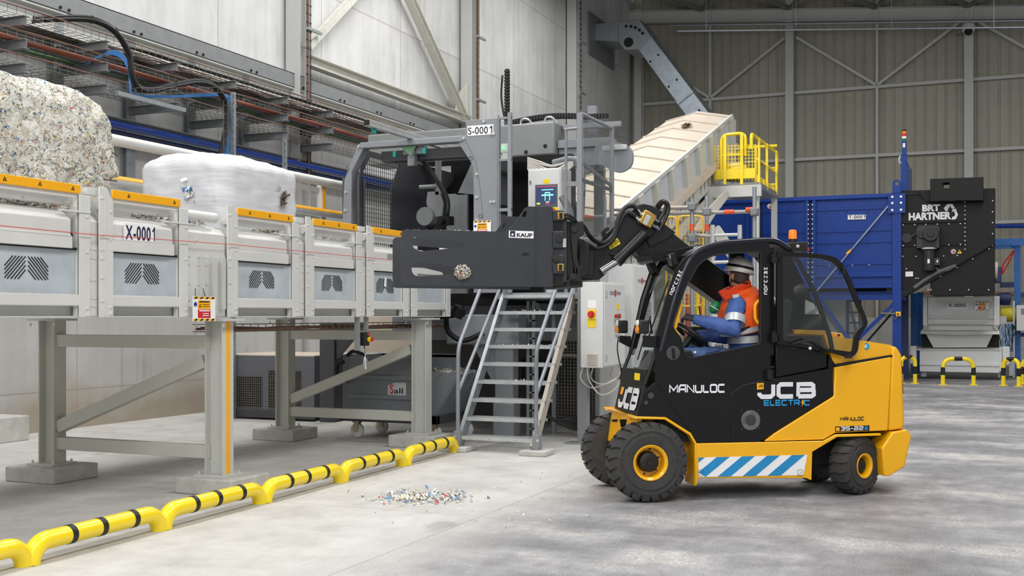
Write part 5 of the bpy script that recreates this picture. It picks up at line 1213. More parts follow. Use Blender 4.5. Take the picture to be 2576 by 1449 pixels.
for px in (2257,): 
    x = K(px,600).x; MB().ibeam((x,YB-.02,0),(x,YB-.02,zt+.1),.2,.2,.015,YA).build('post', M_BLUE, BK)
    b = MB().box((x-.2,YB-.15,zt-.5),(x+.2,YB-.12,zt-.02))
    b.prism([V((x-.1,YB-.15,zt-.01)),V((x+.1,YB-.15,zt-.01))]+[V((x+.1*math.cos(t),YB-.15,zt+.22+.1*math.sin(t))) for t in [i*PI/8 for i in range(9)]], (0,.03,0), [[V((x+.05*math.cos(t),YB-.15,zt+.22+.05*math.sin(t))) for t in [i*PI/6 for i in range(12)]]]); b.build('gusset', M_BLUE, BK, bevel=.004)
    b = MB()
    for dx in (-.1,.1):
        for dz in (-.42,-.25,-.1): b.cyl((x+dx,YB-.15,zt+dz),(x+dx,YB-.18,zt+dz),.03,None,8)
    b.build('bolt', M_BOLT, BK)
x = K(2257,600).x
MB().ibeam((x0,YB,K(2262,744).z),(x+.2,YB,K(2262,744).z),.2,.2,.015).build('cross_beam', M_BLUE, BK)
MB().box((x0,YB+.3,zb-.2),(x-.3,YB+.6,zb-.02)).build('gap_shade', M_DARK, BK)  # dark block standing in for the shade between bunker and cross beam
MB().ibeam((xj,YB+.1,0),(xj,YB+.1,zb-.1),.2,.2,.015,YA).ibeam((x0+.2,YB+.1,0),(x0+.2,YB+.1,zb-.1),.2,.2,.015,YA).ibeam((x-.3,YB+4,0),(x-.3,YB+4,zb),.2,.2,.015,YA).build('post', M_NAVY, BK)
b = MB().tube([K(2245,506,-.12),K(2055,732,-.12)], .022, 8); b.build('tie_rod', mat('silver_tie_rod', (150,160,178), .4, .4), BK)
MB().prism([K(2128,636,-.16),K(2140,626,-.16),K(2140,634,-.16),K(2130,641,-.16)],(0,.05,0)).build('turnbuckle', M_ORANGE, BK)
MB().bar(K(2258,755), K(2100,910), .06, .09).bar(K(2050,735), K(2180,915), .05, .07).build('brace', M_BLUE, BK); MB().bar(K(2255,775,.6), K(2150,895,.6), .05, .05).build('brace', M_DARK, BK)
b = MB().bar(K(2132,750,.8),K(2132,935,.8),.07,.07).bar(K(2163,750,.8),K(2163,935,.8),.07,.07)
for y in (757,786,812,838): b.bar(K(2132,y,.8),K(2163,y,.8),.05,.05)
tag(b.build('ladder', M_NAVY), 'dark navy ladder standing under the blue bunker', 'ladder')
a = MB().prism([K(2132.7,552.5,-.035),K(2178,551.5,-.035),K(2178,540,-.035),K(2132.7,541,-.035)],(0,-.004,0)).build('number_plate', M_LABEL, BK)
text('T-0001', K(2135,550.6,-.042), XA, Z, .085, M_BTXT, a, K(2176,550,-.04).x-K(2135,550,-.04).x, bold=.012)
a = MB().cyl(K(1937,519,-.0), K(1937,519,-.012), .07).build('round_sign', M_LABEL, BK)
b = MB().tube([K(1937,519,-.015)+V((.058*math.cos(t),0,.058*math.sin(t))) for t in [i*PI/10 for i in range(20)]], .007, 5, True); c = K(1937,519,-.016); b.bar(c+V((-.04,0,.04)), c+V((.04,0,-.04)), .012, .004); b.build('sign_ring', M_RED, a)
MB().prism([c+V((-.02,0,-.035)),c+V((.03,0,-.03)),c+V((.0,0,.035))],(0,.004,0)).build('sign_figure', M_BTXT, a)
# emergency stop on the right post
t = thing('stop_switch', 'yellow stop switch on the blue post right of the forklift', 'switch', K(2260,790,-.2))
MB().cbox(K(2260,790,-.2), .11, .09, .11).build('housing', M_SAFE, t, bevel=.01); MB().cyl(K(2259,790,-.24),K(2259,790,-.30),.03).build('button', M_RED, t)
MB().tube([K(2215,788,-.15),K(2252,789,-.15)], .022, 8).tube(spline([K(2258,797,-.2),K(2252,803,-.2),K(2245,796,-.2)],4), .01, 6).build('cable', M_WIRE, t)
# signal tower
t = thing('signal_tower', 'blue post with a stacked signal lamp above the bunker', 'signal lamp', K(2274,480,.5))
MB().bar(K(2274,482,.5),K(2274,388,.5),.14,.14).box(tuple(K(2269,390,.42)),tuple(K(2281,356,.58))).build('post', M_BLUE, t)
MB().bar(K(2287,480,.5),K(2287,425,.5),.12,.12).bar(K(2276,400,.5),K(2288,425,.5),.05,.05).build('strut', M_NAVY, t)
for y0_, y1_, m_ in ((356,349,M_GREEN),(349,343,M_LABEL),(343,337,M_RED),(337,330,mat('amber_lens', (240,130,20), .3)),(330,326,M_HOSE)):
    MB().cyl(K(2274.5,y0_,.5),K(2274.5,y1_,.5),.052,None,16).build('lamp_segment', m_, t)
MB().box(tuple(K(2271,371,.41)),tuple(K(2277,360,.415))).build('white_tag', M_LABEL, t)
MB().tube(spline([K(2266,392,.45),K(2262,400,.45),K(2264,410,.45),K(2270,409,.45)],4), .025, 6).build('cable', M_WIREW, t)

# ================================================================ black bale opener
BO = thing('black_machine', 'tall black machine with white lettering at the end of the blue bunker', 'machine', (-1, 30, 2))
bx0, bx1 = K(2265,600).x, K(2503,600).x; bz0, bz1 = K(2400,741).z, K(2400,476).z
O_ = lambda px, py: PY(px, py, YB-.0)
MB().prism([O_(2264,742),O_(2340,697),O_(2340,742),O_(2503,739),O_(2504,473),O_(2264,480)], (0,2.4,0)).build('casing', M_BLACKM, BO, bevel=.01)
MB().prism([O_(2264,738),O_(2425,642),O_(2425,520),O_(2264,527)], (0,-.02,0)).build('side_plate', M_BLACKM, BO)
b = MB().bar(PY(2262,747,YB-.06), PY(2500,606,YB-.06), .06, .14).bar(PY(2275,745,YB-.09), PY(2500,612,YB-.09), .03, .03); b.build('sloping_flange', M_BLACKM, BO)
MB().tube(spline([PY(2300,724,YB-.12),PY(2325,706,YB-.12),PY(2352,689,YB-.12),PY(2372,680,YB-.12),PY(2405,668,YB-.12)],5), .045, 8).tube(spline([PY(2353,672,YB-.12),PY(2362,680,YB-.12),PY(2385,679,YB-.12),PY(2403,668,YB-.12)],5), .03, 8).build('conduit', mat('grey_conduit', (92,92,94), .5), BO)
MB().prism([PY(2340,505,YB-.35),PY(2474,504,YB-.35),PY(2474,445,YB-.35),PY(2340,450,YB-.35)], (0,.5,0), [[PY(2372,474,YB-.35),PY(2388,473,YB-.35),PY(2388,459,YB-.35),PY(2372,460,YB-.35)]]).build('top_hood', M_BLACKM, BO, bevel=.006)
b = MB().box(tuple(PY(2264,492,YB-.03)), tuple(PY(2340,480,YB+.02))).prism([PY(2310,482,YB-.1),PY(2340,478,YB-.1),PY(2340,506,YB-.1),PY(2330,506,YB-.1)],(0,.05,0)); b.build('top_flange', M_BLACKM, BO)
b = MB()
for y in (560, 617): b.box(tuple(PY(2264,y+3,YB-.06)), tuple(PY(2427,y-4,YB-.02)))
b.build('cross_rib', M_BLACKM, BO, bevel=.004)
b = MB(); W = lambda px, py, d=.03: b.cyl(PY(px,py,YB-d), PY(px,py,YB-d-.02), .018, .014, 8)
for k in range(11): W(2262.5,524+k*10.8,.06)
for k in range(12): W(2427.5,508+k*10.8)
for px in (2272,2301,2329,2358,2387,2416): W(px,566-(px-2272)*.025,.06)
for px in (2272,2301,2387,2416): W(px,618-(px-2272)*.02,.06)
for p in ((2271,645),(2304,645),(2374,644),(2408,643),(2280,676),(2323,676),(2497,505),(2497,533),(2497,560),(2497,588),(2497,607),(2497,617),(2449,639),(2428,650),(2488,626),(2447,651),(2407,673),(2366,695),(2326,717),(2335,729),(2342,729),(2390,729),(2437,729),(2487,729),(2304,700),(2310,700)): W(*p)
b.build('bolt', M_WTXT, BO)
G_ = lambda px, py, d: PY(px, py, YB-d)
b = MB().prism([G_(2307,626,.03),G_(2364,625,.03),G_(2365,575,.03),G_(2358,569,.03),G_(2312,570,.03),G_(2307,580,.03)], (0,-.28,0)); b.cyl(G_(2341,588,.3),G_(2341,588,.42),.19,.17,28).cyl(G_(2341,588,.42),G_(2341,588,.46),.08,.07,20).cyl(G_(2319,590,.3),G_(2319,590,.38),.10,.09,20)
for k in range(8): b.bar(G_(2322+k*4.6,600,.315),G_(2322+k*4.6,625,.315),.012,.03,YA)
b.build('gearbox', mat('matt_black_gearbox', (48,48,50), .45, .2, var=.2), BO, bevel=.012)
MB().lathe(G_(2337,622,.2), -Z, [(0,0),(.17,0),(.17,.05),(.14,.08),(.14,.50),(.13,.56),(0,.56)], 24).cbox(G_(2357,658,.2),.14,.12,.18).build('motor', mat('matt_black_gearbox', (48,48,50)), BO, bevel=.008)
MB().cyl(G_(2337,623,.2),G_(2337,627,.2),.175).build('dusty_ring', M_CREAM, BO)
MB().cbox(G_(2336,657,.35),.05,.01,.1).cbox(G_(2358,657,.28),.03,.01,.06).build('type_plate', M_LABEL, BO)
b = MB().cyl(G_(2281,599,.02),G_(2281,599,.08),.13,.12,10).bar(G_(2290,597,.1),G_(2306,586,.1),.03,.03); b.build('bearing_flange', mat('matt_black_gearbox', (48,48,50)), BO)
text('BRT', O_(2320,532.5)+V((0,-.025,0)), XA, Z, O_(2320,515.5).z-O_(2320,532.5).z, M_WTXT, BO, O_(2365,530).x-O_(2320,530).x, bold=.05)
text('HARTNER', O_(2286,555)+V((0,-.025,0)), XA, Z, O_(2286,536).z-O_(2286,555).z, M_WTXT, BO, O_(2393,552).x-O_(2286,552).x, bold=.05)
b = MB(); zp = lambda x, y: PY(2220+x*.2001, 430+y*.2001, YB-.026)
for pl in ([(765,475),(812,418),(880,415),(912,470),(870,472),(852,440),(815,490),(832,492),(795,508),(772,470)], [(880,475),(935,478),(925,490),(950,550),(920,608),(865,612),(880,575),(903,572),(915,548),(893,502),(872,520)]): b.prism([zp(*p) for p in pl], (0,-.003,0))
b.build('arrow_emblem', M_WTXT, BO)
MB().prism([O_(2278,696)+V((0,-.03,0)),O_(2297,695.5)+V((0,-.03,0)),O_(2297,683)+V((0,-.03,0)),O_(2278,683.5)+V((0,-.03,0))],(0,-.004,0)).build('maker_plate', M_LABEL, BO)
a = MB().cyl(O_(2398.5,633)+V((0,-.02,0)),O_(2398.5,633)+V((0,-.03,0)),.062,None,20).build('round_sign', M_LABEL, BO)
c = O_(2398.5,633)+V((0,-.033,0)); b = MB().tube([c+V((.052*math.cos(t),0,.052*math.sin(t))) for t in [i*PI/10 for i in range(20)]], .007, 5, True).bar(c+V((-.036,0,.036)),c+V((.036,0,-.036)),.012,.004); b.build('sign_ring', M_RED, a)
MB().cyl(c+V((.005,.004,-.005)),c+V((.005,.002,-.005)),.025,None,10).build('sign_figure', M_BTXT, a)
a = MB().prism([O_(2408,638)+V((0,-.024,0)),O_(2420,637.6)+V((0,-.024,0)),O_(2414,628)+V((0,-.024,0))],(0,-.006,0)).build('triangle_sign', M_YEL, BO)
b = MB(); c = O_(2414,634)+V((0,-.031,0)); b.prism([c+V((.01,0,.04)),c+V((-.02,0,0)),c+V((0,0,0)),c+V((-.012,0,-.03)),c+V((.02,0,.01)),c+V((.005,0,.01))],(0,-.001,0)); b.build('bolt_mark', M_BTXT, a)

# ================================================================ white hopper X-0005
YH = 30.6; H = lambda x, y, d=0: PY(2220+x*.2001, 700+y*.2001, YH+d)
HP = thing('feed_hopper', 'white steel feed hopper with a drooping apron below the black machine', 'hopper', (-.7, 31, 0))
def bx(a, c, d0, d1, name, m, bev=.006):
    p, r = H(*a), H(*c); return MB().box((min(p.x,r.x), YH+d0, min(p.z,r.z)), (max(p.x,r.x), YH+d1, max(p.z,r.z))).build(name, m, HP, bevel=bev)
bx((570,492),(1395,242),.02,.9,'upper_panel',M_BOX); bx((510,590),(565,232),-.06,.9,'corner_post',M_BOX); bx((1400,590),(1472,225),-.06,.9,'corner_post',M_BOX)
bx((568,250),(1398,232),-.05,.05,'ledge',M_BOX); bx((568,505),(1398,490),-.06,.05,'ledge',M_BOX); bx((568,580),(1398,568),-.06,.05,'ledge',M_BOX)
bx((568,570),(1398,503),.04,.8,'lower_panel',M_WHITE); bx((568,665),(1398,578),.08,.8,'lower_panel',M_WHITE)
MB().prism([H(480,665,-.25),H(1470,665,-.25),H(1470,705,-.3),H(1180,708,-.36),H(980,715,-.34),H(760,708,-.36),H(480,700,-.3)],(0,.06,0)).prism([H(480,665,-.25),H(565,580,0),H(565,640,0),H(480,700,-.25)],(.03,0,0)).prism([H(1470,665,-.25),H(1400,580,0),H(1400,640,0),H(1470,700,-.25)],(-.03,0,0)).add([H(480,660,-.25),H(1470,660,-.25),H(1398,655,.05),H(568,655,.05)],[(0,1,2,3)]).build('apron_lip', M_WHITE2, HP)
MB().prism([H(548,705,-.2),H(1388,705,-.2),H(1310,868,-.05),H(640,872,-.05)],(0,.04,0)).build('funnel', M_WHITE, HP)
bx((490,870),(1468,690),.1,.5,'dark_recess',M_DARK); 
MB().add([H(430,890,-.12),H(1500,890,-.12),H(1500,862,.3),H(1000,848,.3),H(440,858,.3)],[(0,1,2,3,4)]).prism([H(425,892,-.12),H(1500,895,-.12),H(1500,905,-.12),H(430,905,-.12)],(0,.06,0)).build('base_lip', M_BOX, HP)
bx((470,1170),(1470,903),-.08,.9,'base_panel',M_BOX); bx((470,1090),(1470,1072),-.12,-.06,'ledge',M_BOX); bx((1468,1170),(1500,880),-.1,.8,'corner_post',M_BOX)
bx((345,1075),(430,850),-.05,.4,'motor_box',M_BOX,.02); bx((1505,1085),(1600,860),-.05,.4,'motor_box',M_BOX,.02)
bx((480,1240),(550,1165),.1,.2,'foot',M_GALV); bx((1450,1250),(1480,1165),.1,.2,'foot',M_GALV); bx((1590,1230),(1660,1030),.1,.2,'foot',M_GALV)
a = bx((810,385),(1065,312),.0,.02,'number_plate',M_LABEL,0); text('X-0005', H(823,365,-.003), XA, Z, H(0,320).z-H(0,365).z, M_BTXT, a, H(1053,0).x-H(823,0).x, bold=.012)
p, r = H(1163,405,-.01), H(1335,295,-.01); warn_sign(HP, (p.x, YH-.005, p.z), XA, Z, r.x-p.x, r.z-p.z)

# ================================================================ hoop guards on the floor
def hoop(pa, pb, h, label):
    pa, pb = V(pa), V(pb); t = thing('hoop_guard', label, 'hoop guard', (pa+pb)/2, group='yellow and black hoop guards'); top = Z*h
    pts = fillet([pa, pa+top, pb+top, pb], .24, 7, False); MB().tube(pts, .048, 14).build('hoop', M_SAFE, t)
    for p in (pa, pb): MB().cyl(p+Z*.23, p+Z*.41, .0495, None, 14).build('black_band', M_HOSE, t); 
    m_ = (pa+pb)/2+top; d = (pb-pa).normalized(); MB().cyl(m_-d*.09, m_+d*.09, .0495, None, 14).build('black_band', M_HOSE, t)
    b = MB(); [b.cbox(p+Z*.008, .18, .18, .016) for p in (pa, pb)]; b.build('foot_plate', M_SAFE, t)
hz_ = lambda px, py: PZ(px, py)
hoop(hz_(2267,965), hz_(2302,965), .63, 'yellow and black hoop guard partly hidden by the forklift tail')
hoop(hz_(2372,968), hz_(2449,969), .61, 'yellow and black hoop guard standing alone before the white hopper')
hoop(hz_(2524,970), hz_(2563,972), .61, 'yellow and black hoop guard in front of the blue gantry')
hoop(hz_(2571,966), hz_(2640,968), .61, 'yellow hoop guard cut off by the right edge')

# ================================================================ blue gantry and motors at the right edge
E_ = lambda px, py, d=0: PY(px, py, 32+d)
t = thing('blue_gantry', 'bright blue steel gantry with a red chain beside the white hopper', 'frame', E_(2560,950))
M_GB = mat('bright_gantry_blue', (28,98,172), .45)
p = E_(2559,612); MB().ibeam((p.x,p.y,0),(p.x,p.y,p.z),.16,.16,.012,YA).build('post', M_GB, t)
MB().bar(E_(2500,610),E_(2578,608),.14,.18).bar(E_(2500,622),E_(2566,620),.10,.10).bar(E_(2545,613,-.3),E_(2590,612,-.3),.1,.1).build('beam', M_GB, t)
MB().bar(E_(2515,717),E_(2556,716),.12,.14).bar(E_(2566,742),E_(2580,742),.1,.1).bar(E_(2566,842),E_(2580,842),.1,.1).build('strut', M_NAVY, t)
b = MB().tube([E_(2550,630,-.2),E_(2523,665,-.2),E_(2520,690,-.2)], .02, 6).tube([E_(2551,632,-.2),E_(2538,660,-.2),E_(2521,690,-.2)], .02, 6); b.build('chain', M_RED, t)
t = thing('shaft_drive', 'white drum and blue bracket on the right flank of the black machine', 'drive', E_(2505,700,-2))
MB().cyl(E_(2500,682,-2.5),E_(2510,682,-2.5),.22,None,24).build('drum', M_CREAM, t); MB().box(tuple(E_(2502,712,-2.6)),tuple(E_(2519,672,-2.3))).build('bracket', M_NAVY, t, bevel=.02)
t = thing('yellow_motor', 'yellow electric motor with a black fan beside the white hopper', 'motor', E_(2537,810))
MB().lathe(E_(2530,791,-.2), XA, [(0,-.12),(.15,-.12),(.19,-.05),(.19,.22),(.14,.26),(0,.26)], 22).cbox(E_(2536,779,-.2),.2,.14,.08).build('body', mat('dull_yellow_paint', (206,190,40), .5), t)
MB().lathe(E_(2556,796,-.2), XA, [(0,-.03),(.13,-.03),(.13,.12),(0,.12)], 16).build('fan_cowl', M_WRAPD, t)
tag(MB().lathe(E_(2520,752,-.2), XA, [(0,-.1),(.14,-.1),(.16,.0),(.16,.2),(0,.22)], 20).build('navy_motor', M_NAVY), 'navy motor above the yellow motor beside the white hopper', 'motor')
t = thing('control_box', 'pale control box beside the yellow motor, partly cut off', 'box', E_(2575,835,-.6)); MB().box(tuple(E_(2557,832,-.6)),tuple(E_(2600,768,-.3))).build('housing', M_BOX, t, bevel=.01); MB().box(tuple(E_(2569,790,-.62)),tuple(E_(2585,776,-.6))).build('window', M_DSTEEL, t)
t = thing('junction_box', 'grey junction box with dangling cables beside the white hopper', 'box', E_(2523,822,-.6)); MB().box(tuple(E_(2516,822,-.6)),tuple(E_(2532,795,-.5))).build('housing', mat('grey_socket', (190,190,192)), t)
for m_, sd in ((M_WIREW,1),(M_HOSE,2),(M_CABLEB,3)):
    random.seed(sd); b = MB()
    for k in range(7): x = 2517+random.random()*32; b.tube(spline([E_(x,815,-.6),E_(x+random.uniform(-8,8),835,-.6),E_(x+random.uniform(-10,10),860,-.6),E_(x+random.uniform(-4,6),885,-.6)],5), .014, 6)
    b.build('cable', m_, t)
MB().ball(E_(2546,823,-.4),.07).build('green_lamp', M_GREEN, t)
b = MB().box(tuple(E_(2548,950,-.4)),tuple(E_(2553,757,-.35))); tag(b.build('strut_post', M_FRAME), 'thin pale post beside the yellow motor', 'post')
[tag(MB().bar((q_.x,q_.y,0),q_,.16,.16).build('steel_post', m_), l_, 'post', 'navy posts behind the bunker') for q_, m_, l_ in ((PY(2277,742,30.4),M_NAVY,'navy post just right of the front bunker post'),(PY(2299,738,33),M_GB,'blue post between the front bunker post and the hopper'),(PY(2315,735,33.6),M_GB,'blue post close to the left side of the white hopper'))]
tag(MB().tube([PY(2318,735,39.2),PY(2640,741,39.2)], .06, 8).build('water_pipe', mat('rust_brown_pipe', (150,104,84), .5)), 'rust brown pipe low on the end wall', 'pipe')
tag(MB().tube([PY(2505,569,38.8),PY(2640,568,38.8)], .07, 8).build('air_pipe', M_BLUE2), 'blue pipe crossing the end wall behind the blue gantry', 'pipe')
# dark crates, chute parts seen under the bunker
t = thing('slanted_chute', 'pale dusty chute slanting down under the blue bunker', 'chute', PY(2110,900,31))
MB().prism([PY(2065,748,31),PY(2130,750,31),PY(2170,915,31),PY(2100,915,31)], (0,.8,0)).build('body', M_WHITE2, t); MB().bar(PY(2045,745,30.9),PY(2170,905,30.9),.06,.1).build('edge_beam', M_DSTEEL, t)

# ================================================================ galvanised duct
YD = 35.2; D = lambda x, y, d=0: PY(1480+x*.207, y*.207, YD+d)
DU = thing('galvanised_duct', 'square galvanised duct elbowing down from the concrete wall', 'duct', D(300,400))
MB().prism([V((WX+.02,YD,D(60,292).z)),D(360,270),D(360,505),V((WX+.02,YD,D(60,490).z))], (0,1.3,0)).build('wall_stub', M_GALV, DU)
MB().prism([D(355,268),D(625,235),D(765,445),D(605,597),D(440,605),D(362,505)], (0,1.3,0)).build('elbow', M_GALV, DU, bevel=.02)
MB().prism([D(605,597),D(765,445),D(1270,1110),D(1085,1260)], (0,1.3,0)).build('straight', mat('spangled_zinc', (164,174,184), .4, .5, var=.16, scale=5), DU, bevel=.01)
MB().prism([D(1088,1266),D(1273,1116),D(1660,1640),D(1470,1790)], (0,1.3,0)).build('straight', mat('spangled_zinc', (164,174,184)), DU, bevel=.01)
MB().bar(D(1083,1263,-.03),D(1273,1112,-.03),.06,.06).bar(D(603,600,-.02),D(768,443,-.02),.05,.05).build('joint_flange', M_GALV, DU)
MB().box((WX,34.6,D(0,600).z-.3),(WX+.06,37.2,D(0,195).z)).build('wall_flange', M_DSTEEL, DU)
b = MB()
for p in ((462,320),(520,322),(573,335),(622,365),(662,405),(490,515)): b.cyl(D(*p),D(*p)+V((0,-.03,0)),.05 if p != (490,515) else .16,None,10)
for p in ((850,668),(755,748),(1075,970),(978,1053),(1348,1340)): b.cyl(D(*p),D(*p)+V((0,-.02,0)),.035,None,8)
b.build('bolt', M_DARK, DU)
# camera on the column
c = V((-.74, WY-.45, 10.75)); t = thing('security_camera', 'white dome camera fixed high on the end wall column', 'camera', c)
MB().box((-.80,WY-.55,10.72),(-.68,WY-.40,10.9)).ball(c+V((0,-.22,.02)),.2,.2,.22).build('housing', M_LABEL, t); MB().ball(c+V((0,-.30,-.10)),.13).build('lens_dome', M_DARK, t); MB().bar(c+V((-.42,-.05,-.08)),c+V((.42,-.05,.1)),.05,.05).build('arm', M_DSTEEL, t)
# floor scraps
random.seed(21); pl = [MB() for _ in SCRAPM]
def fs(): 
    q_ = PZ(random.gauss(1060, 55), random.gauss(1252, 7)); return q_+Z*.006, Z
def fs2(): 
    q_ = PZ(random.uniform(900, 1500), random.uniform(1190, 1330)); return q_+Z*.004, Z
for k, (n, n2) in enumerate(((150,70),(80,60),(50,30),(42,5),(26,20),(12,6))): scraps(n*2, fs, .022, pl[k]); scraps(n2, fs2, .010, pl[k])
lt = thing('floor_litter', 'patch of colourful shredded plastic on the floor before the stair', 'litter', PZ(1060,1250)); lt['kind'] = 'stuff'
for k, q_ in enumerate(pl): q_.build('scrap', SCRAPM[k], lt, smooth=False)['kind'] = 'stuff'
# ================================================================ electric counterbalance forklift (own axes: x rearwards, y across, z up)
FK = thing('forklift', 'yellow and black electric forklift with telescopic boom and bale clamp', 'forklift', FO, math.atan2(FU.y, FU.x))
def fb(b, name, m, parent=None, **kw): return b.build(name, m, parent or FK, local=True, **kw)
def poly(pts, v): return [PF(x, y, v) for x, y in pts]
U_, V_ = V((1,0,0)), V((0,1,0))
# ---- wheels
def wheel(c, ax, R, wd, rim_r, name, lugs, par=None):
    c, ax = V(c), V(ax).normalized(); a_, b_ = basis(ax); s = R/.345
    w_ = thing_part(name)
    T = MB().lathe(c, ax, [(rim_r,.012),(rim_r+.025*s,0),(.235*s,.0),(.242*s,.008),(.262*s,.008),(.268*s,.002),(.285*s,.004),(.300*s,.018),(R-.022*s,.04),(R-.022*s,wd-.04),(.300*s,wd-.018),(.285*s,wd-.004),(.235*s,wd),(rim_r+.02,wd),(rim_r,wd-.012)], 56, True)
    for i in range(lugs):
        for side in (0, 1):
            th = 2*PI*(i+.5*side)/lugs; da = 2*PI/lugs*.37; vs = []
            h = [(.006, .302*s), (.022, R-.008), (.05, R), (wd*.50, R)]
            hh = h if side == 0 else [(wd-x, r) for x, r in h]
            for k, (hx, r) in enumerate(hh):
                sk = .10*k*(1 if side == 0 else -1)*.35
                for q in (-da, da):
                    d = a_*math.cos(th+q*(1 if k < 3 else .8)+sk)+b_*math.sin(th+q*(1 if k < 3 else .8)+sk)
                    vs += [c+ax*hx+d*r, c+ax*hx+d*(r-.03*s)]
            fs = []
            for k in range(3):
                o = k*4; fs += [(o,o+2,o+6,o+4),(o+1,o+5,o+7,o+3),(o,o+4,o+5,o+1),(o+2,o+3,o+7,o+6)]
            fs += [(0,1,3,2),(12,14,15,13)]; T.add(vs, fs)
    fb(T, 'tyre', M_RUBBER, w_)
    fb(MB().lathe(c, ax, [(rim_r+.014,.004),(rim_r+.014,-.004),(rim_r+.004,-.004),(rim_r-.012,.012),(rim_r-.018,wd*.42),(.03,wd*.46),(0,wd*.46)], 44), 'rim', M_JCB, w_)
    fb(MB().lathe(c, ax, [(0,wd*.08),(rim_r*.18,wd*.08),(rim_r*.2,wd*.11),(rim_r*.50,wd*.11),(rim_r*.60,wd*.15),(rim_r*.62,wd*.30),(rim_r*.66,wd*.45),(0,wd*.45)], 32), 'hub', M_GREASE, w_)
    b = MB()
    for i in range(6):
        d = a_*math.cos(i*PI/3+.3)+b_*math.sin(i*PI/3+.3); b.cyl(c+ax*(wd*.5)+d*rim_r*.78, c+ax*(wd*.42)+d*rim_r*.78, .011, .01, 6)
    fb(b, 'wheel_bolt', M_GREASE, w_); return w_
def thing_part(name):                                               # a wheel is a part that carries its own pieces
    o = bpy.data.objects.new(name, None); COL.objects.link(o); o.parent = FK; MW[o] = MW[FK]; return o
def wheel_b(c, ax, R, wd, rim_r, lugs):
    w_ = wheel(c, ax, R, wd, rim_r, 'wheel', lugs)
    ty = [o for o in w_.children if o.name.startswith('tyre')][0]; kids = [o for o in w_.children if o is not ty]
    for o in kids: o.parent = ty
    ty.parent = FK; ty.name = 'wheel'; bpy.data.objects.remove(w_); return ty
wheel_b((0,0,.345), V_, .345, .26, .140, 22)
wheel_b((0,1.16,.345), -V_, .345, .26, .140, 22)
ra = V((math.sin(math.radians(26)), -math.cos(math.radians(26)), 0))
rc = V((1.96, .19, .262)); wheel_b(rc+ra*.12, -ra, .262, .22, .098, 18)
wheel_b(V((1.96,.97,.262))-ra*.11, ra, .262, .22, .098, 18)
# ---- frame, fenders, sill
sill = poly([(1753,1116),(2074,1109),(2103,1093),(2216,1090),(2217,1096),(2106,1100),(2044,1137),(2042,1209),(2028,1203),(1757,1203),(1753,1222),(1747,1222),(1748,1119)], .06)
fb(MB().prism(sill, (0,.03,0)), 'side_sill', M_JCB, bevel=.006)
fb(MB().box((.47,.09,.20),(1.5,1.08,.46)), 'chassis', M_GREASE)
fb(MB().box((1.5,.3,.25),(2.2,.88,.52)).box((1.9,.25,.22),(2.02,.92,.32)), 'rear_axle', M_DARK)
fb(MB().box((.45,1.06,.20),(1.5,1.10,.48)), 'side_sill', M_JCB)
stk = MB().prism(poly([(1757,1151),(2031,1144),(2021,1195),(1757,1200)], .057), (0,-.002,0)); st = fb(stk, 'reflective_strip', M_LABEL)
b = MB()
zt_ = lambda px: (PF(px, 1151-(px-1757)*.0255, .0545), PF(px, 1200-(px-1757)*.019, .0545))
for k in range(-1, 4):
    x0_ = 1757+k*63+13; pts = []
    for (xt, xb) in ((x0_+33, x0_-28), ):
        a0, a1 = zt_(min(2028, max(1757, xt)))[0], zt_(min(2028, max(1757, xt+33)))[0]; c1, c0 = zt_(min(2021, max(1757, xb+33)))[1], zt_(min(2021, max(1757, xb)))[1]
        if xb < 1757:                                               # first stripe is cut by the end of the strip
            f = (1757-xb)/61; lo = zt_(1757)[1].lerp(zt_(1757)[0], min(1, max(0, f))); 
            if xb+33 < 1757: f2 = (1757-xb-33)/61; lo2 = zt_(1757)[1].lerp(zt_(1757)[0], min(1, f2)); pts = [lo2, a1, a0, lo] if xt > 1757 else [lo2, a1, zt_(1757)[0]]
            else: pts = [c1, a1, a0, lo, zt_(1757)[1]] if False else [c1, a1, a0, lo]
        else: pts = [c1, a1, a0, c0]
    b.prism(pts, (0,-.001,0))
fb(b, 'blue_stripe', mat('stripe_blue', (34,140,198), .45), st)
b = MB()
for x0_, x1_ in ((1757,1768),(2007,2019)):
    for pa, pb in (((x0_,1182),(x1_,1182)),((x1_,1182),(x1_,1197)),((x1_,1197),(x0_,1197)),((x0_,1197),(x0_,1182)),((x0_+3,1194),(x1_-3,1187))): b.bar(PF(*pa,.054), PF(*pb,.054), .002, .0025, V_)
fb(b, 'strip_mark', M_BTXT, st)
fen = [(1600,1048),(1676,1050),(1738,1089),(1753,1114),(1753,1222)]
vs = []; 
b = MB(); top = [PF(x, y, .06) for x, y in fen]; low = [p+V((-.012,0,-.02)) for p in top]
b.prism([top[0],top[1],top[2],top[3],top[4],low[4]+V((-.01,0,.02)),low[3],low[2],low[1],low[0]], (0,.26,0)); fb(b, 'front_fender', M_JCB, bevel=.006)
b = MB().prism([V((p.x, 1.12-p.y, p.z)) for p in [top[0],top[1],top[2],top[3],top[4],low[4],low[3],low[2],low[1],low[0]]], (0,-.24,0)); fb(b, 'front_fender', M_JCB)
fb(MB().prism([PF(1539,1035,.9), PF(1602,1046,.14), PF(1596,1110,.14), PF(1528,1110,.9)], (.05,0,0)).prism([PF(1519,1022,.93),PF(1540,1034,.93),PF(1602,1046,.14),PF(1600,1052,.14),PF(1518,1025,.93)], (.1,0,0)), 'front_frame', M_JCB, bevel=.004)
fb(MB().box((-.10,.28,.20),(.45,.88,.72)), 'front_axle', M_JCB)
fb(MB().box((-.06,.26,.28),(.06,.90,.42)), 'axle_tube', M_GREASE)
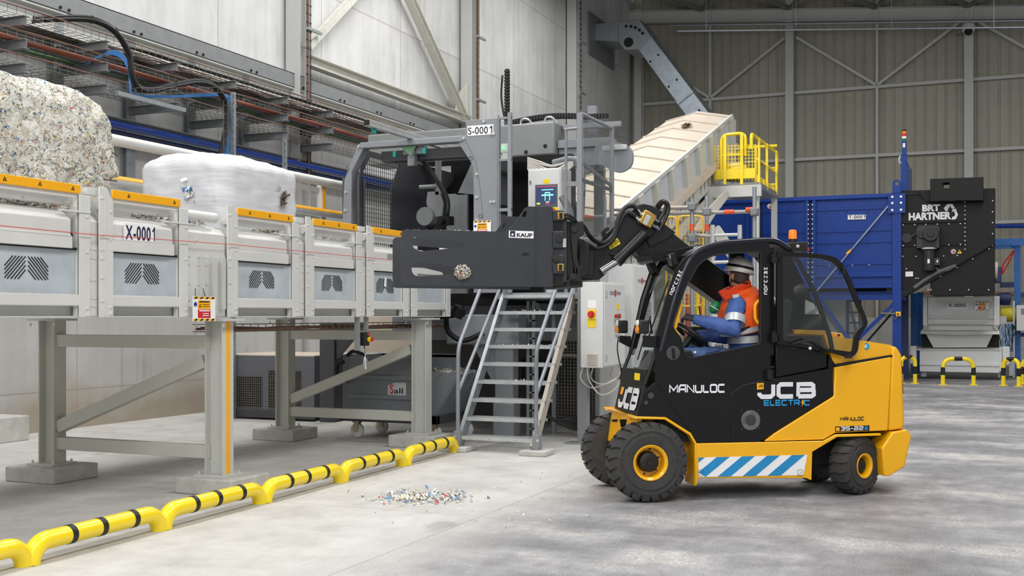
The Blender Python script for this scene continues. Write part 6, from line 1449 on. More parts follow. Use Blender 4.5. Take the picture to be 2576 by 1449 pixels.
q0 = PF(1536,1112,.80); text('MANULOC', q0+V((-.045,-.02,-.02)), (0,-1,0), Z, .055, M_BTXT, FK, .42, local=True, bold=.01)
fb(MB().prism([PF(1567,1055,.3),PF(1577,1055,.3),PF(1574,1075,.3),PF(1570,1075,.3)],(-.03,0,0)).cyl(PF(1548,1058,.7)+V((-.03,0,0)),PF(1548,1058,.7)+V((.05,0,0)),.012), 'frame_slot', M_DARK)
# ---- bodywork
body = poly([(1645,955),(1757,1115),(1838,1116),(1838,990),(1868,967),(1925,956),(1938,945),(1938,868),(1735,903),(1718,905),(1712,870),(1655,880)], .10)
fb(MB().prism(poly([(1838,1117),(1838,991),(1869,968),(2094,926),(2097,994),(1949,1088),(1905,1116)], .095), (0,.03,0)), 'lower_black_panel', M_FBLACK, bevel=.005)
fb(MB().prism(poly([(1952,868),(2068,886),(2080,892),(2079,924),(1952,949)], .10), (0,.03,0)), 'upper_black_panel', M_FBLACK, bevel=.005)
fb(MB().prism(poly([(1650,960),(1621,985),(1602,1047),(1680,1050),(1712,1075),(1757,1114)], .105), (0,.04,0)), 'front_black_panel', M_FBLACK, bevel=.005)
fb(MB().cyl(PF(1637,995,.105),PF(1637,995,.105)-V_*.006,.027).cyl(PF(1625,1013,.105),PF(1625,1013,.105)-V_*.006,.017), 'plug', M_WRAPD)
rp = fb(MB().prism(poly([(2101,924),(2243,898),(2234,1083),(2102,1089),(2074,1106),(1924,1110),(1949,1090),(2098,997)], .085), (0,.05,0)), 'rear_yellow_panel', M_JCB, bevel=.008)
rear = PF(2234,1084,.085).x; hoodz = PF(2243,872,.1).z
hood = [PF(2073,842,.12), PF(2152,854,.12), PF(2241,868,.12), PF(2248,873,.12), PF(2243,893,.12), PF(2098,918,.12)]
fb(MB().prism(hood, (0,.90,0)), 'battery_hood', M_JCB, bevel=.02, seg=3)
fb(MB().prism([PF(2100,836,.2),PF(2119,839,.2),PF(2126,852,.2),PF(2100,860,.2)], (0,.36,0)), 'hood_ridge', M_JCB, bevel=.01)
fb(MB().cyl(PF(2110,843,.198),PF(2110,843,.19),.012), 'hood_lock', M_DARK)
fb(MB().prism(poly([(2098,908),(2244,890),(2240,1080),(2110,1086)], .13), (0,.88,0)), 'battery_box', M_DARK)
cwt = poly([(2245,871),(2256,874),(2267,893),(2275,1064),(2270,1079),(2236,1084)], .09)
ce = [p+V((.0,.0,0)) for p in cwt]
b = MB(); m1 = [V((p.x+.10*(i in (1,2,3,4)), .30, p.z)) for i, p in enumerate(cwt)]; m2 = [V((p.x, .82, p.z)) for p in m1]; m3 = [V((p.x, 1.03, p.z)) for p in cwt]
L4 = [cwt, m1, m2, m3]; n = len(cwt); b.v = [p for l in L4 for p in l]
b.f = [tuple(range(n)), tuple(range(3*n, 4*n))]+[(k*n+i, k*n+(i+1) % n, (k+1)*n+(i+1) % n, (k+1)*n+i) for k in range(3) for i in range(n)]
fb(b, 'rear_counterweight', M_JCB, bevel=.02, seg=3)
bm1 = poly([(2246,1087),(2281,1081),(2293,1096),(2276,1174),(2238,1198),(2224,1198),(2219,1127)], .06)
b = MB(); m1 = [V((p.x+.10*(i in (1,2,3)), .35, p.z)) for i, p in enumerate(bm1)]; m2 = [V((p.x,.78,p.z)) for p in m1]; m3 = [V((p.x,1.06,p.z)) for p in bm1]
L4 = [bm1, m1, m2, m3]; n = len(bm1); b.v = [p for l in L4 for p in l]
b.f = [tuple(range(n)), tuple(range(3*n, 4*n))]+[(k*n+i, k*n+(i+1) % n, (k+1)*n+(i+1) % n, (k+1)*n+i) for k in range(3) for i in range(n)]
fb(b, 'bumper', M_JCB, bevel=.012)
fb(MB().prism(poly([(2264,905),(2268,905),(2273,990),(2268,985)], .12), (0,.05,0)), 'tail_lamp', mat('dark_red_lens', (70,50,60), .2))
fb(MB().prism(poly([(2085,893),(2104,920),(2104,925),(2084,930)], .12), (0,.5,0)), 'hood_gap', M_DARK)
# ---- cab side with the window opening, pillars, roof
outer = [(1648,958),(1648,880),(1652,843),(1679,746),(1703,676),(1722,650),(1745,636),(1770,624),(1810,615),(1860,611),(1936,609),(1938,872),(1938,946),(1922,958),(1868,968),(1838,990),(1838,1116),(1757,1116)]
hole = [(1914,636),(1913,862),(1905,867),(1742,900),(1727,898),(1719,880),(1714,852),(1698,833),(1692,822),(1695,806),(1724,724),(1755,669),(1772,654),(1790,644),(1835,637),(1908,634)]
hole_ = fillet(poly(hole, .10), .03, 3)
fb(MB().prism(poly(outer, .10), (0,.045,0), [hole_]), 'cab_side', M_FBLACK)
hp = [p-V_*.003 for p in hole_]; fb(MB().tube(hp, .006, 6, True), 'window_seal', M_RUBBERD)
pl = fillet(poly([(1662,884),(1697,750),(1723,674),(1748,634),(1808,612),(1925,604),(1955,606),(1984,628)], .115), .10, 4, False)
fb(MB().tube(pl, .026, 12), 'roof_edge_tube', mat('satin_black_tube', (40,42,50), .22, .3))
fb(MB().tube([V((p.x,.93,p.z)) for p in pl], .026, 10), 'roof_edge_tube', mat('satin_black_tube', (40,42,50)))
i0 = [p for p in pl if p.z > 2.1]
b = MB(); n = len(i0); b.v = [V((p.x,.11,p.z+.012)) for p in i0]+[V((p.x,.93,p.z+.012)) for p in i0]+[V((p.x,.11,p.z-.03)) for p in i0]+[V((p.x,.93,p.z-.03)) for p in i0]
for k in range(n-1): b.f += [(k,k+1,n+k+1,n+k),(2*n+k,3*n+k,3*n+k+1,2*n+k+1)]
b.f += [(0,n,3*n,2*n),(n-1,3*n-1,4*n-1,2*n-1)]; fb(b, 'roof', M_FBLACK)
fb(MB().tube(poly([(1984,626),(2010,660),(2047,730),(2086,842),(2094,884)], .12), .022, 8).tube([V((p.x,.91,p.z)) for p in poly([(1984,626),(2010,660),(2047,730),(2086,842)], .12)], .022, 8), 'rear_pillar', M_FBLACK)
rg = [PF(1984,630,.13), PF(2047,731,.13), PF(2088,850,.13)]
b = MB(); b.add([rg[0], rg[2], V((rg[2].x,.90,rg[2].z)), V((rg[0].x,.90,rg[0].z))], [(0,1,2,3)]); fb(b, 'rear_window', G_CAB, smooth=False)
fb(MB().box((PF(1925,700,.1).x-.02,.11,1.25),(PF(1949,700,.1).x,.17,2.2)).box((PF(1925,700,.1).x-.02,.88,1.25),(PF(1949,700,.1).x+.03,.94,2.2)), 'door_post', M_FBLACK, bevel=.006)
fb(MB().box((.12,.15,.50),(1.72,.93,1.12)).box((1.45,.14,1.0),(PF(2070,850,.12).x-.01,1.03,1.42)), 'cab_tub', M_DARK)
fb(MB().box((.3,.90,1.10),(1.2,.935,1.26)), 'far_cab_side', M_FBLACK)
fb(MB().tube([V((p.x,.92,p.z)) for p in poly([(1655,900),(1688,750),(1713,674)], .1)], .03, 8), 'far_pillar', M_FBLACK)
# windscreen
wA = [PF(1655,884,.12), PF(1688,750,.12), PF(1716,672,.12)]; wb = PF(1628,960,.12)
b = MB(); prof_ = [wb]+wA; n = len(prof_)
b.v = [V((p.x-.005,.13,p.z)) for p in prof_]+[V((p.x-.005,.92,p.z)) for p in prof_]; b.f = [(k,k+1,n+k+1,n+k) for k in range(n-1)]
fb(b, 'windscreen', G_CAB, smooth=False)
fb(MB().tube([PF(1622,968,.13)]+[PF(1652,884,.115)], .016, 8).tube([V((PF(1622,968,.13).x,.92,PF(1622,968,.13).z)), V((wA[0].x,.92,wA[0].z))], .016, 8), 'screen_frame', M_FBLACK)
# pillar lettering
def vtext(s, p0, p1, h, wd, v):                                      # letters one under the other, each turned sideways
    a, c = PF(*p0, v), PF(*p1, v); d = (c-a).normalized(); side = V_.cross(d).normalized(); side = side if side.x > 0 else -side
    n = len(s); st_ = (c-a).length/n
    for i, ch in enumerate(s): text(ch, a+d*(st_*(i+.04)) , d, d.cross(V((0,-1,0)))*-1 if False else side*1, h, M_WTXT, FK, st_*.82, local=True, depth=.001, bold=.015)
def stack(s, p0, p1, wd, v):
    a, c = PF(*p0, v), PF(*p1, v); d = (c-a).normalized(); sx = V((-d.z,0,d.x)); sx = sx if sx.x > 0 else -sx; n = len(s); st_ = (c-a).length/n
    for i, ch in enumerate(s): stroke_text(ch, a+d*(st_*(i+.92))-sx*wd/2, sx, -d, st_*.82, wd, M_WTXT, FK, .28, local=True)
stack('MANULOC', (1926,671), (1926,742), .034, .0975); stack('MANULOC', (1713,680), (1687,742), .032, .0975)
# open door folded back
do = fillet(poly([(1955,632),(2066,638),(2110,648),(2137,692),(2186,815),(2163,844),(2158,886),(2142,901),(2070,882),(1955,866)], .02), [.01,.1,.15,.2,.05,.06,.06,.05,.1,.01], 5)
dh = fillet(poly([(1970,643),(2068,651),(2102,662),(2125,692),(2174,814),(2152,838),(2145,886),(2088,878),(1970,855)], .02), [.01,.1,.1,.15,.03,.04,.03,.1,.01], 5)
fb(MB().prism(do, (0,.03,0), [dh]), 'door', M_FBLACK, bevel=.004)
fb(MB().add([p+V((0,.015,0)) for p in dh], [tuple(range(len(dh)))]), 'door_glass', G_CAB, smooth=False)
b = MB()
for a, c in (((1938,640),(1950,660)),((1940,833),(1954,862)),((1926,930),(1939,955))): b.box((PF(*a,.09).x,.04,PF(*c,.09).z),(PF(*c,.09).x,.10,PF(*a,.09).z))
b.cyl(PF(1946,648,.045),PF(1946,662,.045),.014).cyl(PF(1946,838,.045),PF(1946,862,.045),.014).box((PF(1944,650,.06).x,.02,PF(1944,662,.06).z),(PF(1958,650,.06).x,.06,PF(1944,648,.06).z)).box((PF(1944,650,.06).x,.02,PF(1944,860,.06).z),(PF(1958,650,.06).x,.06,PF(1944,840,.06).z))
fb(b, 'hinge', M_DARK, bevel=.003)
fb(MB().tube(spline([PF(1992,865,.0),PF(2020,858,-.01),PF(2048,860,-.01),PF(2070,875,-.01),PF(2085,884,.0)],4), .008, 8), 'wiper', M_HOSE); fb(MB().bar(PF(1991,865,-.005),PF(2030,855,-.005),.012,.02), 'wiper', M_HOSE)
fb(MB().cyl(PF(2038,876,.02),PF(2038,876,.005),.014), 'door_stud', M_BOLT); fb(MB().cbox(PF(2123,682,.0),.03,.03,.06).cbox(PF(2134,897,.0),.06,.03,.03), 'door_catch', M_DARK, bevel=.004)
# door handle recess, front lamps, wipers
c = PF(1693,888,.098); fb(MB().lathe(c, -V_, [(0,0),(.06,0),(.062,.006),(.05,.008),(0,.004)], 28), 'handle_cup', M_WRAPD); 
fb(MB().bar(c+V((.005,-.012,-.05)),c+V((-.005,-.012,.045)),.022,.012,V_), 'door_handle', M_FBLACK, bevel=.004)
for v, px in ((.13,1612),(.90,1560)):
    c = PF(px, 822, v); d = thing_part('lamp_tmp'); bpy.data.objects.remove(d)
    h = fb(MB().box((c.x-.02,v-.03,c.z-.06),(c.x+.07,v+.10,c.z+.06)), 'indicator_lamp', M_HOSE, bevel=.015)
    fb(MB().ball((c.x-.02,v+.03,c.z-.025),.022,.045,.035), 'amber_lens', mat('amber_glass', (236,140,30), .15), h); fb(MB().ball((c.x-.02,v+.03,c.z+.03),.022,.045,.03), 'clear_lens', mat('clear_lens_glass', (222,220,214), .12, .2), h)
b = MB().prism(poly([(1618,844),(1660,846),(1660,876),(1618,873)], .10), (0,.02,0)).prism(poly([(1560,844),(1588,846),(1588,876),(1558,860)], .92), (0,.02,0)); fb(b, 'lamp_bracket', M_FBLACK)
fb(MB().tube(spline([PF(1556,846,.9),PF(1553,880,.9),PF(1561,925,.9),PF(1565,960,.9)],4), .006, 6), 'lamp_cable', M_HOSE)
fb(MB().tube([PF(1689,708,.2)+V((-.03,0,0)), PF(1660,790,.25)+V((-.03,0,0)), PF(1640,848,.25)+V((-.03,0,0))], .007, 6).tube([PF(1645,795,.3)+V((-.03,0,0)), PF(1612,905,.35)+V((-.03,0,0))], .006, 6), 'front_wiper', M_HOSE)
fb(MB().tube([PF(1640,803,.3)+V((-.02,0,0)),PF(1646,840,.3)+V((-.02,0,0))],.01,6), 'lamp_arm', M_HOSE)
fb(MB().prism([PF(1563,925,.9),PF(1625,930,.14),PF(1622,970,.14),PF(1560,962,.9)], (.02,0,0)), 'scuttle', M_GREASE)
nb = fb(MB().prism([PF(1560,962,.88),PF(1620,971,.13),PF(1602,1045,.13),PF(1545,1031,.88)], (.03,0,0)), 'name_board', M_HOSE, bevel=.004)
pa, pb, pc, pd = PF(1560,962,.88), PF(1620,971,.13), PF(1602,1045,.13), PF(1545,1031,.88)
xd = (pc-pd).normalized(); up = (pb-pc); up = (up-xd*up.dot(xd)).normalized()
stroke_text('JCB', pd+xd*.10+up*.035-U_*.006, xd, up, .20, .60, M_WTXT, nb, .26, local=True, depth=.004)
fb(MB().add([pd+xd*x+up*y+xd.cross(up)*.006-U_*.004 for x, y in ((.10,.155),(.19,.155),(.19,.225),(.10,.225))],[(0,1,2,3)]), 'yellow_square', M_ORANGE, nb, smooth=False)
fb(MB().prism([PF(1599,938,.3),PF(1610,940,.2),PF(1609,957,.2),PF(1598,955,.3)],(-.01,0,0)), 'yellow_sticker', M_YEL)
text('339·01', PF(1573,955,.75)-U_*.03, xd, up, .05, M_WTXT, FK, .2, local=True) if False else None
# decals on the side
def dec(s, p0, p1, h0, h1, v, m, bold=.02, par=None, **kw):
    a, c = PF(*p0, v), PF(*p1, v); hh = abs(PF(p0[0],h1,v).z-PF(p0[0],h0,v).z)
    if s == 'KAUP': return text(s, a, c-a, Z, hh, m, par or FK, (c-a).length, local=True, bold=bold)
    return stroke_text(s, a, c-a, Z, hh, (c-a).length, m, par or FK, kw.get('tk', .22), local=True, gap=kw.get('gap', .3))
dec('MANULOC', (1683,990), (1824,988), 990, 967, .097, M_WTXT, .03)
dec('JCB', (1905,1004), (2052,1002), 1004, 962, .092, M_WTXT, tk=.27, gap=.36)
dec('ELECTR', (1921,1021), (2012,1020), 1021, 1006, .092, M_CTXT, .03); dec('C', (2022,1020), (2038,1020), 1020, 1006, .092, M_CTXT, .03)
fb(MB().prism(poly([(2019,1006),(2015,1014),(2019,1014),(2016,1023),(2024,1012),(2020,1012),(2023,1006)], .0925), (0,-.001,0)), 'lightning_mark', M_ORANGE)
ys = fb(MB().prism(poly([(1904,980),(1921,979),(1921,963),(1904,964)], .0915), (0,-.0015,0)), 'yellow_square', M_ORANGE); dec('JCB', (1907.5,974), (1918.5,973.6), 974, 968, .0898, M_BTXT, .02, ys)
dec('MANULOC', (2113,1059), (2174,1058), 1059, 1049, .083, M_BTXT, .012)
bp = fb(MB().prism(poly([(2101,1086),(2187,1084),(2187,1070),(2101,1073)], .0835), (0,-.002,0)), 'model_plate', M_BTXT)
dec('35-22', (2114,1083.5), (2172,1082), 1083.5, 1073, .081, M_WTXT, .03, bp); dec('E', (2175,1082), (2184,1082), 1082, 1073, .081, M_CTXT, .03, bp)
fb(MB().prism(poly([(2103,1084),(2112,1084),(2112,1075),(2103,1075)], .0812), (0,-.001,0)), 'yellow_square', M_ORANGE, bp)
c = PF(1888,1057,.094); fb(MB().lathe(c, -V_, [(0,.0),(.0,.004),(.088,.004),(.088,0)], 36), 'speaker_disc', mat('dusty_disc', (104,104,104), .8, var=.5, scale=8))
fb(MB().lathe(c-V_*.004, -V_, [(0,0),(0,.002),(.035,.0015),(.05,0)], 28), 'disc_centre', mat('dark_disc', (58,58,58), .8))
b = MB(); [b.cyl(PF(x,y,.094),PF(x,y,.09),.005,None,8) for x, y in ((1865,1033),(1908,1032),(1866,1079),(1909,1077))]; fb(b, 'disc_screw', M_WRAPD)
a = fb(MB().cyl(PF(2179,871,.118),PF(2179,871,.114),.03,None,24), 'round_sticker', mat('sticker_blue', (40,150,196), .4)); fb(MB().prism(poly([(2174,874),(2178,866),(2185,868),(2184,875)], .1135), (0,-.001,0)), 'sticker_figure', M_WTXT, a)
fb(MB().bar(PF(2098,919,.11), PF(2244,895,.11), .02, .03, V_), 'black_gap_line', M_BTXT)
# ---- beacon
bx_ = fb(MB().prism(poly([(1984,630),(1988,610),(2033,608),(2031,633)], .45), (0,.24,0)), 'beacon_bracket', M_GREASE, bevel=.006)
fb(MB().cyl(PF(2007,619,.45),PF(2007,619,.44),.015), 'stud', M_BOLT, bx_); fb(MB().cbox(PF(2029,627,.5),.02,.08,.03), 'red_lamp', M_RED, bx_)
bc = PF(1994,606,.57); BE = fb(MB().cyl(bc-Z*.01, bc+Z*.018, .042), 'beacon', M_HOSE)
fb(MB().lathe(bc+Z*.018, Z, [(.036,0),(.036,.06),(.033,.078),(.02,.085),(0,.086)], 22), 'amber_dome', mat('lit_amber_dome', (255,96,4), .3, emit=1.5), BE)
fb(MB().cyl(bc+Z*.03, bc+Z*.07, .014), 'lamp_core', mat('lit_amber_core', (255,190,60), .3, emit=9), BE)
# ---- cab interior
fb(MB().box((.82,.28,1.02),(1.28,.72,1.16)), 'seat_cushion', M_HOSE, bevel=.04, seg=3)
fb(MB().prism([V((1.18,.30,1.1)),V((1.30,.30,1.1)),V((1.44,.30,1.72)),V((1.36,.30,1.76)),V((1.28,.30,1.7))], (0,.40,0)), 'seat_back', M_HOSE, bevel=.03, seg=3)
b = MB().prism([V((.15,.16,1.1)),V((.5,.16,1.1)),V((.42,.16,1.30)),V((.22,.16,1.28))], (0,.75,0)); fb(b, 'dashboard', M_HOSE, bevel=.01)
sc_ = V((.52,.44,1.42)); sa = V((.62,0,.78)).normalized(); a_, b_ = basis(sa)
b = MB().tube([sc_+a_*(.175*math.cos(t))+b_*(.175*math.sin(t)) for t in [i*PI/16 for i in range(32)]], .016, 8, True)
for k in range(3): b.bar(sc_, sc_+a_*(.17*math.cos(k*2.1))+b_*(.17*math.sin(k*2.1)), .03, .012)
b.cyl(sc_-sa*.35, sc_, .03).cyl(sc_-sa*.01, sc_+sa*.02, .05); fb(b, 'steering_wheel', M_HOSE)
fb(MB().tube(fillet([PF(1698,826,.15),PF(1712,770,.15),PF(1713,762,.15)], .02, 3, False), .016, 8).tube(fillet([PF(1914,818,.16),PF(1900,805,.16),PF(1899,765,.16),PF(1914,752,.16)], .03, 4, False), .014, 8), 'grab_handle', M_ORANGE)
b = MB().tube([PF(1762,795,.75),PF(1758,770,.75)],.006,6).box((.62,.72,1.25),(.78,.82,1.50)); fb(b, 'console', M_HOSE, bevel=.01)
# ---- boom on the far side of the cab
bv, bt = .97, .20
M_BOOM = mat('satin_black_boom', (32,32,33), .35, .1, var=.15, scale=4)
main = poly([(1592,622),(1606,570),(1631,545),(1664,563),(1744,626),(1850,702),(2030,838),(2010,905),(1850,792),(1725,702),(1650,650),(1632,640),(1612,649)], bv)
fb(MB().prism(main, (0,bt,0)), 'boom', M_BOOM, bevel=.008)
head = poly([(1618,512),(1646,518),(1671,533),(1662,566),(1634,600),(1570,655),(1540,672),(1519,694),(1508,703),(1464,707),(1462,670),(1479,640),(1516,597),(1556,556),(1582,537),(1604,516)], bv-.06)
fb(MB().prism(head, (0,.32,0)), 'boom_head', M_BOOM, bevel=.01)
fb(MB().prism(poly([(1635,622),(1683,598),(1700,585),(1668,560),(1640,575),(1622,590)], bv-.02), (0,.03,0)), 'boom_plate', M_BOOM, bevel=.004)
cy = fb(MB().cyl(PF(1622,588,bv-.10), PF(1553,657,bv-.10), .052, None, 20).cyl(PF(1563,647,bv-.10),PF(1551,659,bv-.10),.058,None,20), 'tilt_cylinder', M_BOOM); fb(MB().cyl(PF(1553,657,bv-.10), PF(1512,683,bv-.10), .034, None, 18), 'chrome_rod', M_CHROME, cy)
b = MB(); [b.cyl(PF(x,y,bv-.0),PF(x,y,bv-.012),.018,None,12) for x, y in ((1651,579),(1669,590),(1633,605),(1731,628),(1739,625))]; fb(b, 'boom_bolt', M_BOLT)
fb(MB().cyl(PF(1484,656,bv-.06),PF(1484,656,bv-.10),.055,None,20), 'pivot_pin', M_GREASE)
vb = fb(MB().obox(PF(1627,552,bv-.10), (PF(1640,560,bv-.1)-PF(1614,545,bv-.1))*.55, V_*.05, (PF(1634,537,bv-.1)-PF(1620,566,bv-.1))*.55), 'valve_block', M_BRASS, bevel=.008)
fb(MB().obox(PF(1627,553,bv-.152), (PF(1640,560,bv-.1)-PF(1614,545,bv-.1))*.2, V_*.002, (PF(1634,537,bv-.1)-PF(1620,566,bv-.1))*.4), 'valve_label', M_WIREW, vb)
b = MB()
for a, c in (((1615,540),(1605,526)),((1612,558),(1600,545)),((1642,566),(1660,578)),((1645,550),(1658,558))): b.cyl(PF(*a,bv-.1),PF(*c,bv-.1),.020,.016,10)
fb(b, 'hose_fitting', M_CHROME, vb)
b = MB(); hose = lambda pts, r: b.tube(spline([PF(x,y,bv-.1-dv) for x, y, dv in pts], 6), r, 8)
hose([(1604,526,0),(1590,517,.0),(1570,525,.02),(1556,550,.04),(1548,580,.05),(1536,600,.06),(1515,612,.08),(1494,604,.12),(1480,590,.2)], .022)
hose([(1599,544,0),(1580,535,.0),(1566,545,.02),(1553,575,.04),(1542,602,.06),(1524,618,.08),(1500,626,.12),(1478,615,.2)], .022)
hose([(1660,575,0),(1672,555,0),(1682,525,.0),(1676,508,0),(1664,512,-.05),(1655,528,-.1)], .018); hose([(1657,558,0),(1670,535,-.02),(1676,515,-.02),(1668,505,-.04),(1658,512,-.08),(1650,525,-.12)], .018)
hose([(1536,640,-.01),(1552,642,-.02),(1566,632,-.02),(1572,624,-.02)], .010)
hose([(1519,596,.0),(1515,585,.0),(1522,575,.0),(1532,574,0)], .014); hose([(1524,596,.0),(1522,582,.0),(1530,577,.0)], .012)
fb(b, 'hydraulic_hose', M_HOSE)
ws = fb(MB().prism(poly([(1528,612),(1553,598),(1561,613),(1535,628)], bv-.062), (0,-.002,0)), 'warning_label', M_YEL)
P0 = lambda x, y: PF(x, y, bv-.065); b = MB().tube([P0(1549,615),P0(1544,604),P0(1556,607)], .004, 5, True).bar(P0(1535,621),P0(1543,618),.005,.008,V_).bar(P0(1537,611),P0(1539,616),.006,.004,V_); fb(b, 'label_mark', M_BTXT, ws)
fb(MB().prism(poly([(1634,640),(1745,620),(1742,640),(1715,660),(1706,664),(1690,640),(1650,660),(1640,655)], .5), (0,.45,0)), 'roof_visor', M_FBLACK, bevel=.006)
b = MB()
for x, y, v in ((1690,653,.45),(1640,672,.85)): b.obox(PF(x,y,v), (.03,0,.012), (0,.05,0), (.02,0,-.05))
wl = fb(b, 'work_lamp', M_HOSE, bevel=.006); b = MB(); b.obox(PF(1685,655,.42), (.004,0,.002), (0,.04,0), (.016,0,-.045)); fb(b, 'lamp_glass', M_CHROME, wl)
# ---- carriage and bale clamp
arm = fillet(poly([(1010,577),(1271,583),(1292,566),(1324,519),(1391,521),(1391,722),(1010,717)], .10), [.04,.05,.06,.03,.01,.01,.04], 5)
sl1 = fillet(poly([(1040,596),(1060,599),(1166,608),(1171,616),(1164,622),(1056,632),(1040,624),(1036,610)], .10), .02, 3)
sl2 = fillet(poly([(1042,660),(1095,661),(1150,674),(1150,688),(1055,696),(1040,692),(1034,676)], .10), .03, 3)
sl3 = fillet(poly([(1318,531),(1327,531),(1322,548),(1316,552),(1312,548)], .10), .008, 3)
sl4 = fillet(poly([(1313,635),(1326,635),(1335,639),(1326,644),(1313,644)], .10), .01, 3)
fb(MB().prism(arm, (0,.022,0), [sl1, sl2, sl3, sl4]), 'clamp_arm', M_CLAMP)
fb(MB().prism([V((p.x,1.10,p.z)) for p in arm], (0,-.022,0), [[V((p.x,1.10,p.z)) for p in q_] for q_ in (sl1, sl2, sl3)]), 'clamp_arm', M_CLAMP)
fb(MB().bar(PF(1349,521,.098),PF(1349,721,.098),.012,.006,V_), 'bend_line', M_CLAMP)
kl = fb(MB().prism(poly([(1280,598),(1342,600),(1342,582),(1280,580)], .0985), (0,-.002,0)), 'name_label', M_LABEL)
dec('KAUP', (1300,596), (1339,597), 596, 586, .0955, M_BTXT, .03, kl); fb(MB().prism(poly([(1283,595),(1296,596),(1296,581),(1283,581)], .0957), (0,-.001,0), [poly([(1286,592),(1290,593),(1293,589),(1288,586)], .0957)]), 'label_emblem', M_NTXT, kl)
cx0, cx1 = PF(1391,600,.12).x, PF(1428,600,.12).x; cz0, cz1 = PF(1400,716,.12).z, PF(1400,545,.12).z
b = MB().box((cx0-.02,.13,cz0+.02),(cx1,1.08,cz1)); fb(b, 'clamp_frame', M_CLAMP, bevel=.01)
b = MB()
for y0_, y1_ in ((528,556),(580,625),(640,662),(660,690)): b.box((cx0-.03,.10,PF(1400,y1_,.1).z),(PF(1420,600,.1).x,.20,PF(1400,y0_,.1).z))
fb(b, 'arm_bracket', M_CLAMP, bevel=.012)
b = MB(); [b.cyl(PF(x,y,.10),PF(x,y,.075),.034,None,20) for x, y in ((1407,599),(1399,648))]; fb(b, 'pivot_bolt', M_GREASE)
b = MB(); [b.cbox(PF(x,y,.095),.055,.03,.06) for x, y in ((1410,543),(1410,673))]; fb(b, 'slide_pad', M_BRASS, bevel=.003); b = MB(); [b.cbox(PF(x,y,.079),.025,.01,.05) for x, y in ((1411,543),(1410,673))]; fb(b, 'pad_slot', M_DARK)
b = MB(); [b.box((PF(1392,600,.1).x,.12,PF(1400,y1_,.1).z),(PF(1418,600,.1).x,.3,PF(1400,y0_,.1).z)) for y0_, y1_ in ((556,580),(690,715))]; fb(b, 'frame_recess', M_DARK)
X_ = lambda px: PF(px, 620, .15).x
b = MB().box((X_(1428),.18,cz0),(X_(1446),1.04,cz1-.03)).box((X_(1446),.22,cz0+.01),(X_(1458),1.0,cz1-.06)); fb(b, 'carriage_plate', M_GREASE, bevel=.008)
fb(MB().prism(poly([(1438,558),(1468,556),(1470,590),(1455,600),(1452,640),(1462,690),(1466,718),(1430,720),(1428,700),(1448,690),(1440,640),(1436,600)], .15), (0,.06,0)).prism(poly([(1458,598),(1482,610),(1484,640),(1480,690),(1460,704),(1456,660)], .55), (0,.3,0)), 'carriage_cheek', M_GREASE, bevel=.008)
fb(MB().box((X_(1425),.15,cz0-.02),(X_(1466),1.05,cz0+.04)).box((X_(1456),.2,PF(1460,705,.15).z),(X_(1467),.26,PF(1460,670,.15).z)), 'carriage_foot', M_GREASE, bevel=.006)
b = MB(); [b.cyl(PF(x,y,.15),PF(x,y,.13),.028,None,18) for x, y in ((1445,576),(1441,695))]; fb(b, 'carriage_pin', M_GREASE); fb(MB().prism(poly([(1416,622),(1424,622),(1424,600),(1416,600)], .1), (0,-.002,0)), 'type_plate', mat('grey_plate', (186,188,190)))
fb(MB().box((X_(1458),.72,PF(1460,690,.15).z),(PF(1478,640,bv).x,1.0,PF(1460,610,.15).z)), 'carriage_link', M_GREASE, bevel=.01)
b = MB(); hose([(1414,542,.77),(1425,540,.77),(1440,548,.75),(1450,560,.7)], .018); hose([(1414,548,.77),(1428,547,.77),(1442,556,.75)], .016); hose([(1480,590,.2),(1472,575,.5),(1460,560,.6)], .02); fb(b, 'hydraulic_hose', M_HOSE)
random.seed(5); pl_ = [MB() for _ in SCRAPM]
cl = thing('clamp_litter', 'wad of shredded plastic caught in the slot of the clamp arm', 'litter', FO+FU*PF(1163,684,.08).x+FV*.08+Z*PF(1163,684,.08).z, math.atan2(FU.y, FU.x)); cl['kind'] = 'stuff'
for k, n_ in enumerate((260,230,240,30,90,30)):
    def fn():
        d = V((random.gauss(0,1),random.gauss(0,1),random.gauss(0,1))).normalized(); return V((d.x*.060, d.y*.04, d.z*.052))*random.uniform(.75,1.12), d
    scraps(n_, fn, .011, pl_[k]); pl_[k].build('scrap', SCRAPM[k], cl, smooth=False, local=True)['kind'] = 'stuff'
b = MB(); ez = PF(1100,579,.11).z
for x in [random.uniform(-2.08,-1.35) for _ in range(60)]: scraps(2, lambda: (V((x+random.gauss(0,.01), .11, ez-.004+.004*random.random())), Z), .006, b)
fb(b, 'dust_flake', SCRAPM[0], smooth=False)['kind'] = 'stuff'
# ================================================================ driver
PR = thing('person', 'driver in white helmet, orange vest and blue work jacket seated in the forklift, looking away', 'person', FO, math.atan2(FU.y, FU.x))
def pb(b, name, m, parent=None, **kw): return b.build(name, m, parent or PR, local=True, **kw)
def loft(rings, n=20, caps=True):                                   # rings: (centre, half-axis a, half-axis b)
    b = MB(); m = len(rings)
    for c, a, d in rings:
        c, a, d = V(c), V(a), V(d)
        for k in range(n):
            t = 2*PI*k/n; ct, st = math.cos(t), math.sin(t); q = .88
            b.v.append(c+a*(math.copysign(abs(ct)**q, ct))+d*(math.copysign(abs(st)**q, st)))
    for i in range(m-1): b.f += [(i*n+k, i*n+(k+1) % n, (i+1)*n+(k+1) % n, (i+1)*n+k) for k in range(n)]
    if caps: b.f += [tuple(range(n))[::-1], tuple(range((m-1)*n, m*n))]
    return b
def merge(*bs):
    r = MB()
    for q_ in bs: r.add(q_.v, q_.f)
    return r
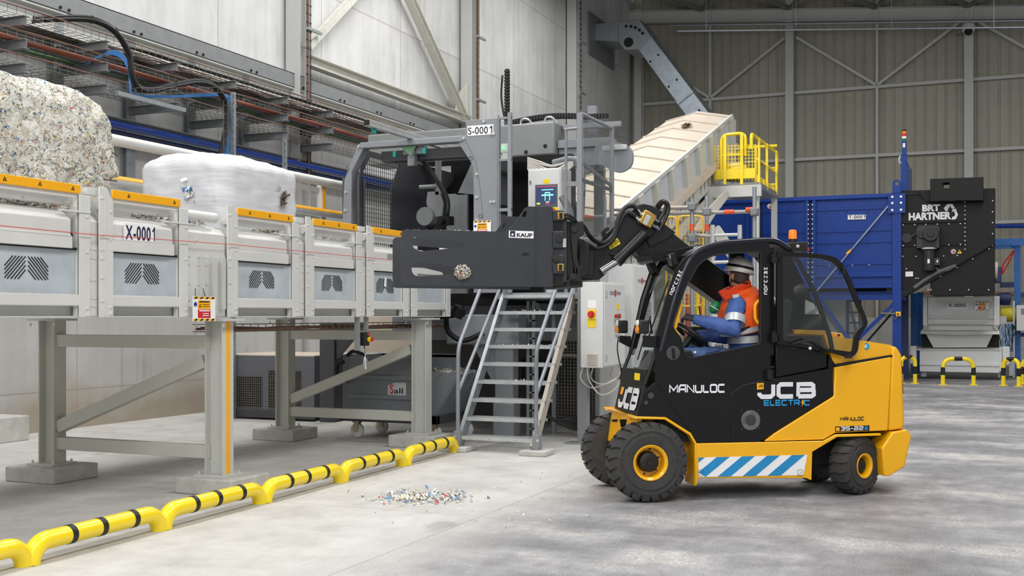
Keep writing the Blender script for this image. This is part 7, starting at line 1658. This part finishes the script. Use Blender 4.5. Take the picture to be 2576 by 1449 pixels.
def remesh(o, vox): r = o.modifiers.new('skin', 'REMESH'); r.mode = 'VOXEL'; r.voxel_size = vox; r.use_smooth_shade = True; s = o.modifiers.new('soft', 'SMOOTH'); s.factor = .5; s.iterations = 3
VC = .47
HC = PF(1858,690,VC)                                                # middle of the head
fd = V((-.30,.95,.03)).normalized(); sd = fd.cross(Z).normalized(); hu = Z   # he looks over to the far side
neck, hipc = PF(1868,728,VC), PF(1880,868,VC); hipc.z = 1.20
sh = PF(1872,764,VC)
tor = [(hipc+V((0,0,-.06)), (.125,0,0), (0,.18,0)), (hipc+V((0,0,.04)), (.13,0,.02), (0,.175,0)), (PF(1870,830,VC), (.125,0,.02), (0,.165,0)), (PF(1867,795,VC), (.13,0,.02), (0,.18,0)), (PF(1865,765,VC), (.125,0,.02), (0,.20,0)), (PF(1865,745,VC), (.10,0,.03), (0,.18,0)), (PF(1866,735,VC), (.07,0,.02), (0,.10,0)), (PF(1864,722,VC), (.055,0,.01), (0,.058,0))]
shL = PF(1853,764,VC-.20); elL = PF(1841,827,.17); wrL = PF(1745,802,.30); haL = PF(1726,796,.34)
shR = V((shL.x+.07, VC+.19, shL.z)); elR = PF(1868,850,.66); wrR = PF(1752,843,.58); haR = PF(1730,838,.56)
hpL, hpR = hipc+V((-.03,-.10,-.04)), hipc+V((-.03,.10,-.04))
knL, knR = PF(1728,893,.30), PF(1722,885,.62); anL, anR = V((knL.x-.05,.30,.74)), V((knR.x-.05,.62,.74))
def limb(a, m_, c, r0, r1, r2, r3, n=14):
    p = [a.lerp(m_, t) for t in (0,.35,.7)]+[m_]+[m_.lerp(c, t) for t in (.3,.65,1)]
    return MB().tube(p, [r0, r0*1.02, (r0+r1)/2, r1, r2, (r2+r3)/2, r3], n)
def hand(w_, h_, curl, palm_n, s=1):                                # palm, four curled fingers, thumb
    d = (h_-w_).normalized(); n_ = (palm_n-d*palm_n.dot(d)).normalized(); x = d.cross(n_)
    b = loft([(w_, x*.026, n_*.019), (w_+d*.035, x*.037, n_*.017), (w_+d*.07, x*.042, n_*.015), (w_+d*.092, x*.040, n_*.012)], 12)
    for i, (o, L_) in enumerate(((-.031,.068),(-.0105,.078),(.0105,.073),(.030,.058))):
        p = w_+d*.085+x*o; pts = [p]; a = .25
        for k in range(3): a += curl*(.8+.1*i); pts.append(pts[-1]+(d*math.cos(a)+n_*math.sin(a))*L_*(.42,.33,.25)[k])
        b = merge(b, MB().tube(pts, [.0095,.009,.0082,.007], 8))
    tp = w_+d*.03-x*.036*s; b = merge(b, MB().tube([tp, tp+d*.03-x*.018*s+n_*.012, tp+d*.052-x*.012*s+n_*.034, tp+d*.062+x*.0*s+n_*.052], [.0125,.011,.010,.0085], 8)); return b
headm = MB(); 
hd = lambda f, s, u: HC+fd*f+sd*s+hu*u
headm = merge(loft([(hd(.01,0,-.115), fd*.035, sd*.035), (hd(.022,0,-.10), fd*.062, sd*.052), (hd(.012,0,-.06), fd*.086, sd*.066), (hd(.0,0,-.01), fd*.096, sd*.073), (hd(-.006,0,.04), fd*.097, sd*.076), (hd(-.008,0,.085), fd*.075, sd*.06), (hd(-.008,0,.108), fd*.03, sd*.025)], 22),
    loft([(hd(-.02,0,-.18), fd*.058, sd*.058), (hd(-.018,0,-.08), fd*.055, sd*.055)], 16),
    loft([(hd(.088,0,.012), fd*.012, sd*.010), (hd(.108,0,-.022), fd*.014, sd*.014), (hd(.098,0,-.034), fd*.012, sd*.015)], 10),
    MB().ball(hd(.094,0,-.062), .014, .022, .008), MB().ball(hd(.092,0,-.074), .014, .020, .008), MB().ball(hd(.085,0,-.105), .022), MB().ball(hd(.09,.03,.018), .012), MB().ball(hd(.09,-.03,.018), .012))
for s in (-1, 1): headm = merge(headm, loft([(hd(-.012,s*.076,-.042), fd*.010, hu*.012), (hd(-.016,s*.084,-.02), fd*.017, hu*.028), (hd(-.02,s*.090,-.012), fd*.016, hu*.026)], 12))
M_SKIN = mat('skin', (206,150,124), .5, var=.05)
body = merge(loft(tor), headm, limb(shL, elL, wrL, .055,.045,.042,.028), limb(shR, elR, wrR, .055,.045,.042,.028), MB().ball(shL,.06), MB().ball(shR,.06), limb(hpL, knL, anL, .085,.06,.055,.042), limb(hpR, knR, anR, .085,.06,.055,.042), MB().ball(hpL,.09), MB().ball(hpR,.09),
    hand(wrL, haL, .55, V((.3,.2,-.9))), hand(wrR, haR, .55, V((.3,-.2,-.9)), -1), loft([(anL+V((.03,0,-.06)), (.06,0,0), (0,.042,0)), (anL+V((0,0,0)), (.045,0,0), (0,.04,0))], 12), loft([(anL+V((-.18,0,-.09)), (0,.03,0), (0,0,.02)), (anL+V((-.05,0,-.06)), (0,.045,0), (0,0,.045)), (anL+V((.06,0,-.06)), (0,.04,0), (0,0,.045))], 12), loft([(anR+V((-.18,0,-.09)), (0,.03,0), (0,0,.02)), (anR+V((-.05,0,-.06)), (0,.045,0), (0,0,.045)), (anR+V((.06,0,-.06)), (0,.04,0), (0,0,.045))], 12))
o = pb(body, 'body', M_SKIN); remesh(o, .007)
b = MB(); [b.ball(hd(.099,s*.031,.012), .009) for s in (-1,1)]; pb(b, 'eye', M_WTXT); b = MB(); [b.ball(hd(.106,s*.031,.012), .0045) for s in (-1,1)]; pb(b, 'iris', M_BTXT)
# hair below the helmet
hb = loft([(hd(-.03,0,-.085), fd*.062, sd*.052), (hd(-.022,0,-.05), fd*.083, sd*.070), (hd(-.016,0,.0), fd*.092, sd*.0775), (hd(-.014,0,.05), fd*.095, sd*.080)], 22); pb(hb, 'hair', mat('short_brown_hair', (70,56,48), .7, var=.3, scale=40, bump=.3))
# jacket, sleeves, trousers
M_JKT = mat('blue_work_cloth', (66,94,158), .75, var=.12, scale=9, bump=.12); M_JKTD = mat('navy_work_cloth', (36,52,98), .75, var=.12, scale=9, bump=.12)
grow = lambda rs, k: [(c, V(a)*(1+k), V(d)*(1+k)) for c, a, d in rs]
slv = lambda a, m_, c, r: MB().tube([a+V((.01,0,.015)), a.lerp(m_,.3), a.lerp(m_,.65), m_+V((.02,0,-.01)), m_.lerp(c,.25), m_.lerp(c,.55), m_.lerp(c,.85), c], [r*1.05, r*1.15, r*1.05, r*1.12, r*.98, r*.86, r*.72, r*.58], 18)
jk = merge(loft(grow(tor[:7], .03)), slv(shL, elL, wrL, .072), slv(shR, elR, wrR, .072), MB().ball(shL+V((.0,0,.0)), .078), MB().ball(shR, .078))
folds = bpy.data.textures.new('cloth_folds', 'CLOUDS'); folds.noise_scale = .07; folds.noise_depth = 2
def crease(o, k): d = o.modifiers.new('creases', 'DISPLACE'); d.texture = folds; d.strength = k; d.mid_level = .5; d.texture_coords = 'LOCAL'
o = pb(jk, 'jacket', M_JKT); remesh(o, .009); crease(o, .022)
from mathutils import noise as NZ
cf = lambda a, c, r, w_: MB().tube([a.lerp(c, .0), a.lerp(c, 1)], [r, r*w_], 18)
d_ = (wrL-elL).normalized(); cu_ = MB()
for k in range(4): cu_.tube([wrL-d_*(.05-.014*k), wrL-d_*(.042-.014*k)], .047-.001*k, 16)
pb(cu_, 'cuff', M_JKT)
def band(a, c, t0, t1, r, m, name, tilt=None):                       # reflective band round a sleeve
    p, q_ = a.lerp(c, t0), a.lerp(c, t1); pb(MB().tube([p, p.lerp(q_,.5), q_], [r, r*1.015, r], 22, caps=False), name, m)
M_REFL = mat('silver_reflective_tape', (205,208,212), .35, .3, var=.06)
band(shL, elL+V((.02,0,-.01)), .50, .78, .0935, M_REFL, 'sleeve_band')
w0 = PF(1873,852,VC); pb(loft([(w0+V((0,0,-.035)), (.147,0,.01), (0,.195,0)), (w0+V((0,0,.03)), (.148,0,.01), (0,.196,0))], 26, False), 'waist_band', M_REFL)
pb(MB().prism(poly([(1843,742),(1858,739),(1860,746),(1845,751)], VC-.255), (0,.012,.0)), 'shoulder_band', M_REFL)
tr = merge(MB().tube([hpL+V((.08,0,0)), hpL.lerp(knL,.35), hpL.lerp(knL,.75), knL+V((-.03,0,.0)), knL.lerp(anL,.35), knL.lerp(anL,.9)], [.115,.112,.098,.085,.075,.065], 18), MB().tube([hpR+V((.08,0,0)), hpR.lerp(knR,.35), hpR.lerp(knR,.75), knR+V((-.03,0,.0)), knR.lerp(anR,.35), knR.lerp(anR,.9)], [.115,.112,.098,.085,.075,.065], 18), loft([(hipc+V((0,0,-.12)), (.14,0,0), (0,.19,0)), (hipc+V((0,0,.06)), (.138,0,0), (0,.185,0))], 20))
o = pb(tr, 'trousers', mat('slate_blue_work_cloth', (72,100,146), .8, var=.14, scale=9, bump=.12)); remesh(o, .010); crease(o, .02)
tp = [knL+V((.14,-.108,.02)), knL+V((.15,-.108,-.05)), knL+V((.28,-.112,-.03)), knL+V((.27,-.112,.05))]
pb(MB().prism(tp, (0,.02,0)), 'thigh_pocket', M_JKTD, bevel=.003); pb(MB().bar(knL+V((.03,-.098,.03)), knL+V((.05,-.10,.025)), .02,.004,V_), 'white_tab', M_WTXT)
# orange vest with collar, armholes and tapes
M_VEST = mat('hi_vis_orange_cloth', (255,96,24), .6, var=.06, scale=9, bump=.08)
vr = grow(tor, .15); vest = []
v0 = [(PF(1866,838,VC), (.172,0,.03), (0,.210,0)), (PF(1864,815,VC), (.182,0,.03), (0,.216,0)), (PF(1863,795,VC), (.184,0,.03), (0,.222,0)), (PF(1863,770,VC), (.178,0,.035), (0,.218,0)), (PF(1866,750,VC), (.155,0,.04), (0,.195,0)), (PF(1869,738,VC), (.105,0,.04), (0,.125,0)), (PF(1866,730,VC), (.085,0,.03), (0,.095,0))]
v1 = []
for (c0_, a0_, b0_), (c1_, a1_, b1_) in zip(v0[:-1], v0[1:]):
    for t in (0, .2, .4, .6, .8): v1.append((c0_.lerp(c1_, t), V(a0_).lerp(V(a1_), t), V(b0_).lerp(V(b1_), t)))
vb_ = loft(v1+[v0[-1]], 64, False); c_ = shL+V((.0,0,-.03)); keep = []
for f in vb_.f:
    m_ = sum((vb_.v[i] for i in f), V((0,0,0)))/len(f)
    arm_hole = any(((m_.x-s.x+.03)/.042)**2+((m_.z-s.z+.02)/.070)**2 < 1 and abs(m_.y-VC) > .11 for s in (shL, shR))
    if not arm_hole: keep.append(f)
vb_.f = keep; o = pb(vb_, 'vest', M_VEST); sm = o.modifiers.new('thick', 'SOLIDIFY'); sm.thickness = .02; sm.offset = .4
ring = [c_+V((.085*math.cos(t), -.02+.0*t, .105*math.sin(t))) for t in [i*PI/14 for i in range(28)]]
col_ = loft([(PF(1866,733,VC), (.088,0,.03), (0,.092,0)), (PF(1864,722,VC), (.086,0,.05), (0,.088,0)), (PF(1850,717,VC), (.125,0,.055), (0,.105,0))], 26, False); o = pb(col_, 'vest_collar', mat('vest_collar_orange', (240,70,18), .6)); sm = o.modifiers.new('thick', 'SOLIDIFY'); sm.thickness = .01
pb(MB().prism(fillet(poly([(1809,733),(1830,724),(1854,721),(1862,738),(1842,748),(1826,757)], VC-.09), .02, 3), (0,.045,.0)), 'collar_flap', mat('vest_collar_orange', (240,70,18)), bevel=.012, seg=3)
pb(loft([(PF(1868,835,VC), (.196,0,.045), (0,.232,0)), (PF(1867,823,VC), (.200,0,.05), (0,.236,0))], 26, False), 'vest_tape', M_REFL)
pb(MB().tube([PF(1853,838,VC-.225),PF(1872,828,VC-.23),PF(1895,816,VC-.21),PF(1905,806,VC-.12)], .012, 8), 'seat_belt', M_HOSE)
pb(MB().prism(poly([(1894,748),(1899,748),(1901,762),(1896,762)], VC-.15), (0,-.004,0)), 'badge', M_WTXT)
# helmet
hc = hd(-.012, 0, .035); hn = V((.20,-.04,.97)).normalized(); hf = (fd-hn*fd.dot(hn)).normalized(); hs = hf.cross(hn)
hr = lambda u, a, c: (hc+hn*u, hf*a, hs*c)
M_HELM = mat('dusty_white_helmet', (244,242,232), .35, var=.04, scale=8)
hl = pb(loft([hr(-.012,.140,.118), hr(.02,.134,.112), hr(.055,.124,.104), hr(.085,.104,.088), hr(.105,.078,.066), hr(.118,.045,.038), hr(.122,.012,.01)], 30), 'helmet', M_HELM)
pb(loft([hr(-.020,.150,.122), hr(-.010,.147,.120), hr(-.006,.139,.117)], 30), 'helmet_rim', M_HELM, hl)
pb(loft([hr(-.018,.11,.09), hr(-.014,.185,.085), hr(-.008,.11,.09)], 24), 'helmet_peak', M_HELM, hl)
pb(loft([hr(.018,.1365,.1145), hr(.042,.1305,.1095)], 30, False), 'black_band', M_BTXT, hl)
pb(loft([hr(.118,.016,.07), hr(.124,.012,.055)], 16), 'helmet_ridge', M_HELM, hl)
pb(MB().tube(spline([hd(-.01,.082,.03),hd(.0,.082,-.05),hd(.05,.062,-.105),hd(.085,0,-.122),hd(.05,-.062,-.105),hd(.0,-.082,-.05),hd(-.01,-.082,.03)],5), .005, 6).tube(spline([hd(.01,.080,-.055),hd(-.06,.066,-.075),hd(-.105,0,-.08),hd(-.06,-.066,-.075),hd(.01,-.080,-.055)],5), .006, 6), 'chin_strap', M_BTXT, hl)
# gloves
M_GLV = mat('dark_work_glove', (62,54,58), .8, var=.15)
for w_, h_, nn, s in ((wrL, haL, V((.3,.2,-.9)), 1), (wrR, haR, V((.3,-.2,-.9)), -1)):
    g = hand(w_-(h_-w_).normalized()*.012, h_, .55, nn, s); c = sum(g.v, V((0,0,0)))/len(g.v); o = pb(g, 'glove', M_GLV); sm = o.modifiers.new('thick', 'SOLIDIFY'); sm.thickness = .006; sm.offset = 1
# green dust mask hanging on the chest
gm = thing('dust_mask', 'green padded pouch hanging in front of the driver chest', 'mask', FO, math.atan2(FU.y, FU.x))
gl = MB().ball((0,0,0), .046, .042, .062, 20, 12); gR = Matrix.Translation(PF(1798,773,.36)) @ Matrix.Rotation(.5, 4, 'Y'); gl.v = [gR @ p for p in gl.v]
gl.build('pouch', M_GREEN, gm, local=True); MB().tube([PF(1787,768,.322), PF(1796,774,.312), PF(1806,780,.322)], .004, 6).build('cord', M_LABEL, gm, local=True)
